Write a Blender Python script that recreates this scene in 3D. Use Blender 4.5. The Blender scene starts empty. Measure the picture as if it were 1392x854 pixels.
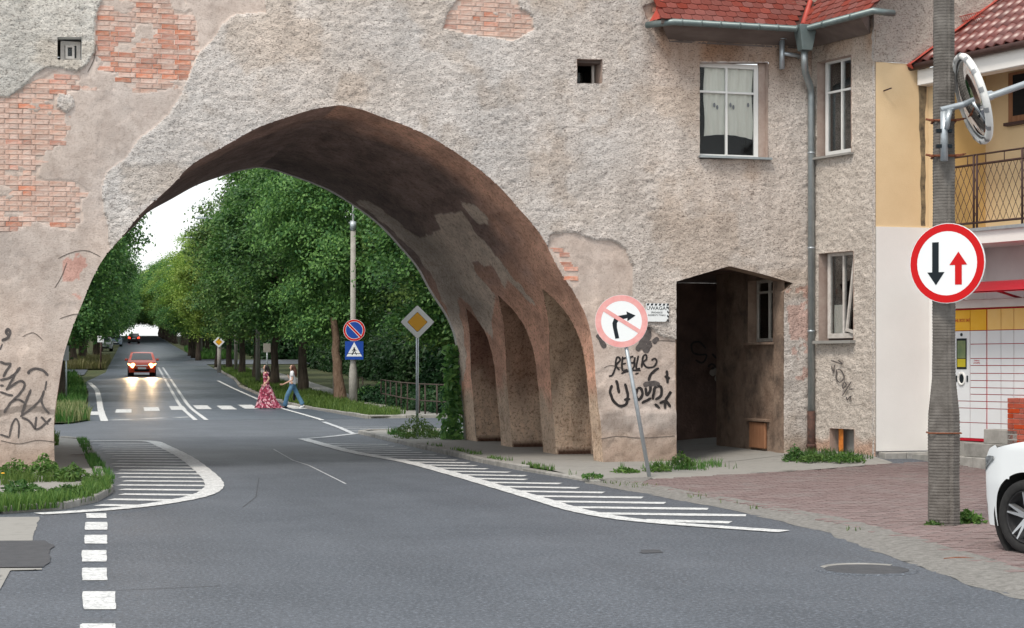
import bpy, bmesh, math, random
import numpy as np
from mathutils import Vector, Matrix
random.seed(7)
sc = bpy.context.scene
COL = sc.collection
# ------------------------------------------------------------------ camera
F = 2400.; PX = 696.; HY = 496.; EYE = 1.65; D = 27.3
ANG = math.radians(16); S, C = math.sin(ANG), math.cos(ANG)
cd = bpy.data.cameras.new("camera"); cam = bpy.data.objects.new("camera", cd); COL.objects.link(cam)
cam.location = (0, -D, EYE); cam.rotation_euler = (math.radians(90), 0, -ANG)
cd.sensor_width = 36; cd.lens = F / 1392 * 36; cd.shift_y = (HY - 427) / 1392
cd.clip_start = .2; cd.clip_end = 3000
sc.camera = cam
# ------------------------------------------------------------------ light
SUN_EL, SUN_AZ = math.radians(56), math.radians(228)      # azimuth from +Y clockwise: soft light from behind the camera, left
w = bpy.data.worlds.new("World"); sc.world = w; w.use_nodes = True
nt = w.node_tree; nt.nodes.clear()
sky = nt.nodes.new('ShaderNodeTexSky'); sky.sky_type = 'NISHITA'; sky.sun_disc = False
sky.sun_elevation = SUN_EL; sky.sun_rotation = SUN_AZ; sky.dust_density = 1.5; sky.air_density = 1.2; sky.ozone_density = 2
hs = nt.nodes.new('ShaderNodeHueSaturation'); hs.inputs['Saturation'].default_value = .42   # thin even cloud: little colour left
bg = nt.nodes.new('ShaderNodeBackground'); bg.inputs[1].default_value = .125
wo = nt.nodes.new('ShaderNodeOutputWorld')
nt.links.new(sky.outputs[0], hs.inputs['Color']); ov = nt.nodes.new('ShaderNodeMixRGB'); ov.inputs[0].default_value = .72; ov.inputs[2].default_value = (6.5, 6.7, 6.7, 1)     # high overcast veil
nt.links.new(hs.outputs[0], ov.inputs[1]); nt.links.new(ov.outputs[0], bg.inputs[0]); nt.links.new(bg.outputs[0], wo.inputs[0])
sl = bpy.data.lights.new("sun", 'SUN'); sun = bpy.data.objects.new("sun", sl); COL.objects.link(sun)
sl.energy = 1.5; sl.angle = math.radians(14); sl.color = (1, .91, .80)
sd = Vector((math.sin(SUN_AZ) * math.cos(SUN_EL), math.cos(SUN_AZ) * math.cos(SUN_EL), math.sin(SUN_EL)))
sun.rotation_euler = sd.to_track_quat('Z', 'Y').to_euler()
sc.view_settings.view_transform = 'Standard'; sc.view_settings.look = 'None'; sc.view_settings.exposure = 0.70; sc.view_settings.gamma = 1
sc.render.engine = 'CYCLES'; sc.cycles.max_bounces = 6; sc.cycles.diffuse_bounces = 3; sc.cycles.transparent_max_bounces = 12

# ------------------------------------------------------------------ places
def h_(Y):                                   # the road climbs beyond the crossing, then drops away
    a = np.asarray(Y, float) - 36
    r = np.where(a <= 0, 0, np.where(a < 12, .024 * a * a / 24, .024 * (a - 6)))
    b = np.maximum(np.asarray(Y, float) - 400, 0)
    return np.where(b > 0, r - b * .024 - np.minimum(b, 60) ** 2 * .0004, r)
def sm(x):
    x = np.clip(x, 0, 1); return x * x * (3 - 2 * x)
def gz(X, Y):
    X = np.asarray(X, float); Y = np.asarray(Y, float)
    return h_(Y) + .2 * sm((X - 10.7) / 3) * sm((Y + 4.2) / 3.6) * sm((13 - Y) / 5)
def g1(X, Y):                                # the same, for single points
    a = Y - 36; r = 0. if a <= 0 else (.001 * a * a if a < 12 else .024 * (a - 6))
    b = Y - 400
    if b > 0: r -= b * .024 + min(b, 60) ** 2 * .0004
    if X > 10.7 and -4.2 < Y < 13:
        f = lambda x: (lambda q: q * q * (3 - 2 * q))(min(max(x, 0.), 1.))
        r += .2 * f((X - 10.7) / 3) * f((Y + 4.2) / 3.6) * f((13 - Y) / 5)
    return r
def ray(px, py):
    u = (px - PX) / F; v = (HY - py) / F
    return Vector((S + u * C, C - u * S, v))
EYEP = Vector((0, -D, EYE))
def G(px, py, dz=0.):                        # point of the ground under a spot of the photograph
    r = ray(px, py); t = 3.
    while t < 900:
        p = EYEP + r * t
        if p.z <= g1(p.x, p.y) + dz: return p
        t *= 1.0006
    return p
def PL(px, py, p0, n):                       # point on a plane
    r = ray(px, py); t = (Vector(p0) - EYEP).dot(n) / r.dot(n)
    return EYEP + r * t
def FP(px, py, Y=0.): return PL(px, py, (0, Y, 0), Vector((0, 1, 0)))
def fxz(pts, Y=0.): return [(lambda p: (p.x, p.z))(FP(a, b, Y)) for a, b in pts]
def TD(px, py, t): return EYEP + ray(px, py) * t        # at a distance t
def topx(P):
    P = np.asarray(P, float); X = P[..., 0]; Y = P[..., 1] + D; Z = P[..., 2]
    t = X * S + Y * C; u = (X * C - Y * S) / t
    return PX + F * u, HY - (Z - EYE) / t * F
FWD = Vector((S, C, 0)); RGT = Vector((C, -S, 0))

# ------------------------------------------------------------------ noise (numpy)
def _hash(ix, iy, seed):
    n = (ix.astype(np.int64) * 374761393 + iy.astype(np.int64) * 668265263 + seed * 1442695041) & 0x7fffffff
    n = ((n ^ (n >> 13)) * 1274126177) & 0x7fffffff
    return ((n ^ (n >> 16)) & 0xffff) / 65535.
def vn(x, y, s, seed=0):
    x = np.asarray(x, float) / s + 1000; y = np.asarray(y, float) / s + 1000
    ix = np.floor(x); iy = np.floor(y); fx = x - ix; fy = y - iy
    fx = fx * fx * (3 - 2 * fx); fy = fy * fy * (3 - 2 * fy)
    a = _hash(ix, iy, seed); b = _hash(ix + 1, iy, seed); c = _hash(ix, iy + 1, seed); d = _hash(ix + 1, iy + 1, seed)
    return (a * (1 - fx) + b * fx) * (1 - fy) + (c * (1 - fx) + d * fx) * fy
def fbm(x, y, s, o=4, seed=0):
    r = 0; a = 1; t = 0
    for k in range(o):
        r = r + a * vn(x, y, s / 2 ** k, seed + k * 17); t += a; a *= .55
    return r / t
def inpoly(x, y, poly):
    x = np.asarray(x, float); y = np.asarray(y, float); r = np.zeros(x.shape, bool)
    n = len(poly)
    for i in range(n):
        x0, y0 = poly[i]; x1, y1 = poly[(i + 1) % n]
        if y0 == y1: continue
        c = ((y0 > y) != (y1 > y)) & (x < (x1 - x0) * (y - y0) / (y1 - y0) + x0)
        r ^= c
    return r
def wob(poly, amp, step, seed=1):            # ragged outline
    out = []
    n = len(poly)
    for i in range(n):
        a = Vector(poly[i]); b = Vector(poly[(i + 1) % n]); m = max(1, int((b - a).length / step))
        for k in range(m):
            p = a.lerp(b, k / m)
            out.append((p.x + amp * (2 * float(fbm(p.x, p.y, step * 3, 3, seed)) - 1), p.y + amp * (2 * float(fbm(p.x, p.y, step * 3, 3, seed + 5)) - 1)))
    return out

# ------------------------------------------------------------------ objects
MW = {}
def T(o): return MW[o.name]
def tag(o, label=None, cat=None, group=None, kind=None):
    if label: o['label'] = label
    if cat: o['category'] = cat
    if group: o['group'] = group
    if kind: o['kind'] = kind
    return o
def thing(name, label=None, cat=None, loc=(0, 0, 0), rz=0., group=None, kind=None):
    o = bpy.data.objects.new(name, None); COL.objects.link(o); o.empty_display_size = .2
    o.location = loc; o.rotation_euler = (0, 0, rz)
    MW[o.name] = Matrix.Translation(Vector(loc)) @ Matrix.Rotation(rz, 4, 'Z')
    return tag(o, label, cat, group, kind)
def link(name, me, parent=None, label=None, kind=None, cat=None, group=None, loc=None, rot=None):
    o = bpy.data.objects.new(name, me); COL.objects.link(o)
    if parent is not None: o.parent = parent
    if loc is not None: o.location = loc
    if rot is not None: o.rotation_euler = rot
    m = Matrix.LocRotScale(o.location, o.rotation_euler, o.scale)
    MW[o.name] = (MW[parent.name] if parent is not None else Matrix.Identity(4)) @ m
    return tag(o, label, cat, group, kind)
def copy_tree(o, parent=None):
    c = o.copy(); COL.objects.link(c)
    if parent is not None: c.parent = parent
    for ch in [q for q in o.children]: copy_tree(ch, c)
    return c
class MB:
    def __init__(s): s.v = []; s.f = []; s.m = []; s.sm = []
    def add(s, vs, fs, mi=0, smooth=False):
        b = len(s.v); s.v += [tuple(p) for p in vs]
        for f in fs: s.f.append([b + i for i in f]); s.m.append(mi); s.sm.append(smooth)
        return s
    def box(s, c, d, M=None, mi=0, taper=1.):
        x, y, z = d[0] / 2, d[1] / 2, d[2] / 2
        vs = [Vector((sx * x * (taper if sz > 0 else 1), sy * y * (taper if sz > 0 else 1), sz * z)) for sz in (-1, 1) for sy in (-1, 1) for sx in (-1, 1)]
        if M is not None: vs = [M @ p for p in vs]
        vs = [p + Vector(c) for p in vs]
        return s.add(vs, [(0, 2, 3, 1), (4, 5, 7, 6), (0, 1, 5, 4), (2, 6, 7, 3), (0, 4, 6, 2), (1, 3, 7, 5)], mi)
    def hexa(s, a, mi=0):                     # eight corners: bottom ring, top ring
        return s.add(a, [(3, 2, 1, 0), (4, 5, 6, 7), (0, 1, 5, 4), (1, 2, 6, 5), (2, 3, 7, 6), (3, 0, 4, 7)], mi)
    def tube(s, pts, r, n=8, mi=0, cap=True, smooth=True):
        pts = [Vector(p) for p in pts]; k = len(pts); rs = r if isinstance(r, (list, tuple)) else [r] * k
        up = None; rings = []
        for i, p in enumerate(pts):
            d = (pts[min(i + 1, k - 1)] - pts[max(i - 1, 0)])
            if d.length < 1e-9: d = Vector((0, 0, 1))
            d.normalize()
            if up is None: up = Vector((1, 0, 0)) if abs(d.x) < .9 else Vector((0, 1, 0))
            a = (up - d * up.dot(d)).normalized(); b = d.cross(a); up = a
            rings.append([p + (a * math.cos(2 * math.pi * j / n) + b * math.sin(2 * math.pi * j / n)) * rs[i] for j in range(n)])
        vs = [q for rg in rings for q in rg]
        fs = [(i * n + j, i * n + (j + 1) % n, (i + 1) * n + (j + 1) % n, (i + 1) * n + j) for i in range(k - 1) for j in range(n)]
        s.add(vs, fs, mi, smooth)
        if cap: s.add(rings[0], [tuple(range(n))[::-1]], mi); s.add(rings[-1], [tuple(range(n))], mi)
        return s
    def lathe(s, prof, n=24, M=None, mi=0, smooth=True, a0=0, a1=2 * math.pi):   # (r,z) pairs about z
        full = abs(a1 - a0 - 2 * math.pi) < 1e-6; m = n if full else n + 1
        vs = [Vector((r * math.cos(a0 + (a1 - a0) * j / n), r * math.sin(a0 + (a1 - a0) * j / n), z)) for r, z in prof for j in range(m)]
        if M is not None: vs = [M @ p for p in vs]
        fs = []
        for i in range(len(prof) - 1):
            for j in range(n):
                a = i * m + j; b = i * m + (j + 1) % m
                fs.append((a, b, b + m, a + m))
        return s.add(vs, fs, mi, smooth)
    def prism(s, poly, z0, z1, M=None, mi=0):
        n = len(poly); vs = [Vector((x, y, z)) for z in (z0, z1) for x, y in poly]
        if M is not None: vs = [M @ p for p in vs]
        s.add(vs, [tuple(range(n))[::-1], tuple(range(n, 2 * n))], mi)
        return s.add(vs, [(i, (i + 1) % n, n + (i + 1) % n, n + i) for i in range(n)], mi)
    def build(s, name, mats, parent=None, world=True, bevel=0, **kw):
        if not isinstance(mats, (list, tuple)): mats = [mats]
        me = bpy.data.meshes.new(name); v = s.v
        if world and parent is not None:
            inv = T(parent).inverted(); v = [tuple(inv @ Vector(p)) for p in v]
        me.from_pydata(v, [], s.f)
        for m in mats: me.materials.append(m)
        me.polygons.foreach_set('material_index', s.m); me.polygons.foreach_set('use_smooth', s.sm)
        bm = bmesh.new(); bm.from_mesh(me); bmesh.ops.remove_doubles(bm, verts=bm.verts, dist=1e-5)
        bmesh.ops.recalc_face_normals(bm, faces=bm.faces)
        if bevel: bmesh.ops.bevel(bm, geom=[e for e in bm.edges if len(e.link_faces) == 2 and e.calc_face_angle(0) > .5], offset=bevel, segments=1, affect='EDGES', clamp_overlap=True)
        bm.to_mesh(me); bm.free(); me.update()
        return link(name, me, parent, **kw)
def npmesh(name, V, Fq, mats, cols=None, mi=None, smooth=True):
    me = bpy.data.meshes.new(name); n = len(V); k = Fq.shape[1]; m = len(Fq)
    me.vertices.add(n); me.vertices.foreach_set('co', np.ascontiguousarray(V, np.float32).ravel())
    me.loops.add(m * k); me.loops.foreach_set('vertex_index', np.ascontiguousarray(Fq, np.int32).ravel())
    me.polygons.add(m); me.polygons.foreach_set('loop_start', np.arange(m, dtype=np.int32) * k)
    me.polygons.foreach_set('loop_total', np.full(m, k, np.int32))
    me.polygons.foreach_set('use_smooth', np.full(m, smooth))
    for mt in (mats if isinstance(mats, (list, tuple)) else [mats]): me.materials.append(mt)
    if mi is not None: me.polygons.foreach_set('material_index', np.asarray(mi, np.int32))
    if cols is not None:
        a = me.color_attributes.new('Col', 'FLOAT_COLOR', 'POINT')
        a.data.foreach_set('color', np.ascontiguousarray(np.concatenate([cols, np.ones((n, 1))], 1) if cols.shape[1] == 3 else cols, np.float32).ravel())
    me.update(calc_edges=True); me.validate()
    return me
def sheet(xs, ys, outer=None, holes=(), snap=.62):
    """grid in (a,b) cut to an outline and holes; grid points near an outline move onto it. returns a, b, quads"""
    A, B = np.meshgrid(xs, ys, indexing='ij'); A = A.copy(); B = B.copy()
    dx = abs(xs[1] - xs[0]); dy = abs(ys[1] - ys[0]); done = np.zeros(A.shape, bool)
    polys = ([outer] if outer is not None else []) + list(holes)
    A0, B0 = A.copy(), B.copy()
    for poly in polys:
        best = np.full(A.shape, 1e9); nx = A.copy(); ny = B.copy()
        for i in range(len(poly)):
            x0, y0 = poly[i]; x1, y1 = poly[(i + 1) % len(poly)]
            i0 = np.searchsorted(xs, min(x0, x1) - dx) ; i1 = np.searchsorted(xs, max(x0, x1) + dx)
            j0 = np.searchsorted(ys, min(y0, y1) - dy); j1 = np.searchsorted(ys, max(y0, y1) + dy)
            if i1 <= i0 or j1 <= j0: continue
            sl_ = (slice(i0, i1), slice(j0, j1)); a = A0[sl_]; b = B0[sl_]
            ux = (x1 - x0) / dx; uy = (y1 - y0) / dy; L = ux * ux + uy * uy
            if L < 1e-12: continue
            t = np.clip(((a - x0) / dx * ux + (b - y0) / dy * uy) / L, 0, 1)
            qx = x0 + t * (x1 - x0); qy = y0 + t * (y1 - y0)
            d = np.hypot((a - qx) / dx, (b - qy) / dy); m = d < best[sl_]
            best[sl_] = np.where(m, d, best[sl_]); nx[sl_] = np.where(m, qx, nx[sl_]); ny[sl_] = np.where(m, qy, ny[sl_])
        mv = (best < snap) & ~done
        A[mv] = nx[mv]; B[mv] = ny[mv]; done |= mv
    ca = (A[:-1, :-1] + A[1:, :-1] + A[1:, 1:] + A[:-1, 1:]) / 4; cb = (B[:-1, :-1] + B[1:, :-1] + B[1:, 1:] + B[:-1, 1:]) / 4
    keep = np.ones(ca.shape, bool)
    if outer is not None: keep &= inpoly(ca, cb, outer)
    for hh in holes: keep &= ~inpoly(ca, cb, hh)
    nx_, ny_ = A.shape; I = np.arange(nx_ * ny_).reshape(nx_, ny_)
    Q = np.stack([I[:-1, :-1], I[1:, :-1], I[1:, 1:], I[:-1, 1:]], -1)[keep]
    used = np.unique(Q); mp = np.full(nx_ * ny_, -1); mp[used] = np.arange(len(used))
    return A.ravel()[used], B.ravel()[used], mp[Q]
def ar(a, b, st): return np.linspace(a, b, max(2, int(round((b - a) / st)) + 1))

# ------------------------------------------------------------------ materials
def mat(name): 
    m = bpy.data.materials.new(name); m.use_nodes = True
    return m, m.node_tree.nodes, m.node_tree.links, m.node_tree.nodes['Principled BSDF']
def rgb(h):                                   # sRGB 0-255 -> linear
    return tuple(((c / 255 / 12.92) if c / 255 <= .04045 else ((c / 255 + .055) / 1.055) ** 2.4) for c in h) + (1,)
def M(name, c1, c2=None, scale=3., rough=.85, metal=0., bump=0., bscale=None, detail=6, vcol=False, bump2=0., b2scale=8., stretch=(1, 1, 1), spec=.3, dirt=None, dist=.02, rnd=0., pits=None):
    m, N, L, B = mat(name)
    B.inputs['Roughness'].default_value = rough; B.inputs['Metallic'].default_value = metal
    B.inputs['Specular IOR Level'].default_value = spec
    tc = N.new('ShaderNodeTexCoord'); mp = N.new('ShaderNodeMapping'); mp.inputs['Scale'].default_value = stretch
    L.new(tc.outputs['Object'], mp.inputs[0])
    c2 = c2 or c1
    nz = N.new('ShaderNodeTexNoise'); nz.inputs['Scale'].default_value = scale; nz.inputs['Detail'].default_value = detail; nz.inputs['Roughness'].default_value = .62
    L.new(mp.outputs[0], nz.inputs['Vector'])
    rp = N.new('ShaderNodeValToRGB'); rp.color_ramp.elements[0].position = .32; rp.color_ramp.elements[1].position = .68
    rp.color_ramp.elements[0].color = tuple(c1[:3]) + (1,); rp.color_ramp.elements[1].color = tuple(c2[:3]) + (1,)
    L.new(nz.outputs['Fac'], rp.inputs[0]); out = rp.outputs[0]
    if dirt:                                  # (colour, scale, amount)
        n2 = N.new('ShaderNodeTexNoise'); n2.inputs['Scale'].default_value = dirt[1]; n2.inputs['Detail'].default_value = 8; n2.inputs['Roughness'].default_value = .7
        L.new(mp.outputs[0], n2.inputs['Vector'])
        r2 = N.new('ShaderNodeValToRGB'); r2.color_ramp.elements[0].position = .48; r2.color_ramp.elements[1].position = .72
        r2.color_ramp.elements[0].color = (0, 0, 0, 1); r2.color_ramp.elements[1].color = (dirt[2],) * 3 + (1,)
        L.new(n2.outputs['Fac'], r2.inputs[0]); mx = N.new('ShaderNodeMixRGB'); L.new(r2.outputs[0], mx.inputs[0]); L.new(out, mx.inputs[1]); mx.inputs[2].default_value = tuple(dirt[0][:3]) + (1,)
        out = mx.outputs[0]
    if pits:                                  # dark specks, dirt and crevice shade put into the colour: (scale, amount, colour)
        n3 = N.new('ShaderNodeTexNoise'); n3.inputs['Scale'].default_value = pits[0]; n3.inputs['Detail'].default_value = 3; n3.inputs['Roughness'].default_value = .75
        L.new(mp.outputs[0], n3.inputs['Vector']); r3 = N.new('ShaderNodeValToRGB'); r3.color_ramp.elements[0].position = .53; r3.color_ramp.elements[1].position = .63
        r3.color_ramp.elements[0].color = (0, 0, 0, 1); r3.color_ramp.elements[1].color = (pits[1],) * 3 + (1,); L.new(n3.outputs['Fac'], r3.inputs[0])
        mx = N.new('ShaderNodeMixRGB'); L.new(r3.outputs[0], mx.inputs[0]); L.new(out, mx.inputs[1]); mx.inputs[2].default_value = tuple(pits[2]) + (1,); out = mx.outputs[0]
    if vcol:
        at = N.new('ShaderNodeVertexColor'); at.layer_name = 'Col'
        mx = N.new('ShaderNodeMixRGB'); mx.blend_type = 'MULTIPLY'; mx.inputs[0].default_value = 1
        L.new(out, mx.inputs[1]); L.new(at.outputs[0], mx.inputs[2]); out = mx.outputs[0]
    if rnd:
        oi = N.new('ShaderNodeObjectInfo'); mr = N.new('ShaderNodeMapRange'); mr.inputs['To Min'].default_value = 1 - rnd; mr.inputs['To Max'].default_value = 1 + rnd
        L.new(oi.outputs['Random'], mr.inputs['Value']); hv = N.new('ShaderNodeHueSaturation'); L.new(mr.outputs[0], hv.inputs['Value'])
        mr2 = N.new('ShaderNodeMapRange'); mr2.inputs['To Min'].default_value = 1 - rnd * .7; mr2.inputs['To Max'].default_value = 1 + rnd * .7
        mu = N.new('ShaderNodeMath'); mu.operation = 'FRACT'; mm = N.new('ShaderNodeMath'); mm.operation = 'MULTIPLY'; mm.inputs[1].default_value = 7.31
        L.new(oi.outputs['Random'], mm.inputs[0]); L.new(mm.outputs[0], mu.inputs[0]); L.new(mu.outputs[0], mr2.inputs['Value']); L.new(mr2.outputs[0], hv.inputs['Saturation'])
        L.new(out, hv.inputs['Color']); out = hv.outputs[0]
    L.new(out, B.inputs['Base Color'])
    prev = None
    for st, sc_ in ((bump, bscale or scale * 6), (bump2, b2scale)):
        if st:
            nb = N.new('ShaderNodeTexNoise'); nb.inputs['Scale'].default_value = sc_; nb.inputs['Detail'].default_value = 5
            L.new(mp.outputs[0], nb.inputs['Vector']); bp = N.new('ShaderNodeBump'); bp.inputs['Strength'].default_value = st; bp.inputs['Distance'].default_value = dist
            L.new(nb.outputs['Fac'], bp.inputs['Height'])
            if prev: L.new(prev.outputs[0], bp.inputs['Normal'])
            prev = bp
    if prev: L.new(prev.outputs[0], B.inputs['Normal'])
    return m
def emis(name, col, st, rough=.4):
    m, N, L, B = mat(name); B.inputs['Base Color'].default_value = tuple(col[:3]) + (1,); B.inputs['Emission Color'].default_value = tuple(col[:3]) + (1,); B.inputs['Emission Strength'].default_value = st; B.inputs['Roughness'].default_value = rough
    return m
def glassm(name, tint=(.05, .06, .07), a=.35):
    m, N, L, B = mat(name); N.remove(B); o = N['Material Output']
    tr = N.new('ShaderNodeBsdfTransparent'); tr.inputs[0].default_value = (.97, .98, .98, 1)
    gl = N.new('ShaderNodeBsdfGlossy'); gl.inputs['Roughness'].default_value = .04
    fr = N.new('ShaderNodeFresnel'); fr.inputs[0].default_value = 1.28
    mx = N.new('ShaderNodeMixShader'); L.new(fr.outputs[0], mx.inputs[0]); L.new(tr.outputs[0], mx.inputs[1]); L.new(gl.outputs[0], mx.inputs[2]); L.new(mx.outputs[0], o.inputs[0])
    return m
WHITE = (.78, .78, .76)
mt = {}
mt['render'] = M('rough_render', (.66, .615, .58), (.80, .755, .72), 3, .95, vcol=True, bump=.75, bscale=20, bump2=1., b2scale=55, dirt=((.40, .345, .31), 6, .5), stretch=(1, 1, 1.5), dist=.03, pits=(31, .78, (.18, .15, .135)))
mt['render_plain'] = M('plain_render', (.50, .46, .43), (.60, .56, .53), 3, .95, bump=1., bscale=18, stretch=(1, 1, 1.5), dist=.03, pits=(34, .85, (.19, .16, .14)))
mt['vault'] = M('vault_plaster', (.8, .8, .8), (1, 1, 1), 4, .95, vcol=True, bump=.9, bscale=16, bump2=.8, b2scale=50, dist=.035, dirt=((.42, .34, .28), 5, .6), pits=(20, .7, (.32, .26, .22)))
mt['mortar'] = M('mortar', (.42, .34, .29), (.55, .45, .39), 9, .95, bump=.5, bscale=40)
mt['brick'] = M('old_brick', (.56, .22, .15), (.60, .36, .28), 14, .93, bump=.6, bscale=60, dirt=((.64, .52, .45), 4, .9), rnd=.2, dist=.01, pits=(30, .5, (.28, .14, .1)))
mt['brick2'] = M('pale_brick', (.56, .34, .27), (.64, .49, .42), 10, .93, bump=.6, bscale=60, dirt=((.66, .57, .51), 4, .9), rnd=.14, dist=.01, pits=(30, .5, (.3, .2, .16)))
mt['redbrick'] = M('new_red_brick', (.32, .055, .03), (.42, .09, .05), 12, .8, bump=.3, bscale=60, rnd=.15)
mt['asphalt0'] = M('asphalt', (.078, .086, .100), (.128, .136, .152), .9, .60, bump=.5, bscale=55, bump2=.3, b2scale=9, dirt=((.26, .26, .26), 75, .75), spec=.4, dist=.008, pits=(60, .6, (.05, .053, .058)))
def asphaltm(name, c1, c2, rough, seed):
    m, N, L, B = mat(name); tc = N.new('ShaderNodeTexCoord'); B.inputs['Specular IOR Level'].default_value = .4
    def nz(sc_, det, ro, st=(1, 1, 1)):
        mp = N.new('ShaderNodeMapping'); mp.inputs['Scale'].default_value = st; mp.inputs['Location'].default_value = (seed, 0, 0); L.new(tc.outputs['Object'], mp.inputs[0])
        n = N.new('ShaderNodeTexNoise'); n.inputs['Scale'].default_value = sc_; n.inputs['Detail'].default_value = det; n.inputs['Roughness'].default_value = ro; L.new(mp.outputs[0], n.inputs['Vector']); return n.outputs['Fac']
    def ramp(x, p0, p1, a, b):
        r = N.new('ShaderNodeValToRGB'); e = r.color_ramp.elements; e[0].position = p0; e[1].position = p1; e[0].color = tuple(a) + (1,); e[1].color = tuple(b) + (1,); L.new(x, r.inputs[0]); return r.outputs[0]
    def mix(f, a, b, t='MIX'):
        x = N.new('ShaderNodeMixRGB'); x.blend_type = t
        for s_, v in zip(x.inputs, (f, a, b)):
            if isinstance(v, (int, float)): s_.default_value = v
            elif isinstance(v, tuple): s_.default_value = v + (1,)
            else: L.new(v, s_)
        return x.outputs[0]
    c = ramp(nz(.45, 12, .72), .36, .64, c1, c2)                      # broad tone, many scales
    c = mix(ramp(nz(.8, 6, .6, (1, .12, 1)), .45, .68, (0, 0, 0), (.45,) * 3), c, tuple(x * .72 for x in c1))        # tracks worn along the street
    c = mix(ramp(nz(28, 3, .8), .50, .66, (0, 0, 0), (.75,) * 3), c, tuple(x * 2.1 for x in c2))     # pale stones
    c = mix(ramp(nz(34, 3, .8, (1.1, .9, 1)), .52, .66, (0, 0, 0), (.8,) * 3), c, tuple(x * .35 for x in c1))  # dark pores
    c = mix(ramp(nz(2.3, 8, .7, (1, 1, 1)), .60, .70, (0, 0, 0), (.35,) * 3), c, tuple(x * .6 for x in c1))   # stains
    L.new(c, B.inputs['Base Color']); r = N.new('ShaderNodeMapRange'); r.inputs['To Min'].default_value = rough - .1; r.inputs['To Max'].default_value = rough + .14; L.new(nz(.7, 5, .6), r.inputs['Value']); L.new(r.outputs[0], B.inputs['Roughness'])
    bp = N.new('ShaderNodeBump'); bp.inputs['Strength'].default_value = .7; bp.inputs['Distance'].default_value = .012; L.new(nz(40, 4, .7), bp.inputs['Height']); L.new(bp.outputs[0], B.inputs['Normal'])
    return m
mt['asphalt'] = asphaltm('asphalt', (.064, .075, .092), (.098, .111, .132), .58, 0)
mt['asphalt_worn'] = asphaltm('worn_blue_asphalt', (.052, .066, .088), (.085, .102, .128), .45, 7)
mt['asphalt_worn0'] = M('polished_asphalt', (.060, .072, .088), (.10, .112, .13), .7, .44, bump=.25, bscale=40, bump2=.15, b2scale=5, spec=.55, dist=.006, pits=(60, .5, (.04, .045, .05)))
mt['asphalt_dark'] = M('dark_asphalt_patch', (.055, .058, .065), (.08, .082, .09), 8, .75, bump=.5, bscale=70, dist=.01)
mt['concrete'] = M('old_concrete', (.24, .235, .22), (.36, .35, .33), 3, .9, bump=.5, bscale=50, dirt=((.12, .12, .11), 3, .6), dist=.01)
mt['kerb'] = M('kerb_stone', (.22, .215, .2), (.36, .35, .33), 6, .9, bump=.5, bscale=40, rnd=.15, dist=.01)
mt['gravel'] = M('gravel_strip', (.16, .155, .145), (.29, .28, .265), 18, .95, bump=1, bscale=60, bump2=.8, b2scale=14)
mt['paver'] = M('red_paver', (.20, .145, .14), (.255, .195, .19), 10, .9, bump=.4, bscale=70, dirt=((.27, .25, .24), 1.6, .7), rnd=.09)
mt['paverbase'] = M('paved_bed', (.15, .12, .11), (.2, .165, .15), 10, .9, bump=.5, bscale=50)
mt['paint'] = M('road_paint', (.56, .57, .57), (.72, .73, .73), 6, .75, dirt=((.20, .21, .22), 11, .8), pits=(30, .7, (.2, .21, .22)), bump=.3, bscale=60, dist=.006)
mt['paint_worn'] = M('worn_road_paint', (.4, .42, .44), (.6, .62, .64), 7, .7, dirt=((.14, .15, .16), 9, .95), bump=.3, bscale=60, dist=.006)
mt['soil'] = M('soil', (.10, .085, .06), (.15, .13, .09), 6, .97, bump=.6, bscale=20)
mt['ground'] = M('grassy_ground', (.045, .07, .025), (.09, .09, .045), 1.5, .97, bump=.8, bscale=9)
mt['white'] = M('white_frame', (.72, .72, .70), WHITE, 5, .45, spec=.5)
mt['oldwhite'] = M('chipped_white_frame', (.5, .46, .42), (.68, .65, .62), 9, .6, bump=.2)
mt['zinc'] = M('zinc', (.30, .34, .35), (.40, .43, .44), 6, .42, metal=.7, bump=.1)
mt['galv'] = M('galvanised_steel', (.38, .42, .45), (.48, .52, .55), 14, .4, metal=.6)
mt['gutter'] = M('green_grey_gutter', (.13, .17, .17), (.19, .23, .23), 5, .4, metal=.4)
mt['soffit'] = M('dark_board', (.12, .095, .085), (.19, .155, .14), 4, .8, bump=.3, stretch=(.4, 1, 1))
mt['tile'] = M('clay_roof_tile', (.155, .040, .032), (.235, .070, .055), 5, .8, spec=.15, bump=.3, bscale=50, dirt=((.16, .07, .06), 4, .7), rnd=.2)
mt['pantile'] = M('glazed_pantile', (.12, .03, .025), (.19, .05, .04), 5, .35, spec=.6, rnd=.15)
mt['flash'] = M('red_flashing', (.42, .06, .045), (.5, .09, .065), 5, .5)
mt['deck'] = M('dark_underlay', (.05, .025, .02), (.08, .035, .03), 5, .9)
mt['iron'] = M('old_cast_iron', (.05, .032, .028), (.12, .06, .045), 14, .8, bump=.5, bscale=40)
mt['pcon'] = M('pole_concrete', (.11, .10, .09), (.20, .185, .17), 7, .9, bump=.7, bscale=60, dirt=((.09, .08, .075), 3, .6), dist=.01)
mt['lcon'] = M('light_pole_concrete', (.30, .285, .26), (.40, .385, .35), 5, .9, bump=.4, bscale=40)
mt['yellow'] = M('yellow_plaster', (.66, .49, .29), (.71, .54, .33), 2, .9, bump=.4, bscale=70, dist=.008)
mt['yellowshade'] = M('shaded_yellow_plaster', (.62, .40, .16), (.68, .45, .19), 2, .9, bump=.4, bscale=70, dist=.008)  # yellow plaster of the balcony side wall, its shade put into the colour
mt['whitewall'] = M('white_plaster', (.74, .725, .70), (.79, .775, .75), 1.2, .9, bump=.3, bscale=70, dist=.006)
mt['rust'] = M('rust', (.16, .055, .03), (.28, .10, .05), 20, .85, bump=.4)
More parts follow.
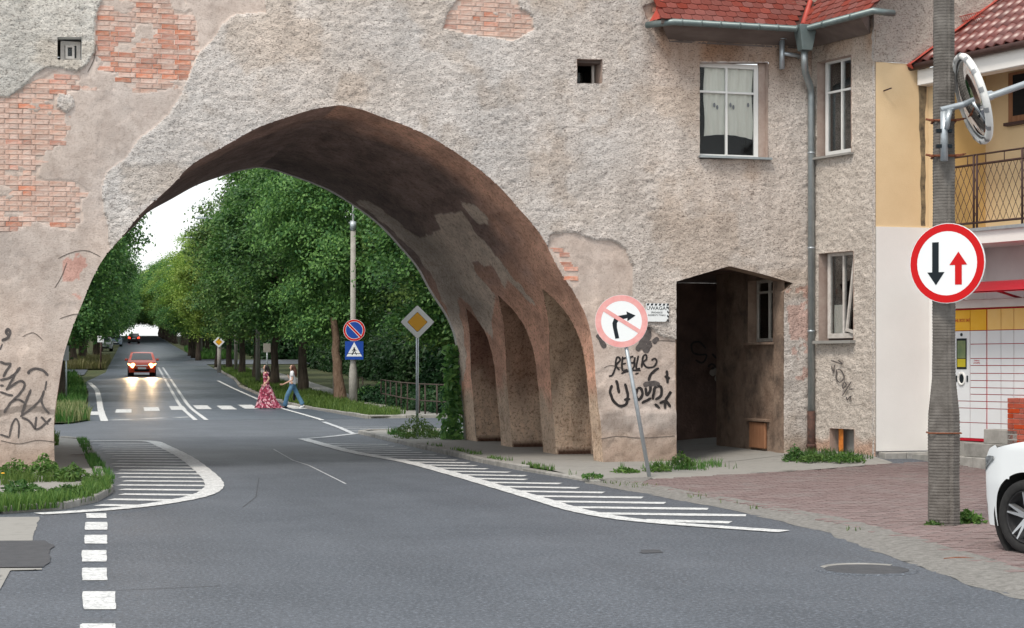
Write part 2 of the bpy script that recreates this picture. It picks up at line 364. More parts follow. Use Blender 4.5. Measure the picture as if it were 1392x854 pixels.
mt['darkiron'] = M('brown_iron', (.055, .03, .028), (.08, .045, .04), 10, .6)
mt['board'] = M('weathered_board', (.26, .12, .06), (.36, .18, .10), 6, .85, bump=.3, stretch=(4, 4, .5))
mt['rustsheet'] = M('rusty_orange_sheet', (.6, .17, .03), (.8, .30, .06), 14, .7)
mt['dark'] = M('dark_void', (.012, .012, .013), (.02, .02, .02), 3, 1)
mt['curtain'] = M('net_curtain', (.72, .70, .62), (.80, .78, .70), 3, .95, stretch=(12, 1, 1))
mt['motif'] = M('grey_motif', (.22, .22, .24), rough=.9)
mt['glass'] = glassm('window_glass')
mt['graf'] = M('black_spray', (.02, .018, .018), (.035, .03, .03), 20, .8)
mt['graf2'] = M('faded_spray', (.07, .06, .06), (.13, .115, .11), 20, .85)
mt['sred'] = M('sign_red', (.55, .004, .006), rough=.5, spec=.25)
mt['sredfade'] = M('faded_sign_red', (.72, .30, .29), (.78, .42, .40), 9, .5)
mt['swhite'] = M('sign_white', (.80, .83, .84), rough=.35, spec=.5)
mt['sblack'] = M('sign_black', (.010, .016, .021), rough=.55, spec=.2)
mt['sblue'] = M('sign_blue', (.012, .065, .36), rough=.35)
mt['syellow'] = M('sign_yellow', (.86, .43, .02), rough=.35)
mt['sback'] = M('sign_back', (.35, .36, .37), rough=.5, metal=.5)
mt['bark'] = M('bark', (.055, .042, .032), (.12, .095, .075), 5, .95, bump=1, bscale=14, stretch=(2, 2, .35), dist=.05)
mt['barkred'] = M('reddish_bark', (.12, .075, .05), (.20, .14, .10), 6, .95, bump=1, bscale=14, stretch=(1.5, 1.5, .5), dist=.05)
def leafm(name, a, b, tr=.35):
    m, N, L, B = mat(name); g = N.new('ShaderNodeNewGeometry'); r = N.new('ShaderNodeValToRGB')
    r.color_ramp.elements[0].color = tuple(a) + (1,); r.color_ramp.elements[1].color = tuple(b) + (1,)
    L.new(g.outputs['Random Per Island'], r.inputs[0])
    oi = N.new('ShaderNodeObjectInfo'); mr = N.new('ShaderNodeMapRange'); mr.inputs['To Min'].default_value = .8; mr.inputs['To Max'].default_value = 1.3
    hv = N.new('ShaderNodeHueSaturation'); hu = N.new('ShaderNodeMath'); hu.operation = 'MULTIPLY_ADD'; fr = N.new('ShaderNodeMath'); fr.operation = 'FRACT'; m7 = N.new('ShaderNodeMath'); m7.operation = 'MULTIPLY'; m7.inputs[1].default_value = 13.7
    L.new(oi.outputs['Random'], m7.inputs[0]); L.new(m7.outputs[0], fr.inputs[0]); L.new(fr.outputs[0], hu.inputs[0]); hu.inputs[1].default_value = -.045; hu.inputs[2].default_value = .515; L.new(hu.outputs[0], hv.inputs['Hue'])
    L.new(oi.outputs['Random'], mr.inputs['Value']); L.new(mr.outputs[0], hv.inputs['Value']); L.new(r.outputs[0], hv.inputs['Color'])
    L.new(hv.outputs[0], B.inputs['Base Color']); B.inputs['Roughness'].default_value = .5; B.inputs['Specular IOR Level'].default_value = .35
    t = N.new('ShaderNodeBsdfTranslucent'); L.new(hv.outputs[0], t.inputs[0]); mx = N.new('ShaderNodeMixShader'); mx.inputs[0].default_value = tr
    L.new(B.outputs[0], mx.inputs[1]); L.new(t.outputs[0], mx.inputs[2]); L.new(mx.outputs[0], N['Material Output'].inputs[0])
    return m
mt['leaf'] = leafm('linden_leaf', (.032, .112, .036), (.165, .325, .08))
mt['leaf2'] = leafm('light_leaf', (.11, .24, .035), (.27, .42, .085))
mt['leafdark'] = leafm('dark_leaf', (.012, .045, .018), (.04, .11, .035))
mt['blade'] = leafm('grass_blade', (.035, .11, .02), (.12, .22, .05))
mt['dryblade'] = leafm('dry_grass_blade', (.14, .18, .06), (.30, .30, .14))
# ================================================================== GROUND
def ctr(Y): return 6.45 + .0675 * (Y - 38.6)
def redge(Y): return float(np.interp(Y, [26, 39, 50, 60, 75, 100, 480], [10.6, 10.95, 11.05, 11.4, ctr(75) + 3.7, ctr(100) + 3.7, ctr(480) + 3.7]))
def ledge(Y): return float(np.interp(Y, [23, 30, 36, 44, 57, 71, 90, 480], [1.6, 2.1, 2.5, 3.1, 3.7, 4.1, ctr(90) - 3.7, ctr(480) - 3.7]))
def rows_mesh(name, mats, Ys, Xs_of, dz, **kw):
    mb = MB(); prev = None
    for Y in Ys:
        xs = Xs_of(Y); cur = len(mb.v); mb.v += [(x, Y, g1(x, Y) + dz) for x in xs]
        if prev is not None:
            for i in range(len(xs) - 1): mb.f.append([prev + i, prev + i + 1, cur + i + 1, cur + i]); mb.m.append(0); mb.sm.append(True)
        prev = cur
    return mb.build(name, mats, **kw)
gx = lambda Y: [-400, -120, -60] + list(np.arange(-30, 41, 2.)) + [60, 120, 400]
rows_mesh('ground', mt['ground'], [-60, -30] + list(np.arange(-20, 60, 2.)) + list(np.arange(60, 480, 8.)) + [600, 900], gx, -.05, kind='structure')
def gsheet(name, m, poly, dz, step=.5, ragged=0., kind='structure', parent=None, edge=0., **kw):
    if ragged: poly = wob(poly, ragged, max(.12, ragged * 2), 3)
    xs_ = [p[0] for p in poly]; ys_ = [p[1] for p in poly]
    a, b, q = sheet(ar(min(xs_) - step, max(xs_) + step, step), ar(min(ys_) - step, max(ys_) + step, step), poly)
    if len(q) == 0: return None
    V = np.stack([a, b, gz(a, b) + (dz(a, b) if callable(dz) else dz)], 1)
    return link(name, npmesh(name, V, q, m), parent, kind=kind, **kw)
road = gsheet('road', mt['asphalt'], [(-40, -34), (40, -34), (40, 26), (10.6, 26), (1.6, 25.9), (1.6, 23), (-40, 23)], 0, .5)
rows_mesh('avenue_road', mt['asphalt_worn'], list(np.arange(25.9, 110, 2.)) + list(np.arange(110, 470, 8.)), lambda Y: list(np.linspace(ledge(Y), redge(Y), 6)), .0, kind='structure')
gsheet('side_street', mt['asphalt'], [(-30, 84), (4.6, 84), (5.4, 97), (-30, 97)], .006, 1.)
gsheet('side_street', mt['asphalt'], [(12.8, 112), (40, 116), (40, 128), (15.6, 130)], .006, 1.)
# pavements
SWZ = .085
walkR = [(7.95, -3.9), (7.75, 1.3), (7.98, 9), (8.15, 14.2), (8.6, 14.9), (40, 14.9), (40, -3.9)]
gsheet('pavement', mt['concrete'], [(7.95 + .12, -3.9), (7.75 + .12, 1.3), (7.98 + .12, 9), (8.15 + .12, 14.1), (8.7, 14.75), (20, 14.75), (20, 9), (10.3, 9), (10.3, .3), (10.9, .3), (10.9, -2.9), (9.2, -3.6)], lambda a, b: (SWZ - .02) + (.012 - SWZ + .02) * sm((-.8 - b) / 2.4), .25)
gsheet('passage_apron', mt['concrete'], [(10.85, .35), (10.85, -2.75), (13.35, -2.45), (13.42, -1.5), (13.1, .2), (12.3, .35)], .022, .2)
gsheet('far_pavement', mt['concrete'], [(10.9, 26.6), (30, 26.6), (30, 32), (15, 38), (14.8, 47), (16.5, 75), (17.6, 100), (16, 100), (14.2, 74), (12.2, 46), (11.7, 36)], .05, .5)
walkL = [(-6, -6.9), (-.06, -6.9), (.6, -6.5), (1.0, -5.5), (1.28, -3.9), (1.33, -.9), (1.5, 6), (1.6, 11.4), (1.2, 12.6), (-6, 12.8)]
gsheet('pavement', mt['concrete'], [(x - .1, y) for x, y in walkL], SWZ - .02, .25)
def kerb(name, pts, w_=.13, hgt=SWZ, L_=.9, label=None, bury=.1):
    root = thing(name, label or 'kerb of pale stones', None, (pts[0][0], pts[0][1], 0), kind='structure')
    k = 0
    for a, b in zip(pts[:-1], pts[1:]):
        a = Vector((a[0], a[1])); b = Vector((b[0], b[1])); n = max(1, round((b - a).length / L_)); d = (b - a) / n
        for i in range(n):
            p = a + d * (i + .5); ang = math.atan2(d.y, d.x)
            Mx = Matrix.Rotation(ang + random.uniform(-.012, .012), 4, 'Z')
            z = g1(p.x, p.y)
            mb = MB().box((p.x + random.uniform(-.01, .01), p.y, z + hgt / 2 - bury / 2 + random.uniform(-.008, .008)), (d.length - .012, w_, hgt + bury), Mx)
            mb.build('kerb_stone', mt['kerb'], root, bevel=.012); k += 1
    return root
kerb('kerb', [(7.78, -1), (7.75, 1.3), (7.85, 5), (7.98, 9), (8.15, 14.2), (8.5, 14.8)], label='kerb along the pavement running under the arch')
kerb('kerb', [(7.95, -3.9), (7.78, -1.02)], hgt=.045, label='sunken end of the kerb before the arch')
kerb('kerb', [(8.5, 14.85), (14, 14.9)], label='kerb of the pavement corner behind the arch')
kerb('kerb', walkL[0:9], label='rounded kerb around the left pier of the arch')
kerb('kerb', [(30, 26.5), (12, 26.5), (10.9, 26.9), (10.9, 34), (10.98, 42), (11.05, 52), (11.6, 64), (redge(75) + .1, 75), (redge(100) + .1, 100)], L_=2., label='low kerb along the far side of the crossing and the verge')
# paved forecourt
pav = [(8.25, -4.3), (8.25, -8.4), (8.1, -11.5), (7.75, -13.6), (7.4, -15.6), (7.2, -19), (22, -19), (22, -8), (14.7, -2.4), (14.2, -2.35), (13.3, -2.5), (10.9, -2.9), (9.2, -3.6), (8.5, -3.9)]
pv = gsheet('paved_forecourt', mt['paverbase'], pav, .012, .3)
pverts = {}
big = MB(); cnt = 0; pl = []
row = 0; y = -17.
while y < -2.3:
    x = 7.2 + (row % 2) * .105
    while x < 15.5:
        if bool(inpoly(x, y, pav)) and bool(inpoly(x - .09, y - .04, pav)):
            pl.append((x, y))
        x += .21
    y += .106; row += 1
pl.sort(key=lambda p: p[1] + .3 * abs(p[0] - 9.))
pm = []
for k in range(6):
    mb = MB().box((0, 0, -.01), (.2 - random.uniform(0, .006), .1 - random.uniform(.002, .006), .04), Matrix.Rotation(random.uniform(-.02, .02), 4, 'Z'), taper=.94)
    o = mb.build('paver', mt['paver'], pv); pm.append(o.data); bpy.data.objects.remove(o)
vis = [p for p in pl if 850 < topx((p[0], p[1], 0))[0] < 1370 and topx((p[0], p[1], 0))[1] < 850]
vis.sort(key=lambda p: (p[0] - 9.) ** 2 + (p[1] + 12.5) ** 2)
single = set(vis[:290])
for p in vis[:290]:
    link('paver', random.choice(pm), pv, loc=(p[0], p[1], g1(*p) + .022 + random.uniform(-.004, .004)), rot=(random.uniform(-.02, .02), random.uniform(-.02, .02), random.uniform(-.02, .02)))
for p in pl:
    if p in single: continue
    Mx = Matrix.Rotation(random.uniform(-.02, .02), 4, 'Z')
    big.box((p[0], p[1], g1(*p) + .012 + random.uniform(-.004, .004)), (.198, .096, .04), Mx, taper=.94)
big.build('paver', mt['paver'], pv, kind='stuff')
gsheet('crumbled_edge', mt['gravel'], [(7.75, -4.0), (7.95, -8.4), (7.75, -11.5), (7.3, -13.6), (6.9, -15.6), (6.7, -19), (7.45, -19), (7.65, -15.6), (8.0, -13.6), (8.4, -11.5), (8.5, -8.4), (8.35, -4.6), (9.0, -3.4), (7.9, -3.6)], lambda a, b: .002 + .032 * sm((a - np.interp(b, [-19, -15.6, -13.6, -11.5, -8.4, -4.], [6.75, 6.95, 7.35, 7.8, 8.0, 7.85])) / .45) + .012 * (fbm(a, b, .2, 3, 3) - .5), .08, ragged=.1)
# patches
def pxpoly(pts): return [(lambda p: (p.x, p.y))(G(a, b)) for a, b in pts]
gsheet('concrete_patch', mt['concrete'], pxpoly([(-40, 704), (53, 703), (44, 736), (-60, 738)]), .004, .08, ragged=.03)
gsheet('asphalt_patch', mt['asphalt_dark'], pxpoly([(-80, 737), (62, 736), (72, 742), (66, 755), (70, 765), (60, 772), (-80, 774)]), .008, .06, ragged=.03)
gsheet('asphalt_patch', mt['concrete'], pxpoly([(0, 774), (57, 774), (57, 776), (14, 777), (0, 803), (-6, 803)]), .009, .03)
gsheet('asphalt_patch', mt['asphalt_dark'], pxpoly([(870, 748), (895, 748), (900, 752), (873, 753)]), .004, .05, ragged=.02)
# sunken manhole
mh = G(1178, 775)
mb = MB(); M0 = Matrix.Translation((mh.x, mh.y, .0))
mb.lathe([(.42, .001), (.40, .010), (.36, .010), (.34, .004), (.33, .004)], 28, M0); mb.build('manhole_surround', mt['asphalt'], kind='structure')
mb = MB(); mb.lathe([(.37, .0150), (.335, .006)], 20, M0, a0=.5, a1=2.6); mb.build('manhole_rim', mt['kerb'], kind='structure')
mb = MB(); mb.lathe([(.0, .0075), (.335, .0075), (.335, .001)], 28, M0, smooth=False)
mb.build('manhole_cover', mt['asphalt_dark'], kind='structure')
# ---- painted markings
def ribbon(pts, w_, dz, mb, sub=.5):
    P = [Vector((p[0], p[1])) for p in pts]; Q = [P[0]]
    for a, b in zip(P[:-1], P[1:]):
        n = max(1, int((b - a).length / sub))
        for i in range(1, n + 1): Q.append(a.lerp(b, i / n))
    ws = w_ if not isinstance(w_, (int, float)) else None
    b0 = len(mb.v)
    for i, p in enumerate(Q):
        d = (Q[min(i + 1, len(Q) - 1)] - Q[max(i - 1, 0)]).normalized(); nrm = Vector((-d.y, d.x))
        ww = w_ * (1 + .06 * math.sin(i * 2.3 + p.x * 3))
        for s_ in (-1, 1):
            q = p + nrm * ww / 2 * s_; mb.v.append((q.x, q.y, g1(q.x, q.y) + dz))
        if i: k = b0 + 2 * i; mb.f.append([k - 2, k - 1, k + 1, k]); mb.m.append(0); mb.sm.append(False)
def mark(name, pts, w_, parent=road, m=None, dz=.006, world=True):
    dz = {'centre_line': .011, 'edge_line': .011, 'hatch_border': .009}.get(name, dz); mb = MB(); ribbon(pts, w_, dz, mb); return mb.build(name, m or mt['paint'], parent)
def pxl(*pts): return pxpoly(pts)
def smoothpts(P, n=8):
    out = []; P = [Vector((a, b)) for a, b in P]
    for i in range(len(P) - 1):
        p0 = P[max(i - 1, 0)]; p1 = P[i]; p2 = P[i + 1]; p3 = P[min(i + 2, len(P) - 1)]
        for k in range(n):
            t = k / n; out.append(.5 * ((2 * p1) + (-p0 + p2) * t + (2 * p0 - 5 * p1 + 4 * p2 - p3) * t * t + (-p0 + 3 * p1 - 3 * p2 + p3) * t ** 3))
    out.append(P[-1]); return [(p.x, p.y) for p in out]
# left hatched area
bandL = smoothpts(pxl((110, 600.5), (160, 599.6), (204, 600.5), (222, 607), (250, 621), (272, 637), (290, 655), (287, 667), (262, 677), (205, 687), (150, 693), (95, 697), (52, 699.5)))
mark('hatch_border', bandL, .26)
polyL = [p for p in bandL] + pxl((110, 690), (135, 680), (150, 668), (150, 640), (140, 620), (125, 606))
t = 20.6
while t < 37.6:
    base = Vector((0, -D, 0)) + FWD * t; inside = [k * .04 for k in range(-260, -50) if bool(inpoly((base + RGT * (k * .04)).x, (base + RGT * (k * .04)).y, polyL))]
    if len(inside) > 8:
        a, b = inside[0], inside[-1]
        A_ = base + RGT * (a + random.uniform(0, .15)); B_ = base + RGT * b; A_ += FWD * .15
        mark('hatch_stripe', [(A_.x, A_.y), (B_.x, B_.y)], .26, m=mt['paint'] if t < 30 else mt['paint_worn'], dz=.005)
    t += .86
bandR = smoothpts(pxl((412, 597), (448, 607), (484, 616), (555, 629), (620, 646), (685, 665), (742, 682), (783, 694), (837, 704.5), (900, 711.5), (980, 717.5), (1066, 723.5)))
mark('hatch_border', bandR, .24); mark('hatch_border', pxl((412, 597), (440, 595), (488, 589.5)), .22, m=mt['paint_worn'])
kl = [(7.85, -11.5), (7.75, -8.4), (7.55, -4), (7.4, 1.3), (7.6, 9), (7.8, 13.8)]
polyR = bandR[::-1] + [(8.0, -10.8)] + kl[1:]
t = 18.6
while t < 41.:
    base = Vector((0, -D, 0)) + FWD * t
    inside = [k * .04 for k in range(-160, 120) if bool(inpoly((base + RGT * (k * .04)).x, (base + RGT * (k * .04)).y, polyR))]
    if len(inside) > 8:
        a, b = inside[0], inside[-1]; A_ = base + RGT * a + FWD * .1; B_ = base + RGT * (b - random.uniform(.0, .2)) - FWD * .16
        mark('hatch_stripe', [(A_.x, A_.y), (B_.x, B_.y)], .28, m=mt['paint'] if t < 31 else mt['paint_worn'], dz=.005)
    t += .86
# dashes of the edge line towards the camera
for (x0, x1, y0, y1) in [(117, 145, 698.5, 705), (115.5, 146, 710.5, 721), (114.5, 145.5, 728, 740), (111, 145, 749, 764.5), (111, 145, 773, 790), (112.5, 157, 805, 829.6), (110, 158, 849, 885)]:
    q = pxpoly([(x0, y0), (x1, y0), (x1 + .5, y1), (x0 + .5, y1)])
    gsheet('dash', mt['paint'], q, .006, .05, ragged=.012, parent=road, kind=None)
# far lines
def cl(off, Y0, Y1): return [(ctr(Y) + off + float(np.interp(Y, [25, 38, 60, 76], [-.0, 0, 0, 0])), Y) for Y in np.arange(Y0, Y1, 2.)]
for off in (-.16, .16):
    mark('centre_line', cl(off, 25.7, 76), .13); mark('centre_line', cl(off, 77, 104), .13, m=mt['paint_worn'])
mark('edge_line', smoothpts(pxl((142, 573), (138, 562), (135.5, 549), (134, 540), (131, 530), (121.5, 520.5))), .22)
mark('edge_line', smoothpts([(9.0, 24.5), (9.18, 26.5), (9.9, 37.8), (10.45, 49.5), (10.95, 61.6), (11.5, 73)]), .14)
mark('edge_line', pxl((440, 574), (462, 582), (480, 590)), .14, m=mt['paint_worn'])
for k in range(5): 
    A_ = G(458 + k * 5, 581 + k * 2.3); mark('hatch_stripe', [(A_.x, A_.y), (A_.x + 1.3, A_.y - .35)], .2, m=mt['paint_worn'])
for i, (x, y) in enumerate([(130.5, 562), (168, 559), (206, 556.5), (241.5, 555), (275, 554), (308, 554.4), (338, 553.3), (372, 553.2), (401, 553.5), (412, 551.8)]):
    p = G(x, y); a = Vector((p.x, p.y)); d = Vector((.0675, 1)).normalized() * (2.2 if i != 9 else 1.)
    mark('crossing_stripe', [(a - d)[:], (a + d)[:]], .55)
for a, b in [((151, 571.5), (179, 570.3)), ((194.6, 569.8), (224, 568.4)), ((238.5, 568), (260, 567))]:
    mark('stop_line_dash', pxl(a, b), .3)
mark('road_crack', pxl((372, 611), (398, 626), (420, 633), (470, 658)), .025, m=mt['paint_worn'], dz=.003)
for (a, b, c_) in [((160, 803), (230, 800), (300, 797)), ((330, 690), (348, 676), (352, 650))]:
    mark('road_crack', pxl(a, b, c_), .012, m=mt['asphalt_dark'], dz=.003)
# ================================================================== GATE BUILDING
gate = thing('gate_building', 'large pale roughcast gatehouse with a pointed arch over the road and a small tiled roof', 'building', (5, 4, 0))
archpx = [(75, 648), (73.5, 600), (74, 565), (79.8, 524), (86.6, 483.7), (98.4, 446), (112, 412), (129, 371.6), (146, 344.5), (170, 317), (193.5, 288.5), (231, 254.6), (261, 224), (305.5, 198.6), (353, 173), (407, 154.5), (432, 148), (460, 143.5),
          (488, 149), (515, 158.5), (566, 178), (606.6, 200), (650.7, 231), (681, 258), (705, 285), (735.6, 322), (760, 367), (785, 406), (799, 438), (806, 473), (810, 518), (813.5, 560), (817, 600), (820, 648)]
arch = fxz(archpx)
a1 = smoothpts(arch[:18], 6); a2 = smoothpts(arch[17:], 6); archp = a1[:-1] + a2
archp[0] = (archp[0][0], -.15); archp[-1] = (archp[-1][0], -.15)
rect = lambda x0, y0, x1, y1: fxz([(x0, y0), (x1, y0), (x1, y1), (x0, y1)])
H_win = rect(950, 85, 1043, 217); H_sl = rect(78, 51, 111, 82); H_sr = wob(rect(783, 81, 817, 114), .012, .1)
H_door = fxz([(918, 655), (918, 383), (955, 372), (990, 362), (1035, 373), (1076, 385), (1064, 397), (1064, 640)])
LY = {}
LY['R1'] = wob(fxz([(-120, -60), (140, -60), (138, 0), (130, 22), (129, 45), (129, 70), (118, 90), (105, 97), (75, 92), (62, 92), (45, 105), (28, 122), (10, 133), (-120, 128)]), .02, .07, 2)
LY['R2'] = wob(fxz([(361, -60), (361, 0), (363, 17), (322, 20), (302, 34), (288, 58), (271, 73), (258, 98), (248, 125), (231, 156), (190, 190), (170, 217), (146, 234), (139, 258), (141, 288), (147, 310), (150, 345), (300, 400), (700, 500),
                        (745, 330), (747, 318), (780, 316), (808, 327), (830, 327), (850, 340), (860, 362), (861, 402), (876, 440), (900, 458), (919, 462), (925, 640), (1062, 590), (1062, 640), (1120, 640), (1160, -60)]), .02, .08, 3)
LY['B1'] = wob(fxz([(132, -60), (245, -60), (252, 0), (266, 30), (271, 70), (262, 100), (250, 122), (200, 126), (150, 122), (88, 125), (88, 165), (92, 180), (78, 198), (60, 205), (50, 240), (60, 246), (100, 246), (122, 262), (110, 275), (112, 300), (100, 314), (85, 312), (70, 308), (50, 300), (20, 315), (-5, 318), (-120, 330), (-120, 120), (0, 130), (30, 120), (100, 80)]), .03, .09, 4)
LY['B4'] = wob(fxz([(625, -60), (622, 0), (608, 18), (602, 38), (640, 48), (668, 50), (695, 56), (725, 40), (722, 20), (705, 12), (692, -60)]), .02, .07, 5)
LY['B5'] = wob(fxz([(752, 340), (768, 338), (776, 356), (788, 384), (780, 392), (770, 372)]), .02, .05, 6)
LY['B6'] = wob(fxz([(872, 10), (905, -2), (905, 14), (880, 28)]), .01, .05, 6)
LY['NUB'] = wob(fxz([(80, 128), (98, 130), (101, 145), (92, 154), (80, 148), (76, 138)]), .01, .05, 6)
STAINP = fxz([(84, 345), (118, 338), (140, 352), (128, 372), (112, 410), (85, 390)])
PINK2 = fxz([(1066, 395), (1098, 388), (1098, 520), (1078, 515)])
def layer(X, Z):
    L_ = np.zeros(X.shape, int)                       # 0 smooth, 1 rough, 2 brick
    res = fbm(X, Z * 1.3, .42, 4, 88) < .615
    for k in ('B1', 'B4', 'B5', 'B6'): L_[inpoly(X, Z, LY[k]) & (res | (k == 'B5'))] = 2
    m = inpoly(X, Z, LY['R2']); 
    pit = inpoly(X, Z, LY['B4']) | inpoly(X, Z, LY['B6'])
    L_[m & ~pit] = 1
    L_[inpoly(X, Z, LY['R1'])] = 1; L_[inpoly(X, Z, LY['NUB'])] = 1
    return L_
def HF(X, Z, L_=None):
    X = np.asarray(X, float); Z = np.asarray(Z, float)
    if L_ is None: L_ = layer(X, Z)
    sw = .020 * (fbm(X, Z, 1.4, 3, 31) - .5)
    rough = .040 + .030 * (fbm(X, Z * 1.5, .11, 4, 9) - .5) * (.5 + fbm(X, Z, 1.1, 3, 19)) + .018 * (1 - np.abs(2 * vn(X, Z * 1.5, .085, 12) - 1)) * vn(X, Z, .3, 14) + .012 * (vn(X, Z * 1.4, .045, 16) - .5)
    smo = .010 + .012 * (fbm(X, Z, .35, 4, 5) - .5)
    ch = fbm(X, Z, .5, 4, 77); smo = smo - .012 * np.clip((ch - .60) * 12, 0, 1)
    low = np.clip((.95 - Z + .12 * (fbm(X, Z, .4, 3, 8) - .5)) * 9, 0, 1) * ((X > 9.0) & (X < 10.9))
    smo = smo + low * (.035 + .06 * (fbm(X, Z, .3, 3, 91) - .45))
    rough = rough + low * .01
    bk = -.003 + .008 * (fbm(X, Z, .2, 3, 6) - .5)
    return sw + np.where(L_ == 1, rough, np.where(L_ == 2, bk, smo))
st = .0225
outer = [(-1.6, -.15), (archp[0][0], -.15)] + archp[1:-1] + [(archp[-1][0], -.15), (13.08, -.15), (13.08, 7.75), (-1.6, 7.75)]
outer = [(-1.6, -.15)] + archp + [(13.08, -.15), (13.08, 7.75), (-1.6, 7.75)]
a, b, q = sheet(ar(-1.6, 13.08, st), ar(-.15, 7.75, st), outer, [H_win, H_sl, H_sr, H_door])
Lr = layer(a, b); hgt = HF(a, b, Lr)
px_, py_ = topx(np.stack([a, 0 * a, b], 1))
tone = 1 + .34 * (fbm(a, b, 1.1, 4, 40) - .5) + .34 * (fbm(a, b * .22, .22, 4, 41) - .5)
wm = (fbm(a, b, 1.7, 3, 44) - .5)[:, None]; col = np.stack([tone, tone, tone], 1) * np.array([1.0, .985, .975]) * (1 + wm * np.array([.06, -.05, -.16]))
warm = sm((px_ - 780) / 250)[:, None]; col = col * (1 - warm * np.array([.07, .10, .13]))

r1 = inpoly(a, b, LY['R1'])[:, None]; col = col * np.where(r1, np.array([.99, 1.03, 1.02]), 1.)
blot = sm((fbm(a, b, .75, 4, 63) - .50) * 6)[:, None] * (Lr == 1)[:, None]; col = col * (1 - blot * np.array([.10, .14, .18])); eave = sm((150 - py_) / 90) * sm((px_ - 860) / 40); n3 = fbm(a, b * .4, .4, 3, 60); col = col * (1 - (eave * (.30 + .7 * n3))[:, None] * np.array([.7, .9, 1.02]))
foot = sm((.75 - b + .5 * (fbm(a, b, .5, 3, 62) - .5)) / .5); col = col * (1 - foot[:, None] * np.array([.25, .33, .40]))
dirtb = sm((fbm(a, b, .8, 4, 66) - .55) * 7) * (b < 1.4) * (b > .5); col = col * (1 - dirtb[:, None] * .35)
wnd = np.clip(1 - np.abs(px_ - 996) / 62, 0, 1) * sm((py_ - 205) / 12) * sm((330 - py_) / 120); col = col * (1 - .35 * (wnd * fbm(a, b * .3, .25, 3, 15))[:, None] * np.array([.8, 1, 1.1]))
col = np.where(inpoly(a, b, STAINP)[:, None] & (fbm(a, b, .35, 4, 21) > .47)[:, None], col * np.array([1.02, .72, .68]), col)
col = np.where(inpoly(a, b, PINK2)[:, None] & (fbm(a, b, .25, 4, 22) > .42)[:, None], col * np.array([1.0, .78, .74]), col)
ridge = (np.abs(b - (.95 + .05 * np.sin(a * 5))) < .05) & (a < .8); col[ridge] *= .55
mi = Lr[q]; mi = np.where((mi == 2).sum(1) >= 2, 2, np.where((mi == 1).sum(1) >= 2, 1, 0))
mt['smooth'] = M('smooth_plaster', (.50, .42, .375), (.62, .54, .49), 3, .93, vcol=True, bump=.6, bscale=60, bump2=.8, b2scale=7, dirt=((.33, .26, .225), 5, .6), dist=.014, pits=(38, .5, (.3, .24, .2)))
mt['mortarv'] = M('mortar_bed', (.54, .44, .385), (.66, .56, .50), 9, .95, vcol=True, bump=.5, bscale=40)
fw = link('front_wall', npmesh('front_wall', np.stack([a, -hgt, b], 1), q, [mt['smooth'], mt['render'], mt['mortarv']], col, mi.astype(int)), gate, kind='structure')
fw.matrix_parent_inverse = T(gate).inverted(); MW[fw.name] = Matrix.Identity(4)
# bricks where the plaster has come away
bvar = []
for k in range(9):
    L_ = (.248, .248, .118)[k % 3] - random.uniform(0, .008); Hh = .069 - random.uniform(0, .005); mb = MB()
    n = 4
    f = [(-L_ / 2 + random.uniform(-.004, .004), -Hh / 2 + random.uniform(-.003, .003)), (L_ / 2 + random.uniform(-.004, .004), -Hh / 2 + random.uniform(-.003, .003)), (L_ / 2 + random.uniform(-.004, .004), Hh / 2 + random.uniform(-.003, .003)), (-L_ / 2 + random.uniform(-.004, .004), Hh / 2 + random.uniform(-.003, .003))]
    ring0 = [(x, .05, z) for x, z in f]; ring1 = [(x, -.008, z) for x, z in f]; ring2 = [(x * .97, -.012 + random.uniform(-.003, .003), z * .88) for x, z in f]
    mb.add(ring0 + ring1 + ring2, [(i, (i + 1) % 4, 4 + (i + 1) % 4, 4 + i) for i in range(4)] + [(4 + i, 4 + (i + 1) % 4, 8 + (i + 1) % 4, 8 + i) for i in range(4)] + [(8, 9, 10, 11)])
    for mm in ('brick', 'brick2'):
        o = mb.build('brick', mt[mm]); bvar.append((k % 3 == 2, mm, o.data)); bpy.data.objects.remove(o)
REDZ = fxz([(170, 30), (262, 40), (258, 122), (205, 115), (130, 90), (130, 45)])
cand = []; r_ = 0; z = 0.3
while z < 7.7:
    x = -1.6 + (r_ % 2) * .065
    k = 0
    while x < 11:
        hd = (k % 3 == 2) if r_ % 2 else (k % 4 == 3); wdt = .125 if hd else .255
        cx = x + wdt / 2; cand.append((cx, z + .004 * math.sin(cx * 2.1), hd)); x += wdt; k += 1
    z += .0765; r_ += 1
ca = np.array([c[:2] for c in cand]); lay = layer(ca[:, 0], ca[:, 1]); ppx, ppy = topx(np.stack([ca[:, 0], 0 * ca[:, 0], ca[:, 1]], 1))
sel = [i for i in range(len(cand)) if lay[i] == 2 and ppx[i] > -14 and ppy[i] > -10]
print('bricks', len(sel))
sel.sort(key=lambda i: float(fbm(ca[i, 0], ca[i, 1], .3, 2, 2)) if ppx[i] < 130 and ppy[i] > 130 else -1)
for j, i in enumerate(sel[:298]):
    cx, cz, hd = cand[i]; red = bool(inpoly(cx, cz, REDZ)) and random.random() < .6 or random.random() < .12 or ppx[i] > 740
    me = random.choice([m_ for (h2, mm, m_) in bvar if h2 == hd and mm == ('brick' if red else 'brick2')])
    link('brick', me, fw, loc=(cx, .004 + random.uniform(-.004, .004) - .02 * (float(fbm(cx, cz, 1.4, 3, 31)) - .5), cz), rot=(random.uniform(-.02, .02), random.uniform(-.012, .012), random.uniform(-.015, .015)))
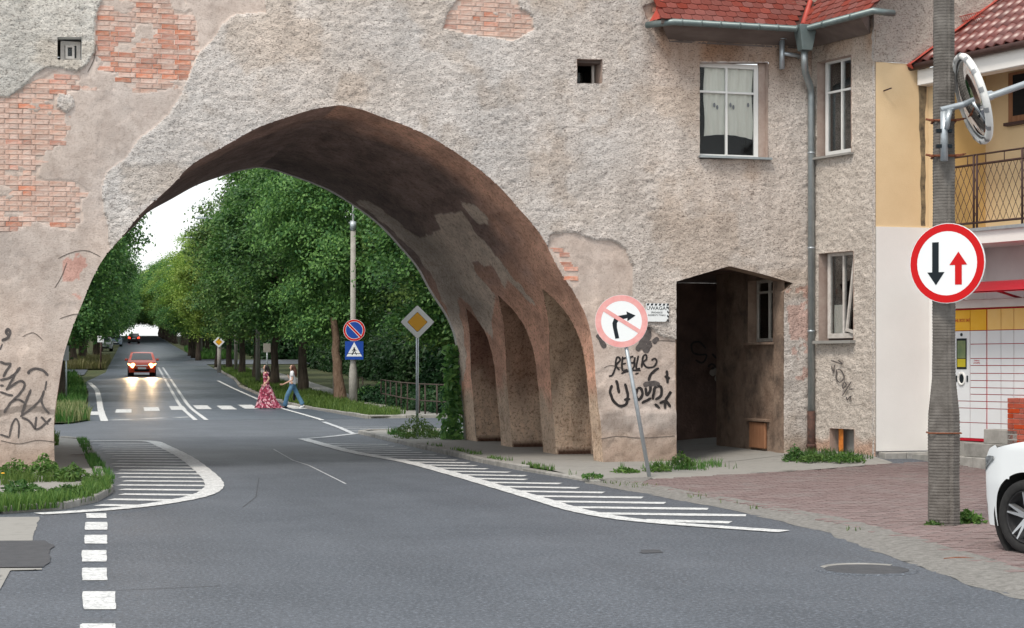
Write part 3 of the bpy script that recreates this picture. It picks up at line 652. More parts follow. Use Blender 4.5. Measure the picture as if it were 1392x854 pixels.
# ---- the hidden bulk of the building
DEP = 8.87
body = MB()
def bbox(x0, x1, y0, y1, z0, z1): body.box(((x0 + x1) / 2, (y0 + y1) / 2, (z0 + z1) / 2), (x1 - x0, y1 - y0, z1 - z0))
bbox(-6, -1.6, -.03, DEP, -.1, 9.4); bbox(-1.6, 10.2, .0, DEP, 7.76, 9.4)
bbox(10.2, 13.08, .3, DEP, 7.76, 9.4); bbox(-1.58, -.8, .4, DEP, -.1, 7.7)
body.build('rear_block', mt['render_plain'], gate)
# rear wall with the arch
rw = MB(); n = len(archp)
xs0 = -1.6
lo = [(p[0], p[1]) for p in archp]
ap = max(range(n), key=lambda i: lo[i][1])
polyl = [(-1.6, -.15)] + lo[:ap + 1] + [(lo[ap][0], 7.75), (-1.6, 7.75)]
polyr = [lo[ap]] + lo[ap + 1:] + [(16, -.15), (16, 7.75), (lo[ap][0], 7.75)]
for pl_ in (polyl, polyr): rw.prism(pl_, -.2, 0, Matrix.Translation((0, DEP, 0)) @ Matrix.Rotation(math.radians(90), 4, 'X'))
rw.build('rear_wall', mt['render_plain'], gate)
# ---- vault
pp = np.array(archp); seg = np.hypot(*(pp[1:] - pp[:-1]).T); S_ = np.concatenate([[0], np.cumsum(seg)]); SL = S_[-1]; s_ap = S_[ap]
def prof(s): return np.interp(s, S_, pp[:, 0]), np.interp(s, S_, pp[:, 1])
def s_of_z(z): return float(np.interp(-z, -pp[ap:, 1], S_[ap:]))
niche = []
for (y0, y1) in ((.44, 2.50), (3.29, 5.34), (6.13, 8.01)):
    ym = (y0 + y1) / 2; hw = (y1 - y0) / 2; o = [(y0, .02)]
    o += [(y0, z) for z in np.arange(.2, 1.3, .15)]
    for k in range(1, 11): 
        th = k / 10 * math.radians(60); R_ = 2 * hw; o.append((y0 + (R_ - R_ * math.cos(th)), 1.3 + R_ * math.sin(th) * .92))
    o2 = [(2 * ym - y, z) for y, z in o[:-1]][::-1]
    niche.append([(y, s_of_z(z)) for y, z in o + o2])
hd_ = ar(0, SL, .045); ya = ar(0, DEP, .045)
a, b, q = sheet(ya, hd_, None, niche)
X, Z = prof(b); X2, Z2 = prof(b + .02); tx = X2 - X; tz = Z2 - Z; ln = np.hypot(tx, tz) + 1e-9; nx = tz / ln; nz = -tx / ln       # inward normal
dsp = .03 * (fbm(a, b, .5, 4, 51) - .5) + .012 * (fbm(a * .5, b, .1, 3, 52) - .5)
fade = sm(a / .05); dsp = dsp * fade
edge_y = np.where(a < 1e-4, -HF(X, Z, layer(X, Z)) + .0, a)
V = np.stack([X + nx * dsp, edge_y, Z + nz * dsp], 1)
qx, qy = topx(np.stack([X, a, Z], 1))
def zz(pts): return [(x / 2.847 + 430, y / 2.847 + 220) for x, y in pts]
GA = wob(zz([(455, 205), (560, 195), (600, 250), (660, 320), (745, 430), (790, 480), (850, 560), (820, 545), (760, 470), (745, 455), (730, 490), (700, 430), (670, 395), (655, 410), (630, 390), (600, 385), (610, 420), (640, 460), (690, 510), (680, 690), (640, 640), (600, 560), (560, 520), (545, 530), (580, 740), (570, 854), (555, 854), (540, 740), (500, 560), (440, 430), (380, 350), (300, 270), (150, 150), (200, 145), (250, 180), (330, 250), (400, 300), (480, 262)]), 3, 4, 3)
GB = wob(zz([(560, 155), (620, 175), (665, 215), (665, 245), (620, 240), (590, 205)]), 2, 3, 3)
brown = np.array([.82, .48, .35]); soot = np.array([.31, .22, .195]); grey = np.array([.76, .63, .53]); beige = np.array([.74, .565, .43])
nn = fbm(a, b, .9, 4, 71); n2 = fbm(a * .35, b, .3, 4, 72)
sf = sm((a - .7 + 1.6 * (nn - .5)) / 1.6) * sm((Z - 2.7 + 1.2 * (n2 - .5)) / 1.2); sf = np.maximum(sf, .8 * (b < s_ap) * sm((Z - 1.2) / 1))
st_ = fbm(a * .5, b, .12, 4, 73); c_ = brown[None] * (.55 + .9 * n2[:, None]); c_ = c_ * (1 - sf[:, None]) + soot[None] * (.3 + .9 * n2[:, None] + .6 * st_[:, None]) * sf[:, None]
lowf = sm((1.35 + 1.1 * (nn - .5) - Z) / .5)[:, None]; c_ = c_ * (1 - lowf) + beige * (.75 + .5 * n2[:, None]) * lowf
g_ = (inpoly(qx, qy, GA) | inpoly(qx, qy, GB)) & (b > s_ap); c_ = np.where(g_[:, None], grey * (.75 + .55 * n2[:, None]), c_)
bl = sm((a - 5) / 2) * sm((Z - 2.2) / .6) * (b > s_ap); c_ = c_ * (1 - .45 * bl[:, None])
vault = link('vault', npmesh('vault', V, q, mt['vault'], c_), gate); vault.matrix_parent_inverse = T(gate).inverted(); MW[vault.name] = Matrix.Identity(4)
XB = archp[-1][0] + .66
def nz3(P, amp, sc_, seed):
    return amp * (fbm(P[:, 1] + P[:, 0], P[:, 2], sc_, 4, seed) - .5)
for k, nc in enumerate(niche):
    ns = 14; ring = []
    o = []
    for i in range(len(nc)):
        y0, s0 = nc[i]; y1, s1 = nc[(i + 1) % len(nc)]
        if i == len(nc) - 1: break
        m = max(1, int(math.hypot(y1 - y0, s1 - s0) / .08))
        for j in range(m): o.append((y0 + (y1 - y0) * j / m, s0 + (s1 - s0) * j / m))
    o.append(nc[-1]); o = np.array(o); X0, Z0 = prof(o[:, 1])
    V = []; 
    for j in range(ns + 1):
        f = j / ns; P = np.stack([X0 + (XB - X0) * f, o[:, 0], Z0], 1)
        d = .05 * (fbm(P[:, 0] * 2 + 3 * k, o[:, 1], .3, 4, 90) - .5) + .02 * (fbm(P[:, 0], o[:, 1], .09, 3, 93) - .5)
        if 0 < j: P[:, 1] += d * np.where(o[:, 0] > (nc[0][0] + nc[-1][0]) / 2, 1, -1) * (Z0 < 2.9)
        V.append(P)
    V = np.concatenate(V); m = len(o); Q = np.array([(j * m + i, j * m + i + 1, (j + 1) * m + i + 1, (j + 1) * m + i) for j in range(ns) for i in range(m - 1)])
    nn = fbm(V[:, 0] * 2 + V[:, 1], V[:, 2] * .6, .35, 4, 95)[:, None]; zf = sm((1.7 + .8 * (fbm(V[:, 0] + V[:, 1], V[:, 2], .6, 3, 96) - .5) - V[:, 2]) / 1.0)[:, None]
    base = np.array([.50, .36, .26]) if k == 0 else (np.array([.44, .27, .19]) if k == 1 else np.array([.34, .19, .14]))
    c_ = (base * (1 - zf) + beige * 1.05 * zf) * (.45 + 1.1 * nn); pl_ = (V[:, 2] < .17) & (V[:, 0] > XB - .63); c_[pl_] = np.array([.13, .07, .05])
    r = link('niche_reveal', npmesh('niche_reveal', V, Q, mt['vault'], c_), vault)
    yb0, yb1 = nc[0][0] - .1, nc[-1][0] + .1; A_, B_ = np.meshgrid(ar(yb0, yb1, .06), ar(-.1, 3.4, .06), indexing='ij')
    V = np.stack([XB - .03 + .05 * (fbm(A_, B_, .3, 4, 97 + k) - .5), A_, B_], -1).reshape(-1, 3); ni, nj = A_.shape; I = np.arange(ni * nj).reshape(ni, nj)
    Q = np.stack([I[:-1, :-1], I[1:, :-1], I[1:, 1:], I[:-1, 1:]], -1).reshape(-1, 4)
    zf = sm((1.5 - V[:, 2]) / 1)[:, None]; c_ = (np.array([.34, .25, .18]) * (1 - zf) + beige * zf) * (.6 + .8 * fbm(V[:, 1], V[:, 2], .3, 4, 5)[:, None])
    link('niche_back', npmesh('niche_back', V, Q, mt['vault'], c_), vault)
# ---- generic openings
def frame_axes(O, e, n_): return Matrix(((e.x, 0, n_.x, O.x), (e.y, 0, n_.y, O.y), (0, 1, 0, O.z), (0, 0, 0, 1)))   # local x along wall, y up, z outward
def reveal(poly, M_, d0, d1, m, parent, name='reveal'):
    mb = MB(); n = len(poly); vs = [M_ @ Vector((x, y, d)) for d in (d0, d1) for x, y in poly]
    mb.add(vs, [(i, (i + 1) % n, n + (i + 1) % n, n + i) for i in range(n)]); return mb.build(name, m, parent)
def window(M_, x0, x1, y0, y1, mull=(.5,), trans=(), fw_=.055, parent=None, frame=None, sillm=None, curtain=None, back=.5, sill=True, name='window', dz=0., bar=.035):
    mb = MB(); m = frame or mt['white']; dd = .05
    def bx(a0, a1, b0, b1, z0, z1, mbb=mb): mbb.hexa([M_ @ Vector(p) for p in ((a0, b0, z0), (a1, b0, z0), (a1, b0, z1), (a0, b0, z1), (a0, b1, z0), (a1, b1, z0), (a1, b1, z1), (a0, b1, z1))])
    bx(x0, x0 + fw_, y0, y1, dz - dd, dz); bx(x1 - fw_, x1, y0, y1, dz - dd, dz); bx(x0 + fw_, x1 - fw_, y1 - fw_, y1, dz - dd, dz); bx(x0 + fw_, x1 - fw_, y0, y0 + fw_ * 1.15, dz - dd, dz)
    W = x1 - x0; Hh = y1 - y0
    for k in mull: bx(x0 + W * k - bar / 2, x0 + W * k + bar / 2, y0 + fw_, y1 - fw_, dz - dd, dz + .004)
    for k in trans: bx(x0 + fw_, x1 - fw_, y0 + Hh * k - bar / 2, y0 + Hh * k + bar / 2, dz - dd + .003, dz + .001)
    wn = mb.build(name, m, parent)
    xs_ = [0] + list(mull) + [1]; ys_ = [0] + list(trans) + [1]
    for i in range(len(xs_) - 1):
        for j in range(len(ys_) - 1):
            mb = MB(); bx(x0 + max(W * xs_[i], fw_), x0 + min(W * xs_[i + 1], W - fw_), y0 + max(Hh * ys_[j], fw_), y0 + min(Hh * ys_[j + 1], Hh - fw_), dz - .03, dz - .024, mb); mb.build('pane', mt['glass'], wn)
    mb = MB()                                   # dark room box behind
    a0, a1, b0, b1, z0, z1 = x0, x1, y0, y1, dz - dd - back, dz - dd
    c = [M_ @ Vector(p) for p in ((a0, b0, z0), (a1, b0, z0), (a1, b1, z0), (a0, b1, z0), (a0, b0, z1), (a1, b0, z1), (a1, b1, z1), (a0, b1, z1))]
    mb.add(c, [(0, 1, 2, 3), (0, 1, 5, 4), (1, 2, 6, 5), (2, 3, 7, 6), (3, 0, 4, 7)]); mb.build('room', mt['dark'], wn)
    if sill:
        mb = MB(); bx(x0 - .03, x1 + .03, y0 - .045, y0 - .003, dz - .02, dz + .20, mb); mb.build('sill', sillm or mt['concrete'], wn, bevel=.006)
    return wn
def curtain(M_, x0, x1, y0, y1, z, parent, amp=.02, waves=7, lower=None):
    n = 40; m = 8; mb = MB(); vs = []
    for j in range(m + 1):
        for i in range(n + 1):
            f = i / n; yb = y0 if lower is None else y0 + lower(f)
            vs.append(M_ @ Vector((x0 + (x1 - x0) * f + .01 * math.sin(j), yb + (y1 - yb) * j / m, z + amp * math.sin(f * waves * 6.28 + .4 * math.sin(j * .9)))))
    mb.add(vs, [(j * (n + 1) + i, j * (n + 1) + i + 1, (j + 1) * (n + 1) + i + 1, (j + 1) * (n + 1) + i) for j in range(m) for i in range(n)], 0, True)
    return mb.build('curtain', mt['curtain'], parent)
MF = frame_axes(Vector((0, 0, 0)), Vector((1, 0, 0)), Vector((0, -1, 0)))
mt['reveal'] = M('reveal_plaster', (.36, .27, .23), (.46, .37, .32), 6, .95, bump=.5, bscale=40)
reveal(H_win, MF, .035, -.16, mt['reveal'], fw)
(x0, z1), (x1, _), (_, z0), _ = H_win
wq = rect(947, 83, 1034, 218)
W = window(MF, wq[0][0], wq[1][0], wq[2][1], wq[0][1], (.5,), (.70,), fw_=.075, parent=gate, dz=-.10, sill=False)
mb = MB().box(((x0 + x1) / 2 - .0, -.035, z0 - .0), (x1 - x0 + .06, .22, .035)); mb.build('sill', mt['zinc'], W)
mb = MB().box(((wq[1][0] + x1) / 2 + .034, .115, (z0 + z1) / 2), (x1 - wq[1][0] + .06, .06, z1 - z0 + .1)); mb.build('side_strip', mt['reveal'], W)
cq = rect(962, 92, 1028, 186)
cu = curtain(MF, cq[0][0], cq[1][0], cq[2][1], cq[0][1] + .1, -.165, W, .016, 5, lambda f: .05 * math.sin(f * 3.1) - .03 * f)
for (cx, cy) in ((971, 143), (993, 143), (1017, 143), (975, 146), (997, 146)):
    p = FP(cx, cy, .145); mb = MB(); mb.lathe([(0, 0), (.022, .001), (.012, .002)], 7, Matrix.Translation((p.x, .146, p.z)) @ Matrix.Rotation(1.57, 4, 'X') @ Matrix.Diagonal((1, 1.9, 1, 1)), smooth=False); mb.build('embroidery', mt['motif'], W)
for nm, hq, inn in (('left', H_sl, 0), ('right', H_sr, 1)):
    reveal(hq, MF, .05, -.25 if inn == 0 else -.5, mt['white'] if inn == 0 else mt['smooth2'] if 'smooth2' in mt else mt['reveal'], fw)
    xs_ = [p[0] for p in hq]; zs_ = [p[1] for p in hq]
    if inn == 0:
        window(MF, min(xs_) + .05, max(xs_) - .01, min(zs_) + .0, max(zs_) - .04, (), (), .06, gate, mt['oldwhite'], dz=-.16, sill=False)
        window(MF, min(xs_) + .12, max(xs_) - .1, min(zs_) + .05, max(zs_) - .1, (), (), .035, gate, mt['oldwhite'], dz=-.12, sill=False)
    else:
        window(MF, min(xs_) - .05, max(xs_) + .05, min(zs_) - .05, max(zs_) + .05, (), (), .03, gate, mt['dark'], dz=-.5, sill=False)
        mb = MB().box((max(xs_) - .055, .28, sum((min(zs_), max(zs_))) / 2), (.04, .05, max(zs_) - min(zs_))); mb.build('post', mt['oldwhite'], gate)
        mb = MB().box((sum((min(xs_), max(xs_))) / 2, .2, max(zs_) - .03), (max(xs_) - min(xs_), .3, .05)); mb.build('lintel', mt['soffit'], gate)
# ---- covered passage
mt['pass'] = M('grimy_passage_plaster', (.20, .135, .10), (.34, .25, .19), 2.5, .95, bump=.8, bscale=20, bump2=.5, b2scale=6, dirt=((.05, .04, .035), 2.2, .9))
mt['passdark'] = M('dark_passage_plaster', (.085, .055, .045), (.19, .12, .095), 1.6, .95, bump=.6, bscale=20, dirt=((.07, .05, .045), 1.5, .8))  # darker plaster for the inner passage walls and ceiling
XL = H_door[0][0]; XRr = H_door[-1][0]
pw = MB(); ztop = 3.35
doorp = [p for p in H_door]; doorp[0] = (doorp[0][0], -.1); doorp[-1] = (doorp[-1][0], -.1)
mb = MB(); n = len(doorp); vs = [(x, y_, z) for y_ in (-.04, .35) for x, z in doorp]
mb.add(vs, [(i, i + 1, n + i + 1, n + i) for i in range(n - 1)]); mb.build('passage_reveal', mt['pass'], gate)
def wallgrid(name, P0, du, dv, nu, nv, m, parent, amp=.02, hole=None, sc_=.3, seed=1, cols=None):
    A_, B_ = np.meshgrid(np.linspace(0, 1, nu + 1), np.linspace(0, 1, nv + 1), indexing='ij'); du = Vector(du); dv = Vector(dv); nrm = du.cross(dv).normalized()
    Lu, Lv = du.length, dv.length; d = amp * (fbm(A_ * Lu, B_ * Lv, sc_, 4, seed) - .5)
    V = np.array(P0)[None, None] + A_[..., None] * np.array(du) + B_[..., None] * np.array(dv) + d[..., None] * np.array(nrm)
    I = np.arange((nu + 1) * (nv + 1)).reshape(nu + 1, nv + 1); Q = np.stack([I[:-1, :-1], I[1:, :-1], I[1:, 1:], I[:-1, 1:]], -1).reshape(-1, 4)
    o = link(name, npmesh(name, V.reshape(-1, 3), Q, m), parent); o.matrix_parent_inverse = T(parent).inverted() if parent else Matrix.Identity(4); MW[o.name] = Matrix.Identity(4); return o
XW = XRr + .03
# right wall pieces round the window
def xp(px, py): p = PL(px, py, (XW, 0, 0), Vector((1, 0, 0))); return p.y, p.z
yA, zA = xp(1018, 465); yB, zB = xp(1052, 384)
yN, yFf = min(yA, yB), max(yA, yB)
zs0 = xp(1035, 466)[1]; zs1 = xp(1035, 380)[1]
wallgrid('passage_wall', (XW, .0, -.1), (0, 2.95, 0), (0, 0, zs0 + .1), 60, 40, mt['pass'], gate, .04)
wallgrid('passage_wall', (XW, .0, zs1), (0, 2.95, 0), (0, 0, ztop - zs1), 40, 10, mt['pass'], gate, .02)
wallgrid('passage_wall', (XW, .0, zs0), (0, yN, 0), (0, 0, zs1 - zs0), 20, 20, mt['pass'], gate, .02)
wallgrid('passage_wall', (XW, yFf, zs0), (0, 2.95 - yFf, 0), (0, 0, zs1 - zs0), 20, 20, mt['pass'], gate, .02)
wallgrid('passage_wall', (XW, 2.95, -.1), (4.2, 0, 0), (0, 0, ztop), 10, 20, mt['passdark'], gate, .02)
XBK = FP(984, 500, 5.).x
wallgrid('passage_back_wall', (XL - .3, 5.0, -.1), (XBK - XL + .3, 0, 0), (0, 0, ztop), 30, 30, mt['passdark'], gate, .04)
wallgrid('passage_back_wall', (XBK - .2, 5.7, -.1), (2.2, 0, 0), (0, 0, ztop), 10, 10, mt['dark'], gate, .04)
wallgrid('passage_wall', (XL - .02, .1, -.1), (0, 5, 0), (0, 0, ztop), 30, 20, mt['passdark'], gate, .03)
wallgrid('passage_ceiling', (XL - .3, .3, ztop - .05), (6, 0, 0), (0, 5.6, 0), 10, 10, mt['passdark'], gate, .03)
gsheet('passage_floor', mt['concrete'], [(XL - .02, -.35), (XW + .02, -.35), (XW + .02, 2.95), (XW + 4, 3), (XW + 4, 5.8), (XL - .3, 5.8)], .0265, .15)
MP = frame_axes(Vector((XW, 0, 0)), Vector((0, -1, 0)), Vector((-1, 0, 0)))
reveal([(-yN, zs0), (-yFf, zs0), (-yFf, zs1), (-yN, zs1)], MP, .02, -.3, mt['pass'], gate)
mt['greywhite'] = M('grey_white_frame', (.40, .36, .32), (.52, .48, .43), 9, .6)  # greyer white for the passage window frame
W = window(MP, -yFf + .02, -yN, zs0 + .02, zs1, (.5,), (.8,), .05, gate, mt['greywhite'], dz=-.14, sill=False, back=.4)
mb = MB().box((XW - .04, (yN + yFf) / 2, zs0 - .015), (.2, yFf - yN + .1, .04)); mb.build('sill', mt['pass'], W)
(bx0, bz0), (bx1, bz1) = xp(1022, 575), xp(1043, 612)
mb = MB().box((XW - .03, (bx0 + bx1) / 2, (bz0 + bz1) / 2 + .02), (.05, abs(bx0 - bx1), abs(bz1 - bz0))); mb.build('cellar_hatch', mt['board'], gate, bevel=.01)
mb = MB().box((XW - .03, (bx0 + bx1) / 2, bz0 + .06), (.12, abs(bx0 - bx1) + .2, .05)); mb.build('hatch_lintel', mt['pass'], gate, bevel=.01)
# ---- wing wall (turned towards the street)
Aw = Vector((13.08, 0, 0)); Bw = Vector((13.47, -1.57, 0)); ew = (Bw - Aw).normalized(); nw = Vector((-ew.y * -1, 0, 0))
nw = Vector((ew.y, -ew.x, 0)); 
if nw.dot(Vector((0, -D, 0)) - Aw) < 0: nw = -nw
WL = (Bw - Aw).length; MWG = frame_axes(Aw, ew, nw)
def WP(px, py, d=0.): p = PL(px, py, Aw + nw * d, nw); return (p - Aw).dot(ew), p.z
def wrect(x0, y0, x1, y1, d=0.): a_ = WP(x0, y0, d); b_ = WP(x1, y1, d); c1 = WP(x1, y0, d); c2 = WP(x0, y1, d); return [a_, c1, b_, c2]
def hrect(x0, y0, x1, y1, d=0.):                 # true rectangle from the spans at its middle
    xm, ym = (x0 + x1) / 2, (y0 + y1) / 2; s0 = WP(x0, ym, d)[0]; s1 = WP(x1, ym, d)[0]; zt = WP(xm, y0, d)[1]; zb = WP(xm, y1, d)[1]
    return [(s0, zt), (s1, zt), (s1, zb), (s0, zb)]
U = hrect(1112, 80, 1158, 211); Lw = hrect(1114, 343, 1161, 463); Cw = hrect(1129, 583, 1162, 617)
outer = [(0, -.15), (WL, -.15), (WL, 9), (0, 9)]
a, b, q = sheet(ar(0, WL, .0225), ar(-.15, 8.0, .0225), [(0, -.15), (WL, -.15), (WL, 8), (0, 8)], [U, Lw, Cw])
hh = .034 * (fbm(a, b * 1.5, .12, 4, 109) - .5) + .012 * (vn(a, b * 1.4, .045, 16) - .5) + .02 * np.clip(vn(a, b * 1.6, .085, 112) - .35, 0, 1); hh *= sm(np.minimum(a, WL - a) / .05)
tone = 1 + .25 * (fbm(a, b, .9, 4, 140) - .5); col = np.stack([tone] * 3, 1) * np.array([.93, .89, .84])
qx, qy = topx(np.stack([Aw.x + a * ew.x, Aw.y + a * ew.y, b], 1))
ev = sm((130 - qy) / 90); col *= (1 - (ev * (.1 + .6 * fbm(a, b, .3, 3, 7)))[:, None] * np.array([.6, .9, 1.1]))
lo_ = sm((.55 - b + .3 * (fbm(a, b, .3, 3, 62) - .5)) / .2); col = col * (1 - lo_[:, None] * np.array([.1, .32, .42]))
V = np.stack([Aw.x + a * ew.x + nw.x * hh, Aw.y + a * ew.y + nw.y * hh, b], 1)
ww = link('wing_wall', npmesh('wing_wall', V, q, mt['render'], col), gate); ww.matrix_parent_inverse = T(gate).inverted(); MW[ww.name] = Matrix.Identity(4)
for hq in (U, Lw): reveal(hq, MWG, .02, -.2, mt['reveal'], ww)
reveal(Cw, MWG, .02, -.3, mt['reveal'], ww)
uq = hrect(1122, 84, 1158, 211, -.12); W = window(MWG, uq[0][0], U[1][0], U[2][1] + .02, U[0][1] + .03, (.52,), (.66,), .065, gate, dz=-.12, sill=False)
mb = MB().hexa([MWG @ Vector(p) for p in ((U[0][0] - .05, U[2][1] - .035, -.12), (U[1][0] + .04, U[2][1] - .035, -.12), (U[1][0] + .04, U[2][1] - .035, .09), (U[0][0] - .05, U[2][1] - .035, .09), (U[0][0] - .05, U[2][1], -.12), (U[1][0] + .04, U[2][1], -.12), (U[1][0] + .04, U[2][1], .09), (U[0][0] - .05, U[2][1], .09))]); mb.build('sill', mt['concrete'], W)
lq = hrect(1125, 346, 1161, 458, -.12); W = window(MWG, lq[0][0], Lw[1][0], Lw[2][1] + .04, Lw[0][1] + .02, (.5,), (), .07, gate, mt['oldwhite'], dz=-.12, sill=False)
sh = MB(); x_h = (lq[0][0] + Lw[1][0]) / 2 + .02                                   # casement tilted in the opening
Mt = MWG @ Matrix.Translation((Lw[1][0] - .02, Lw[2][1] + .1, -.04)) @ Matrix.Rotation(math.radians(-9), 4, 'Z') @ Matrix.Rotation(math.radians(-14), 4, 'Y')
for (a0, a1, b0, b1) in ((-.36, -.31, 0, 1.2), (-.05, 0, 0, 1.2), (-.31, -.05, 0, .05), (-.31, -.05, 1.15, 1.2)):
    sh.hexa([Mt @ Vector(p) for p in ((a0, b0, -.03), (a1, b0, -.03), (a1, b0, 0), (a0, b0, 0), (a0, b1, -.03), (a1, b1, -.03), (a1, b1, 0), (a0, b1, 0))])
sh.build('casement', mt['oldwhite'], W)
curtain(MWG, lq[0][0] + .05, lq[0][0] + .35, Lw[2][1] + .06, Lw[2][1] + .6, -.22, W, .012, 5)
mb = MB().hexa([MWG @ Vector(p) for p in ((Lw[0][0] - .04, Lw[2][1] - .05, -.12), (Lw[1][0] + .04, Lw[2][1] - .05, -.12), (Lw[1][0] + .04, Lw[2][1] - .05, .12), (Lw[0][0] - .04, Lw[2][1] - .05, .12), (Lw[0][0] - .04, Lw[2][1], -.12), (Lw[1][0] + .04, Lw[2][1], -.12), (Lw[1][0] + .04, Lw[2][1], .12), (Lw[0][0] - .04, Lw[2][1], .12))]); mb.build('sill', mt['concrete'], W)
mb = MB(); s0, s1 = Cw[0][0], Cw[1][0]; z0, z1 = Cw[2][1], Cw[0][1]
mb.hexa([MWG @ Vector(p) for p in ((s0 - .05, z0, -.2), (s1 + .05, z0, -.2), (s1 + .05, z0, -.18), (s0 - .05, z0, -.18), (s0 - .05, z1, -.2), (s1 + .05, z1, -.2), (s1 + .05, z1, -.18), (s0 - .05, z1, -.18))])
cp = mb.build('cellar_window_infill', mt['concrete'], gate)
sx = s0 + (s1 - s0) * .42
mb = MB().hexa([MWG @ Vector(p) for p in ((s0 + .1, z0, -.1), (sx, z0, -.06), (sx, z0, -.05), (s0 + .1, z0, -.09), (s0 + .1, z1, -.1), (sx, z1, -.06), (sx, z1, -.05), (s0 + .1, z1, -.09))]); mb.build('rusty_sheet', mt['rustsheet'], cp)
# ---- roof, gutter, cornice, downpipe
OUT = .45; ZE = 7.27
Pc = Vector((13.08, 0, 0)) + nw * OUT; s_c = (-OUT - Pc.y) / ew.y; Pc = Pc + ew * s_c; Pc.z = ZE                # corner of the eaves
roof = thing('roof', None, None, (Pc.x, Pc.y, ZE)); roof.parent = gate; roof.matrix_parent_inverse = T(gate).inverted()
SLP = math.radians(48); XLr = FP(905, 20, -OUT).x
tv = []
for k in range(5):
    w2 = .088; pts = [(-w2, .0 + .03)] + [(w2 * math.sin(t_), .03 - .03 * math.cos(t_)) for t_ in np.linspace(-1.2, 1.2, 6)] + [(w2, .03)] + [(w2, .26), (-w2, .26)]
    mb = MB().prism([(x, y) for x, y in pts], -.006, .010, Matrix.Rotation(random.uniform(-.015, .015), 4, 'Z') @ Matrix.Rotation(math.radians(-4.5), 4, 'X'))
    o = mb.build('roof_tile', mt['tile']); tv.append(o.data); bpy.data.objects.remove(o)
def slope_frame(P0, e, inw): up = (inw * math.cos(SLP) + Vector((0, 0, 1)) * math.sin(SLP)); nn_ = e.cross(up).normalized(); 
def put_tiles(P0, e, inw, n_rows, srange, clip):
    up = inw * math.cos(SLP) + Vector((0, 0, 1)) * math.sin(SLP); nn_ = e.cross(up).normalized()
    if nn_.z < 0: nn_ = -nn_
    R_ = Matrix((e, up, nn_)).transposed().to_4x4()
    for r in range(n_rows):
        s = srange[0] + (.0925 if r % 2 else 0)
        while s < srange[1]:
            if clip(s, r * .145):
                p = P0 + e * s + up * (r * .145 - .03) + nn_ * (.018)
                o = link('roof_tile', random.choice(tv), roof); o.matrix_world = Matrix.Translation(p) @ R_ ; o.matrix_parent_inverse = Matrix.Identity(4)
                Mloc = T(roof).inverted() @ Matrix.Translation(p + nn_ * random.uniform(-.002, .003)) @ R_ @ Matrix.Rotation(random.uniform(-.02, .02), 4, 'Z')
                o.location, o.rotation_euler = Mloc.to_translation(), Mloc.to_euler()
            s += .185
    return up, nn_, R_
cs = math.cos(SLP)
upA, nA, RA = put_tiles(Pc, Vector((1, 0, 0)), Vector((0, 1, 0)), 9, (XLr - Pc.x, 1.5), lambda s, v: s < .78 * v * cs - .05)
inw = -nw
upW, nWv, RW = put_tiles(Pc, ew, inw, 9, (-1.2, 1.75), lambda s, v: s > -.78 * v * cs + .06)
mb = MB()                                          # roof deck under the tiles
def deck(P0, e, up, s0, s1a, s1b, L_, nn_):
    mb.add([P0 + e * s0, P0 + e * s1a, P0 + e * s1b + up * L_, P0 + e * s0 + up * L_], [(0, 1, 2, 3)])
deck(Pc, Vector((1, 0, 0)), upA, XLr - Pc.x, 0, .78 * 3 * cs, 3, nA)
mb.add([Pc, Pc + ew * 1.75, Pc + ew * 1.75 + upW * 3, Pc - ew * .78 * 3 * cs + upW * 3], [(0, 1, 2, 3)])
mb.build('roof_deck', mt['deck'], roof)
mb = MB(); vd = (Vector((.78, 1, 0)) + Vector((0, 0, math.tan(SLP)))).normalized()
mb.tube([Pc + Vector((0, 0, .02)), Pc + vd * 2.5 + Vector((0, 0, .02))], .05, 6); mb.build('valley_flashing', mt['flash'], roof)
mb = MB(); q0 = Vector((XLr, -OUT, ZE)); ql = FP(884, 23, -.1)
mb.add([q0 + Vector((.03, 0, .03)), q0 + upA * .42 + Vector((.03, 0, .03)), Vector((ql.x, -.06, ZE + .02))], [(0, 1, 2)]); mb.add([q0 + upA * .42 + Vector((.0, 0, .03)), q0 + upA * 3 + Vector((-.0, 0, .03)), q0 + upA * 3 + Vector((.07, 0, .04)), q0 + upA * .42 + Vector((.07, 0, .04))], [(0, 1, 2, 3)]); mb.add([q0 + upA * .3, q0 + upA * 3, q0 + upA * 3 + Vector((0, 0, -1)), Vector((q0.x, 0, ZE))], [(0, 1, 2, 3)]); mb.build('verge_flashing', mt['flash'], roof)
mb = MB(); rr = .054
def half(mbb, pts):
    mbb.tube(pts, rr, 10)
gl = FP(880, 31, -.16); ge = Pc + ew * 1.80
g0 = Vector((gl.x, -.12, ZE - .06)); g1_ = Vector((gl.x + .32, -OUT - .05, ZE - .06)); g2_ = Pc + Vector((-.02, -.06, -.06)); g3 = ge + nw * .05 - Vector((0, 0, .06))
half(mb, [g0, g1_, g2_, g3, g3 + inw * .4])
mb.build('gutter', mt['gutter'], roof)
mb = MB()
for f in np.linspace(.06, .94, 7): p = g1_.lerp(g2_, f); mb.tube([p - Vector((.012, 0, 0)), p + Vector((.012, 0, 0))], rr + .006, 10)
for f in (.3, .7): p = g2_.lerp(g3, f); mb.tube([p - ew * .012, p + ew * .012], rr + .006, 10)
mb.build('gutter_joint', mt['gutter'], roof)
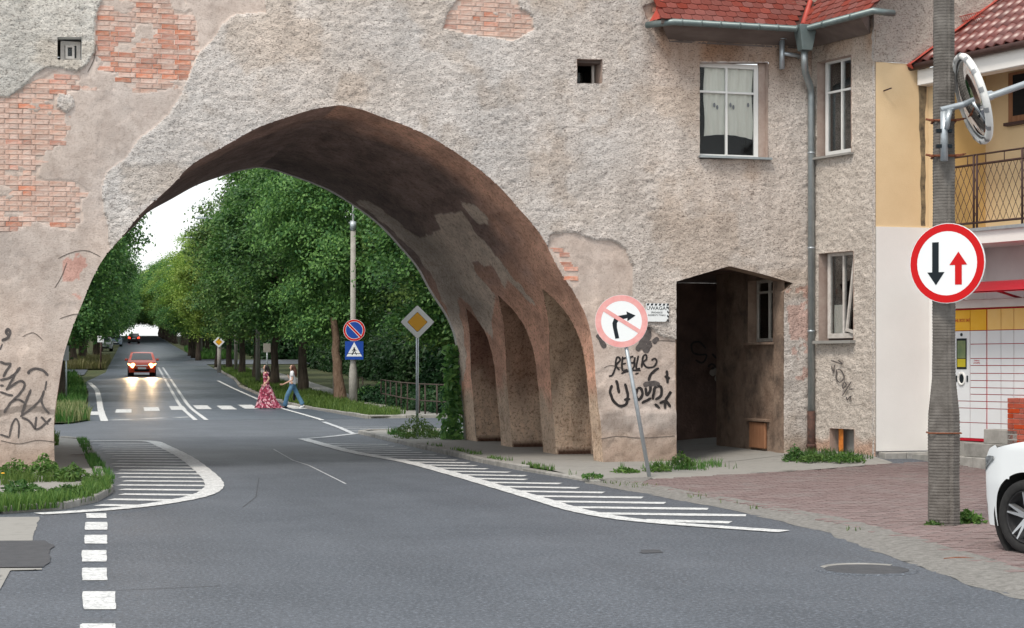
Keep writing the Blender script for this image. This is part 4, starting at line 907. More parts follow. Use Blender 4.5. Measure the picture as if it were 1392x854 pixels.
# boxed cornice under the gutter
cz0, cz1 = 7.0, 7.20
mb = MB(); oo = OUT - .03
Lx = XLr + .05
P_in0 = Vector((Lx + .16, -.03, cz0)); P_out0 = Vector((Lx - .12, -oo, cz1)); Ci = Aw + nw * .03 + Vector((-.02, -.02, 0)); 
Pc_o = Aw + nw * oo + ew * ((-oo - (Aw + nw * oo).y) / ew.y); Pc_i = Aw + nw * .03 + ew * ((-.03 - (Aw + nw * .03).y) / ew.y)
We_o = Aw + nw * oo + ew * 1.72; We_i = Aw + nw * .03 + ew * 1.52
z_ = lambda p, z: Vector((p.x, p.y, z))
mb.add([P_in0, z_(Pc_i, cz0), z_(Pc_o, cz1), P_out0], [(0, 1, 2, 3)]); mb.add([z_(Pc_i, cz0), z_(We_i, cz0), z_(We_o, cz1), z_(Pc_o, cz1)], [(0, 1, 2, 3)])
mb.add([P_out0, z_(Pc_o, cz1), z_(Pc_o, ZE), z_(P_out0, ZE)], [(0, 1, 2, 3)]); mb.add([z_(Pc_o, cz1), z_(We_o, cz1), z_(We_o, ZE), z_(Pc_o, ZE)], [(0, 1, 2, 3)])
mb.add([P_in0, P_out0, z_(P_out0, ZE), z_(P_in0, ZE)], [(0, 1, 2, 3)]); mb.add([z_(We_i, cz0), z_(We_o, cz1), z_(We_o, ZE), z_(We_i, ZE)], [(0, 1, 2, 3)])
mb.add([P_in0 + Vector((0, -.02, -.03)), z_(Pc_i, cz0 - .03) + Vector((-.02, -.02, 0)), z_(Pc_i, cz0) + Vector((-.02, -.02, 0)), P_in0 + Vector((0, -.02, 0))], [(0, 1, 2, 3)])
mb.build('boxed_cornice', mt['soffit'], roof)
hp = Pc.copy(); mb = MB().hexa([Vector(hp) + Vector(p) for p in ((-.09, -.17, -.42), (.09, -.17, -.42), (.09, .02, -.42), (-.09, .02, -.42), (-.15, -.2, 0), (.17, -.2, 0), (.17, .08, 0), (-.15, .08, 0))])
mb.build('rain_hopper', mt['gutter'], roof, bevel=.008)
dp = FP(1102, 300, -.1); dx = dp.x
mb = MB(); mb.tube([Vector((hp.x, -.5, ZE - .4)), Vector((hp.x, -.5, ZE - .6)), Vector((hp.x + .05, -.42, ZE - .75)), Vector((dx - .03, -.15, ZE - .95)), Vector((dx, -.12, ZE - 1.1)), Vector((dx, -.12, .85))], .058, 14); dpo = mb.build('downpipe', mt['zinc'], gate)
mb = MB(); mb.tube([Vector((dx, -.12, .87)), Vector((dx, -.12, .03))], .066, 14); mb.tube([Vector((dx, -.12, .32)), Vector((dx, -.12, .26))], .08, 14); mb.build('cast_iron_foot', mt['iron'], dpo)
mb = MB()
for z in (5.2, 3.6, 2.2): mb.tube([Vector((dx, -.12, z)), Vector((dx, -.12, z + .03))], .064, 14); mb.box((dx, -.05, z + .015), (.02, .12, .02))
mb.build('pipe_clip', mt['galv'], dpo)
f0 = FP(1063, 70, -.15); mb = MB(); mb.tube([Vector((f0.x, -.15, FP(1063, 55, -.15).z)), Vector((f0.x, -.15, FP(1063, 94, -.15).z))], .045, 12); mb.tube([Vector((f0.x, -.15, FP(1063, 75, 0).z)), Vector((f0.x + .35, -.13, FP(1063, 77, 0).z)), Vector((f0.x + .35, .05, FP(1063, 77, 0).z))], .035, 10)
mb.lathe([(.0, .0), (.09, -.0), (.07, .02), (0, .03)], 12, Matrix.Translation((f0.x, -.15, FP(1063, 54, -.15).z))); mb.build('flue_pipe', mt['galv'], gate)
# notice plate on the wall
nb = FP(893, 425, -.06); np_ = thing('notice_plate', 'small white UWAGA warning plate with striped border on the pier beside the passage', 'sign', (nb.x, -.075, nb.z))
pw_, ph_ = .40, .30
mb = MB().prism([(-pw_ / 2 + .02, -ph_ / 2), (pw_ / 2 - .06, -ph_ / 2), (pw_ / 2, -ph_ / 2 + .06), (pw_ / 2, ph_ / 2), (-pw_ / 2, ph_ / 2), (-pw_ / 2, -ph_ / 2 + .02)], 0, .006, T(np_) @ Matrix.Rotation(math.radians(90), 4, 'X')); mb.build('plate', mt['swhite'], np_)
mb = MB()
for k in range(6): x = -pw_ / 2 + .01 + k * .07; mb.prism([(x, ph_ / 2 - .035), (x + .035, ph_ / 2 - .035), (x + .05, ph_ / 2 - .003), (x + .015, ph_ / 2 - .003)], .008, .010, T(np_) @ Matrix.Rotation(math.radians(90), 4, 'X'))
for k in range(4): z = ph_ / 2 - .075 - k * .07; mb.prism([(pw_ / 2 - .03, z), (pw_ / 2 - .002, z - .025), (pw_ / 2 - .002, z + .01), (pw_ / 2 - .03, z + .03)], .008, .010, T(np_) @ Matrix.Rotation(math.radians(90), 4, 'X'))
mb.build('border_stripes', mt['sblack'], np_)
def text(s, size, M_, m, parent, name='lettering', ext=.001, wscale=1., align='CENTER'):
    cu = bpy.data.curves.new(name, 'FONT'); cu.body = s; cu.size = size; cu.align_x = align; cu.align_y = 'CENTER'; cu.extrude = ext; cu.resolution_u = 2
    o = bpy.data.objects.new(name, cu); COL.objects.link(o); dg = bpy.context.evaluated_depsgraph_get(); me = bpy.data.meshes.new_from_object(o.evaluated_get(dg)); bpy.data.objects.remove(o)
    me.transform(T(parent).inverted() @ M_ @ Matrix.Diagonal((wscale, 1, 1, 1))); me.materials.clear(); me.materials.append(m); return link(name, me, parent)
RX = Matrix.Rotation(math.radians(90), 4, 'X')
text('UWAGA!', .085, T(np_) @ RX @ Matrix.Translation((-.01, .068, .008)), mt['sblack'], np_, wscale=1.05)
text('SPADAJĄCE', .038, T(np_) @ RX @ Matrix.Translation((-.01, -.0, .008)), mt['sblack'], np_)
text('ELEMENTY TYNKU', .036, T(np_) @ RX @ Matrix.Translation((-.01, -.045, .008)), mt['sblack'], np_)
# ---- graffiti, sprayed on the wall surface
def spray(strokes, m, surf, parent, wpx=3., name='graffiti_stroke'):
    for stn in strokes:
        mb = MB()
        if isinstance(stn[0], (int, float)): wd = stn[0]; pts = stn[1]
        else: wd = wpx; pts = stn
        P = smoothpts(pts, 6) if len(pts) > 2 else pts
        Q = []
        for a_, b_ in zip(P[:-1], P[1:]):
            n_ = max(1, int(math.hypot(b_[0] - a_[0], b_[1] - a_[1]) / 1.2))
            Q += [(a_[0] + (b_[0] - a_[0]) * i / n_, a_[1] + (b_[1] - a_[1]) * i / n_) for i in range(n_)]
        Q.append(P[-1]); b0 = len(mb.v)
        for i, p in enumerate(Q):
            a_ = Q[max(i - 1, 0)]; c_ = Q[min(i + 1, len(Q) - 1)]; d = Vector((c_[0] - a_[0], c_[1] - a_[1]));
            if d.length < 1e-6: d = Vector((1, 0))
            d.normalize(); nrm = Vector((-d.y, d.x)); f = min(1, (min(i, len(Q) - 1 - i) + 1.5) / 3)
            for k in (-1, -.33, .33, 1):
                w2 = wd / 2 * f * (1 + .10 * math.sin(i * .9 + k)); mb.v.append(surf(p[0] + nrm.x * w2 * k, p[1] + nrm.y * w2 * k))
            if i:
                for j in range(3): k0 = b0 + 4 * i + j; mb.f.append([k0 - 4, k0 - 3, k0 + 1, k0]); mb.m.append(0); mb.sm.append(False)
        mb.build(name, m, parent)
_a, _b = np.meshgrid(np.arange(-.3, 11, .02), np.arange(.2, 4, .02), indexing='ij'); HG = HF(_a, _b)
def surfF(px, py):
    p = FP(px, py, -.02); i = int(round((p.x + .3) / .02)); j = int(round((p.z - .2) / .02)); return (p.x, -float(HG[max(i - 1, 0):i + 2, max(j - 1, 0):j + 2].max()) - .005, p.z)
_a, _b = np.meshgrid(np.arange(-.5, 11.5, .02), np.arange(.2, 7.6, .02), indexing='ij'); HG2 = HF(_a, _b)
def surfF2(px, py):
    p = FP(px, py, -.02); i = int(round((p.x + .5) / .02)); j = int(round((p.z - .2) / .02)); return (p.x, -float(HG2[max(i - 1, 0):i + 2, max(j - 1, 0):j + 2].max()) - .004, p.z)
def zg(pts): return [(790 + x * .2226, 390 + y * .2226) for x, y in pts]
reg = [zg(p) for p in [[(170, 545), (190, 540), (208, 500), (215, 440), (230, 430), (238, 450), (215, 480), (235, 510)], [(255, 425), (250, 470), (255, 512), (285, 505)], [(252, 440), (280, 432)], [(252, 472), (275, 468)],
    [(320, 425), (300, 432), (300, 460), (322, 462), (328, 430), (322, 490), (300, 510)], [(350, 420), (340, 470), (338, 500), (362, 498)], [(370, 495), (378, 430), (395, 415), (400, 440), (380, 462), (400, 490), (440, 490), (462, 460), (450, 438), (430, 450)], [(245, 530), (300, 512), (365, 510)], [(330, 532), (352, 528)]]]
spray([(2.6, p) for p in reg], mt['graf'], surfF, fw)
spray([(3.8, zg(p)) for p in [[(215, 570), (225, 610), (232, 650)], [(190, 600), (178, 640), (200, 700), (240, 728), (275, 715), (285, 660), (268, 590)], [(262, 690), (300, 685)], [(345, 620), (335, 660), (350, 690), (375, 660), (365, 620), (345, 622)], [(395, 615), (400, 660), (420, 640), (425, 600)], [(440, 690), (450, 620), (485, 610), (490, 660), (455, 690)], [(370, 710), (430, 680)], [(412, 575), (430, 530), (475, 495)], [(510, 545), (545, 560)], [(525, 510), (530, 590)], [(510, 700), (550, 640), (520, 690), (510, 745)], [(545, 735), (520, 700), (480, 710)], [(450, 715), (480, 740)]]], mt['graf'], surfF, fw)
spray([(7, zg(p)) for p in [[(100, 290), (125, 330), (145, 375)], [(340, 390), (370, 340), (400, 260), (415, 300), (380, 350), (400, 390), (420, 330)], [(345, 360), (400, 370), (430, 350)], [(440, 345), (470, 310)], [(380, 600), (440, 590), (480, 600)]]], mt['graf2'], surfF, fw)
def zl(pts): return [(x * .2108, 440 + y * .2108) for x, y in pts]
spray([(w_, zl(p)) for w_, p in [(3.6, [(0, 245), (30, 258), (75, 260)]), (3.6, [(70, 265), (45, 300), (20, 345)]), (3.4, [(0, 365), (60, 350), (110, 310), (130, 280)]), (3.2, [(120, 285), (80, 360), (40, 430)]), (3, [(0, 440), (50, 458), (85, 465)]), (3, [(0, 398), (25, 402)]),
    (3.4, [(25, 575), (70, 510), (130, 450), (160, 395), (130, 370), (80, 400), (45, 425)]), (3, [(70, 510), (120, 490), (170, 522)]), (3.6, [(200, 425), (165, 510), (140, 590)]), (3, [(130, 600), (200, 550), (260, 490), (285, 430)]), (3, [(285, 435), (268, 500), (290, 550), (318, 580)]),
    (3.6, [(190, 325), (185, 310), (230, 290), (280, 305), (310, 335)]), (2.4, [(300, 370), (290, 430)]), (3, [(140, 605), (190, 630), (230, 680), (270, 665), (330, 610)]), (3, [(235, 600), (225, 680)]), (3, [(265, 600), (310, 650)]), (2.6, [(60, 730), (75, 660), (100, 615), (122, 650), (118, 740)]), (2.6, [(0, 715), (60, 735)]),
    (4, [(10, 110), (45, 95), (65, 60), (50, 35), (40, 60), (60, 75)]), (2, [(0, 170), (15, 130)])]], mt['graf2'], surfF, fw)
def surfW(px, py): s, z = WP(px, py, .03); p = Aw + ew * s + nw * .036; return (p.x, p.y, z)
def zr(pts): return [(1110 + x * .199, 470 + y * .199) for x, y in pts]
spray([(1.6, zr(p)) for p in [[(100, 100), (140, 115), (178, 125), (150, 100)], [(105, 135), (110, 175)], [(125, 130), (115, 190)], [(140, 160), (135, 220), (160, 250), (190, 215), (165, 165), (145, 165)], [(185, 250), (180, 290), (205, 270), (190, 245)], [(240, 245), (205, 300), (175, 345)], [(205, 350), (210, 370), (235, 345), (228, 375)], [(225, 300), (250, 295)]]], mt['graf2'], surfW, ww)
mt['grafpale'] = M('pale_spray', (.30, .27, .24), rough=.9)
def surfB(px, py): p = PL(px, py, (0, 4.96, 0), Vector((0, 1, 0))); return (p.x, 4.955, p.z)
def zb(pts): return [(920 + x * .1406, 440 + y * .1406) for x, y in pts]
spray([(2.5, zb(p)) for p in [[(280, 240), (220, 180), (150, 190), (150, 270), (210, 300), (280, 300), (280, 340), (240, 380), (180, 350)], [(340, 290), (380, 330), (440, 320)], [(300, 420), (340, 390), (370, 420), (330, 440)]]], mt['graf'], surfB, gate)
spray([(8, zb([(330, 500), (370, 450), (400, 500), (385, 560)]))], mt['grafpale'], surfB, gate)
mt['crack'] = M('crack_shadow', (.10, .08, .07), (.2, .17, .15), 20, 1)
def crk(pts): return [(p[0] + random.uniform(-1.2, 1.2), p[1] + random.uniform(-1.2, 1.2)) for p in pts]
for pts in ([(858, 458), (880, 463), (900, 462), (918, 464)], [(820, 500), (832, 498), (860, 506)], [(815, 598), (840, 594), (870, 596), (916, 592)], [(78, 352), (100, 342), (118, 340), (136, 350)], [(75, 392), (84, 376), (90, 356)], [(82, 432), (98, 428), (108, 426)], [(30, 458), (45, 452), (58, 462)], [(2, 600), (25, 604), (50, 599), (76, 602)],
            [(120, 98), (128, 82), (131, 60)]):
    spray([(1.1, crk(pts))], mt['crack'], surfF2, fw, name='crack')
# ================================================================== YELLOW HOUSE
E1 = RGT * .5 - FWD * .8660; N1 = -RGT * .8660 - FWD * .5; YB = -1.57
Cp = FP(1262, 500, YB); Cp.z = 0
house = thing('yellow_house', 'yellow and white rendered house with red pantile roof and an iron balcony', 'building', (Cp.x + 1, Cp.y + 1, 0))
MH = frame_axes(Cp, E1, N1)
def HP(px, py, d=0.): p = PL(px, py, Cp + N1 * d, N1); return (p - Cp).dot(E1), p.z
def hb(mb, s0, s1, z0, z1, d0, d1, mi=0): return mb.hexa([MH @ Vector(p) for p in ((s0, z0, d0), (s1, z0, d0), (s1, z0, d1), (s0, z0, d1), (s0, z1, d0), (s1, z1, d0), (s1, z1, d1), (s0, z1, d1))], mi)
zw = FP(1225, 309, YB).z; zy = FP(1225, 86, YB).z; zb0 = FP(1225, 613, YB).z
mb = MB().box(((Bw.x + Cp.x) / 2 + .02, YB - .02 + .15, (zb0 + zw) / 2), (Cp.x - Bw.x + .02, .3, zw - zb0)); mb.build('white_wall', mt['whitewall'], house)
mt['yellowstain'] = mt['yellow']
mb = MB().box(((Bw.x + Cp.x) / 2 + .02, YB + .155, (zw + zy) / 2), (Cp.x - Bw.x + .02, .3, zy - zw)); mb.build('yellow_wall', mt['yellow'], house)
mb = MB().box((Bw.x + .06, YB + .16, 4.6), (.16, .26, 9.3)); mb.build('corner_filler', mt['render_plain'], gate)
wallgrid('upper_gable_wall', (Bw.x - .03, YB, zy), (4.5, 0, 0), (0, 0, 2.6), 200, 110, mt['render'], gate, .07, sc_=.2, seed=7)
wg = bpy.data.objects['upper_gable_wall']; ca_ = wg.data.color_attributes.new('Col', 'FLOAT_COLOR', 'POINT'); nv_ = len(wg.data.vertices); ca_.data.foreach_set('color', np.tile(np.array([.70, .66, .62, 1], np.float32), nv_))
# black damp streak down the corner
mt['damp'] = M('damp_streak', (.06, .05, .04), (.30, .23, .14), 7, .95)
stp = []
mb = MB(); zs = np.linspace(zw + .03, zy - .02, 90); b0 = 0
for i, z in enumerate(zs):
    wv = (.03 + .055 * float(fbm(z, 0, .5, 3, 3)) * float(sm((z - zw) / 1.6) * .7 + .3)); cx = Cp.x - .10 + .05 * (float(fbm(z, 5, .35, 3, 8)) - .5)
    mb.v += [(cx - wv, YB + .002, z), (cx + wv, YB + .002, z)]
    if i: mb.f.append([2 * i - 2, 2 * i - 1, 2 * i + 1, 2 * i]); mb.m.append(0); mb.sm.append(False)
mb.build('damp_streak', mt['damp'], house)
sL = .36; zslab1 = HP(1300, 313)[1]; zslab0 = HP(1300, 334)[1]; zc = HP(1288, 104, .1)[1]
mb = MB(); hb(mb, 0, sL, zslab1, zc + .1, -.9, 0); mb.build('corner_pier', mt['yellow'], house)
mb = MB(); hb(mb, 0, sL, zb0, zslab1 - .002, -.9, 0); mb.build('lower_pier', mt['whitewall'], house)
mb = MB(); hb(mb, sL, 7, zslab1 - .02, zc + .2, -1.1, -.9); mb.build('balcony_back_wall', mt['yellow'], house)
mb = MB(); hb(mb, sL + .002, sL + .012, zslab1 - .02, zc + .2, -.9, -.003); mb.build('balcony_side_wall', mt['yellowshade'], house)
mt['shadedwall'] = M('shaded_white_wall', (.58, .50, .50), (.64, .56, .56), 2, .9)  # white wall under the slab, its pinkish shade put into the colour
mb = MB(); hb(mb, sL, 7, .3, zslab0 + .02, -1.1, -.9); mb.build('porch_back_wall', mt['shadedwall'], house)
mb = MB(); hb(mb, sL, 7, zslab0, zslab1 - .05, -.9, .02); sb = mb.build('balcony_slab', mt['whitewall'], house)
mb = MB(); hb(mb, sL, 7, zslab1 - .05, zslab1, -.9, .07); mb.build('slab_edge', mt['galv'], sb)
bw = HP(1373, 110, -.9); bw2 = HP(1390, 165, -.9); mb = MB(); hb(mb, bw[0], bw[0] + 1.0, bw2[1], HP(1373, 100, -.9)[1], -.9, -.86); wd = mb.build('window', mt['board'], house)
mb = MB(); hb(mb, bw[0] - .05, bw[0] + 1.05, bw2[1] - .05, bw2[1], -.9, -.8); mb.build('sill', mt['darkiron'], wd)
mb = MB(); hb(mb, bw[0] + .1, bw[0] + .9, bw2[1] + .1, HP(1373, 104, -.9)[1], -.86, -.855); mb.build('pane', mt['dark'], wd)
# balcony railing
rl = thing('railing', None, None, tuple(Cp + E1 * .5 + Vector((0, 0, zslab1)))); rl.parent = house; rl.matrix_parent_inverse = T(house).inverted()
zt = HP(1300, 214)[1]; zt2 = HP(1300, 227)[1]; zbm = zslab1 + .09
def bar(mb, s0, z0, s1, z1, d=-.03, r=.012): mb.tube([MH @ Vector((s0, z0, d)), MH @ Vector((s1, z1, d))], r, 6)
mb = MB(); bar(mb, sL, zt, 7, zt, r=.016); mb.build('top_rail', mt['darkiron'], rl)
posts = [HP(1324, 280)[0], HP(1390, 280)[0]]; dsp_ = posts[1] - posts[0]
mb = MB(); bar(mb, sL, zt2, 7, zt2, r=.02); bar(mb, sL, zbm, 7, zbm, r=.02); mb.build('panel_rail', mt['darkiron'], rl)
for s in [posts[0] - dsp_ * .0] + [posts[0] + dsp_ * k for k in range(1, 6)]:
    mb = MB(); bar(mb, s - .035, zslab1, s - .035, zt, r=.02); bar(mb, s + .035, zslab1, s + .035, zt, r=.02); mb.build('post', mt['darkiron'], rl)
for k in range(14): s = sL + .1 + k * dsp_ / 2.6; mb = MB(); bar(mb, s, zt2, s, zt, r=.009); mb.build('spacer', mt['darkiron'], rl)
mb = MB(); hh_ = zt2 - zbm; wd_ = .13; nd = 4
s = sL - 2
while s < 6.5:
    for sg in (1, -1):
        for j in range(10): 
            k = j
        x0_, x1_ = s, s + sg * wd_ * hh_ / .27
        a0_, a1_ = (x0_, x1_)
        lo__, hi__ = sL, 6.5
        def cl_(x, z): return x, z
        # clip to the panel
        f0_ = 0.; f1_ = 1.
        dxx = a1_ - a0_
        for lim, sgn in ((lo__, 1), (hi__, -1)):
            v0 = (a0_ - lim) * sgn; v1 = (a1_ - lim) * sgn
            if v0 < 0 and v1 < 0: f1_ = -1
            elif v0 < 0: f0_ = max(f0_, -v0 / (v1 - v0))
            elif v1 < 0: f1_ = min(f1_, v0 / (v0 - v1))
        if f1_ > f0_: mb.tube([MH @ Vector((a0_ + dxx * f0_, zbm + hh_ * f0_, -.03)), MH @ Vector((a0_ + dxx * f1_, zbm + hh_ * f1_, -.03))], .0055, 4, cap=False)
    s += wd_
mb.build('lattice', mt['darkiron'], rl, kind='stuff')
# roof of the house
E0 = FP(1243, 88, YB); RS = math.radians(36); inn = -N1; upR = inn * math.cos(RS) + Vector((0, 0, 1)) * math.sin(RS); nR = (upR.cross(E1)).normalized()
if nR.z < 0: nR = -nR
hr = thing('roof', None, None, tuple(E0)); hr.parent = house; hr.matrix_parent_inverse = T(house).inverted()
RR = Matrix((E1, upR, nR)).transposed().to_4x4()
mb = MB(); mb.add([E0 - E1 * .1 - nR * .02, E0 + E1 * 8 - nR * .02, E0 + E1 * 8 + upR * 5 - nR * .02, E0 + upR * 5 - E1 * 4 - nR * .02], [(0, 1, 2, 3)]); mb.build('roof_deck', mt['pantile'], hr)
pt = MB(); n = 8; wdt = .20; prof_ = [(-wdt / 2 + wdt * i / n, .028 * math.sin(math.pi * 2 * i / n + .6) + .028) for i in range(n + 1)]
pt.add([Vector((x, y, z + (0 if y > .1 else .018))) for y in (0, .40) for x, z in prof_] + [Vector((x, 0, z - .012)) for x, z in prof_], [(i, i + 1, n + 2 + i, n + 1 + i) for i in range(n)] + [(i, i + 1, 2 * n + 3 + i, 2 * n + 2 + i) for i in range(n)], 0, True)
o = pt.build('pantile', mt['pantile']); ptm = o.data; bpy.data.objects.remove(o)
fl = FP(1358, 0, YB) ; wdir = (fl - E0)                       # junction with the grey wall
wa = wdir.dot(E1) / wdir.dot(upR)
for r in range(9):
    v = r * .34; s = .0
    for k in range(-14, 18):
        s = k * .2 + .1
        if s < wa * v + .1: continue
        if s > 3.4: break
        p = E0 + E1 * s + upR * v + nR * .012
        Mloc = T(hr).inverted() @ Matrix.Translation(p) @ RR; link('pantile', ptm, hr, loc=Mloc.to_translation(), rot=Mloc.to_euler())
mb = MB(); d_ = (E1 * wa + upR).normalized(); sd_ = nR.cross(d_).normalized()
if sd_.dot(E1) < 0: sd_ = -sd_
mb.add([E0 - d_ * .12 - sd_ * .05 + nR * .07, E0 - d_ * .12 + sd_ * .13 + nR * .085, E0 + d_ * 3 + sd_ * .13 + nR * .085, E0 + d_ * 3 - sd_ * .05 + nR * .07, E0 - d_ * .12 - sd_ * .05 - nR * .03, E0 + d_ * 3 - sd_ * .05 - nR * .03, E0 - d_ * .12 + sd_ * .13 - nR * .0], [(0, 1, 2, 3), (0, 3, 5, 4), (0, 4, 6, 1)]); mb.build('verge_flashing', mt['flash'], hr)
mb = MB(); gz_ = E0 + N1 * .06 - Vector((0, 0, .05)); mb.tube([gz_ - E1 * .05, gz_ + E1 * 8], .055, 10); mb.build('gutter', mt['darkiron'], hr)
mb = MB(); ov = (E0 - Cp).dot(N1); hb(mb, .0, 8, E0.z - .34, E0.z - .10, -.02, max(ov, .1) - .01); mb.build('white_fascia', mt['whitewall'], hr)
for k in range(30):
    mb = MB(); s = k * .1 + .02; hb(mb, s, s + .094, E0.z - .35, E0.z - .342, -.0, max(ov, .1) - .02); mb.build('soffit_board', mt['white'], hr)
# snow guard
mb = MB(); 
for k in range(12): p = E0 + E1 * (.15 + .045 * k + 0) + upR * 1.12 + nR * .06; mb.tube([p, p + nR * .14], .006, 4)
for hh2 in (.05, .14): mb.tube([E0 + E1 * .15 + upR * 1.12 + nR * (.06 + hh2), E0 + E1 * .7 + upR * 1.12 + nR * (.06 + hh2)], .007, 4)
mb.build('snow_guard', mt['flash'], hr)
mb = MB(); pz = FP(1203, 124, YB); mb.tube([Vector((pz.x - .03, YB - .01, pz.z)), Vector((pz.x + .04, YB - .14, pz.z + .03))], .012, 6); mb.build('wall_hook', mt['darkiron'], house)
# porch platform and steps
stp = thing('porch_steps', 'pale concrete steps and low plinth in front of the parcel lockers', None, tuple(Cp + E1 * 1), kind='structure')
mb = MB(); hb(mb, sL - .1, 7, 0, .44, -.9, .16); mb.build('platform', mt['concrete'], stp, bevel=.01)
x = Bw.x + .02
while x < Cp.x + .2:
    mb = MB().box((x + .2, YB - .16, .12), (.38, .24, .25)); mb.build('kerb_block', mt['kerb'], stp, bevel=.012); x += .385
s = .1
for k in range(9):
    mb = MB(); hb(mb, s, s + .46, 0, .225, .165, .5); mb.build('step_slab', mt['kerb'], stp, bevel=.012); s += .465
b0s = HP(1340, 600, .3)[0]; mb = MB(); hb(mb, b0s, b0s + .7, .44, .66, -.0, .35); mb.build('step_block', mt['kerb'], stp, bevel=.01)
mb = MB(); hb(mb, b0s - .35, b0s + .9, .225, .44, .16, .42); mb.build('step_block', mt['kerb'], stp, bevel=.01)
# brick pillar
ps = HP(1369, 600, .35)[0]; pil = thing('brick_pillar', 'low red brick pillar on the steps beside the parcel lockers', 'pillar', tuple(Cp + E1 * (ps + .2) + N1 * .2 + Vector((0, 0, .44))))
zt_ = HP(1375, 541, .35)[1]
mb = MB(); hb(mb, ps + .012, ps + .488, .44, zt_ - .01, -.13, .338); mb.build('core', mt['mortar'], pil)
rws = 9; hR = (zt_ - .44) / rws
for r in range(rws):
    cuts = [0, .125, .375, .5] if r % 2 else [0, .25, .5]
    for a_, b_ in zip(cuts[:-1], cuts[1:]):
        for (fz, dd0, dd1) in ((0, .22, .35),):
            mb = MB(); hb(mb, ps + a_ + .005, ps + b_ - .005, .44 + r * hR + .005, .44 + (r + 1) * hR - .005, dd0, dd1); mb.build('brick', mt['redbrick'], pil, bevel=.004)
    for d0_, d1_ in (((-.15, .09), (.1, .215)) if r % 2 else ((-.15, .0), (.01, .215))):
        mb = MB(); hb(mb, ps, ps + .12, .44 + r * hR + .005, .44 + (r + 1) * hR - .005, d0_, d1_); mb.build('brick', mt['redbrick'], pil, bevel=.004)
# parcel lockers
mt['lwhite'] = M('locker_white', (.66, .68, .70), (.70, .72, .74), 3, .4, spec=.5); mt['lyel'] = M('locker_yellow', (.80, .43, .02), (.82, .47, .05), 3, .4); mt['lpale'] = M('locker_pale_yellow', (.82, .53, .17), (.84, .57, .22), 3, .4)
mt['lred'] = M('locker_red', (.45, .01, .025), rough=.4)
lk = thing('parcel_locker', 'white and yellow parcel locker bank with red joints under a red canopy', 'parcel locker', tuple(Cp + E1 * 1 + Vector((0, 0, .46))))
LD = .10
def LS(px): return HP(px, 480, LD)[0]
def LZ(py, px=1320): return HP(px, py, LD)[1]
cs_ = [LS(1296.5), LS(1319), LS(1341.5), LS(1361), LS(1378.5)]; dd_ = cs_[4] - cs_[3]; cs_ += [cs_[4] + dd_, cs_[4] + 2 * dd_, cs_[4] + 3 * dd_]
zr_ = [LZ(y) for y in (421, 449.6, 468, 487.5, 497, 507.6, 517.4, 527, 536, 545.5, 555, 574.6, 596)]
mb = MB(); hb(mb, cs_[0] - .02, cs_[-1], .5, LZ(419), LD - .55, LD - .012); mb.build('cabinet', mt['lred'], lk)
mb = MB(); hb(mb, cs_[0] - .05, cs_[-1], LZ(419), LZ(408), LD - .5, LD + .1); mb.build('top_fascia', mt['white'], lk, bevel=.01)
mb = MB(); hb(mb, cs_[0], cs_[-1], .455, .5, LD - .5, LD + .0); mb.build('plinth', mt['lred'], lk)
for c in range(len(cs_) - 1):
    gp = .006
    for r in range(len(zr_) - 1):
        if c == 0 and 1 <= r <= 8: continue
        m_ = (mt['lyel'] if c < 2 else mt['lpale']) if r == 0 else mt['lwhite']
        mb = MB(); hb(mb, cs_[c] + gp + (.008 if c == 2 else 0), cs_[c + 1] - gp - (.008 if c == 1 else 0), zr_[r + 1] + gp, zr_[r] - gp, LD - .012, LD + .004); mb.build('locker_door', m_, lk)
mb = MB(); hb(mb, cs_[0] + .006, cs_[1] - .006, zr_[9] + .006, zr_[1] - .006, LD - .012, LD + .006); tp = mb.build('terminal_panel', mt['lwhite'], lk)
ts0, ts1 = LS(1301), LS(1314.5)
mb = MB(); hb(mb, ts0, ts1, LZ(502), LZ(460), LD + .006, LD + .012); mb.build('screen', mt['sblack'], tp)
mt['scrg'] = M('screen_poster', (.10, .16, .09), (.22, .26, .12), 9, .3); mt['scry'] = M('screen_yellow', (.5, .42, .03), rough=.3)
mb = MB(); hb(mb, ts0 + .02, ts1 - .02, LZ(487), LZ(463), LD + .012, LD + .014); mb.build('screen_poster', mt['scrg'], tp)
mb = MB(); hb(mb, ts0 + .02, ts1 - .02, LZ(499), LZ(488), LD + .012, LD + .014); mb.build('screen_poster', mt['scry'], tp)
cc = HP(1308, 515, LD); mc = MH @ Matrix.Translation((cc[0], cc[1], LD + .006))
mb = MB(); mb.lathe([(.0, .004), (.055, .004)], 16, mc @ Matrix.Diagonal((1, 1.3, 1, 1)), smooth=False); mb.build('speaker_grille', mt['sblack'], tp)
mb = MB(); mb.lathe([(.055, .002), (.06, .02), (.085, .02), (.085, 0)], 18, mc @ Matrix.Diagonal((1, 1.3, 1, 1))); mb.build('grille_ring', mt['white'], tp)
mb = MB(); c2_ = HP(1307.5, 455, LD); mb.lathe([(0, .01), (.025, .01), (.025, 0)], 12, MH @ Matrix.Translation((c2_[0], c2_[1], LD + .004)), smooth=False); mb.build('camera_dot', mt['sblack'], tp)
for sx_ in (1300.8, 1315.5): q_ = HP(sx_, 515, LD); mb = MB(); hb(mb, q_[0] - .015, q_[0] + .015, q_[1] - .05, q_[1] + .05, LD + .006, LD + .014); mb.build('slot', mt['sblack'], tp)
lt = HP(1308, 436, LD); text('DHL BOX 24/7', .075, MH @ Matrix.Translation((lt[0], lt[1], LD + .006)), mt['lred'], lk, wscale=.75)
lt = HP(1330, 492, LD); text('Odbierz', .035, MH @ Matrix.Translation((lt[0] - .03, lt[1] + .02, LD + .006)), mt['lred'], lk)
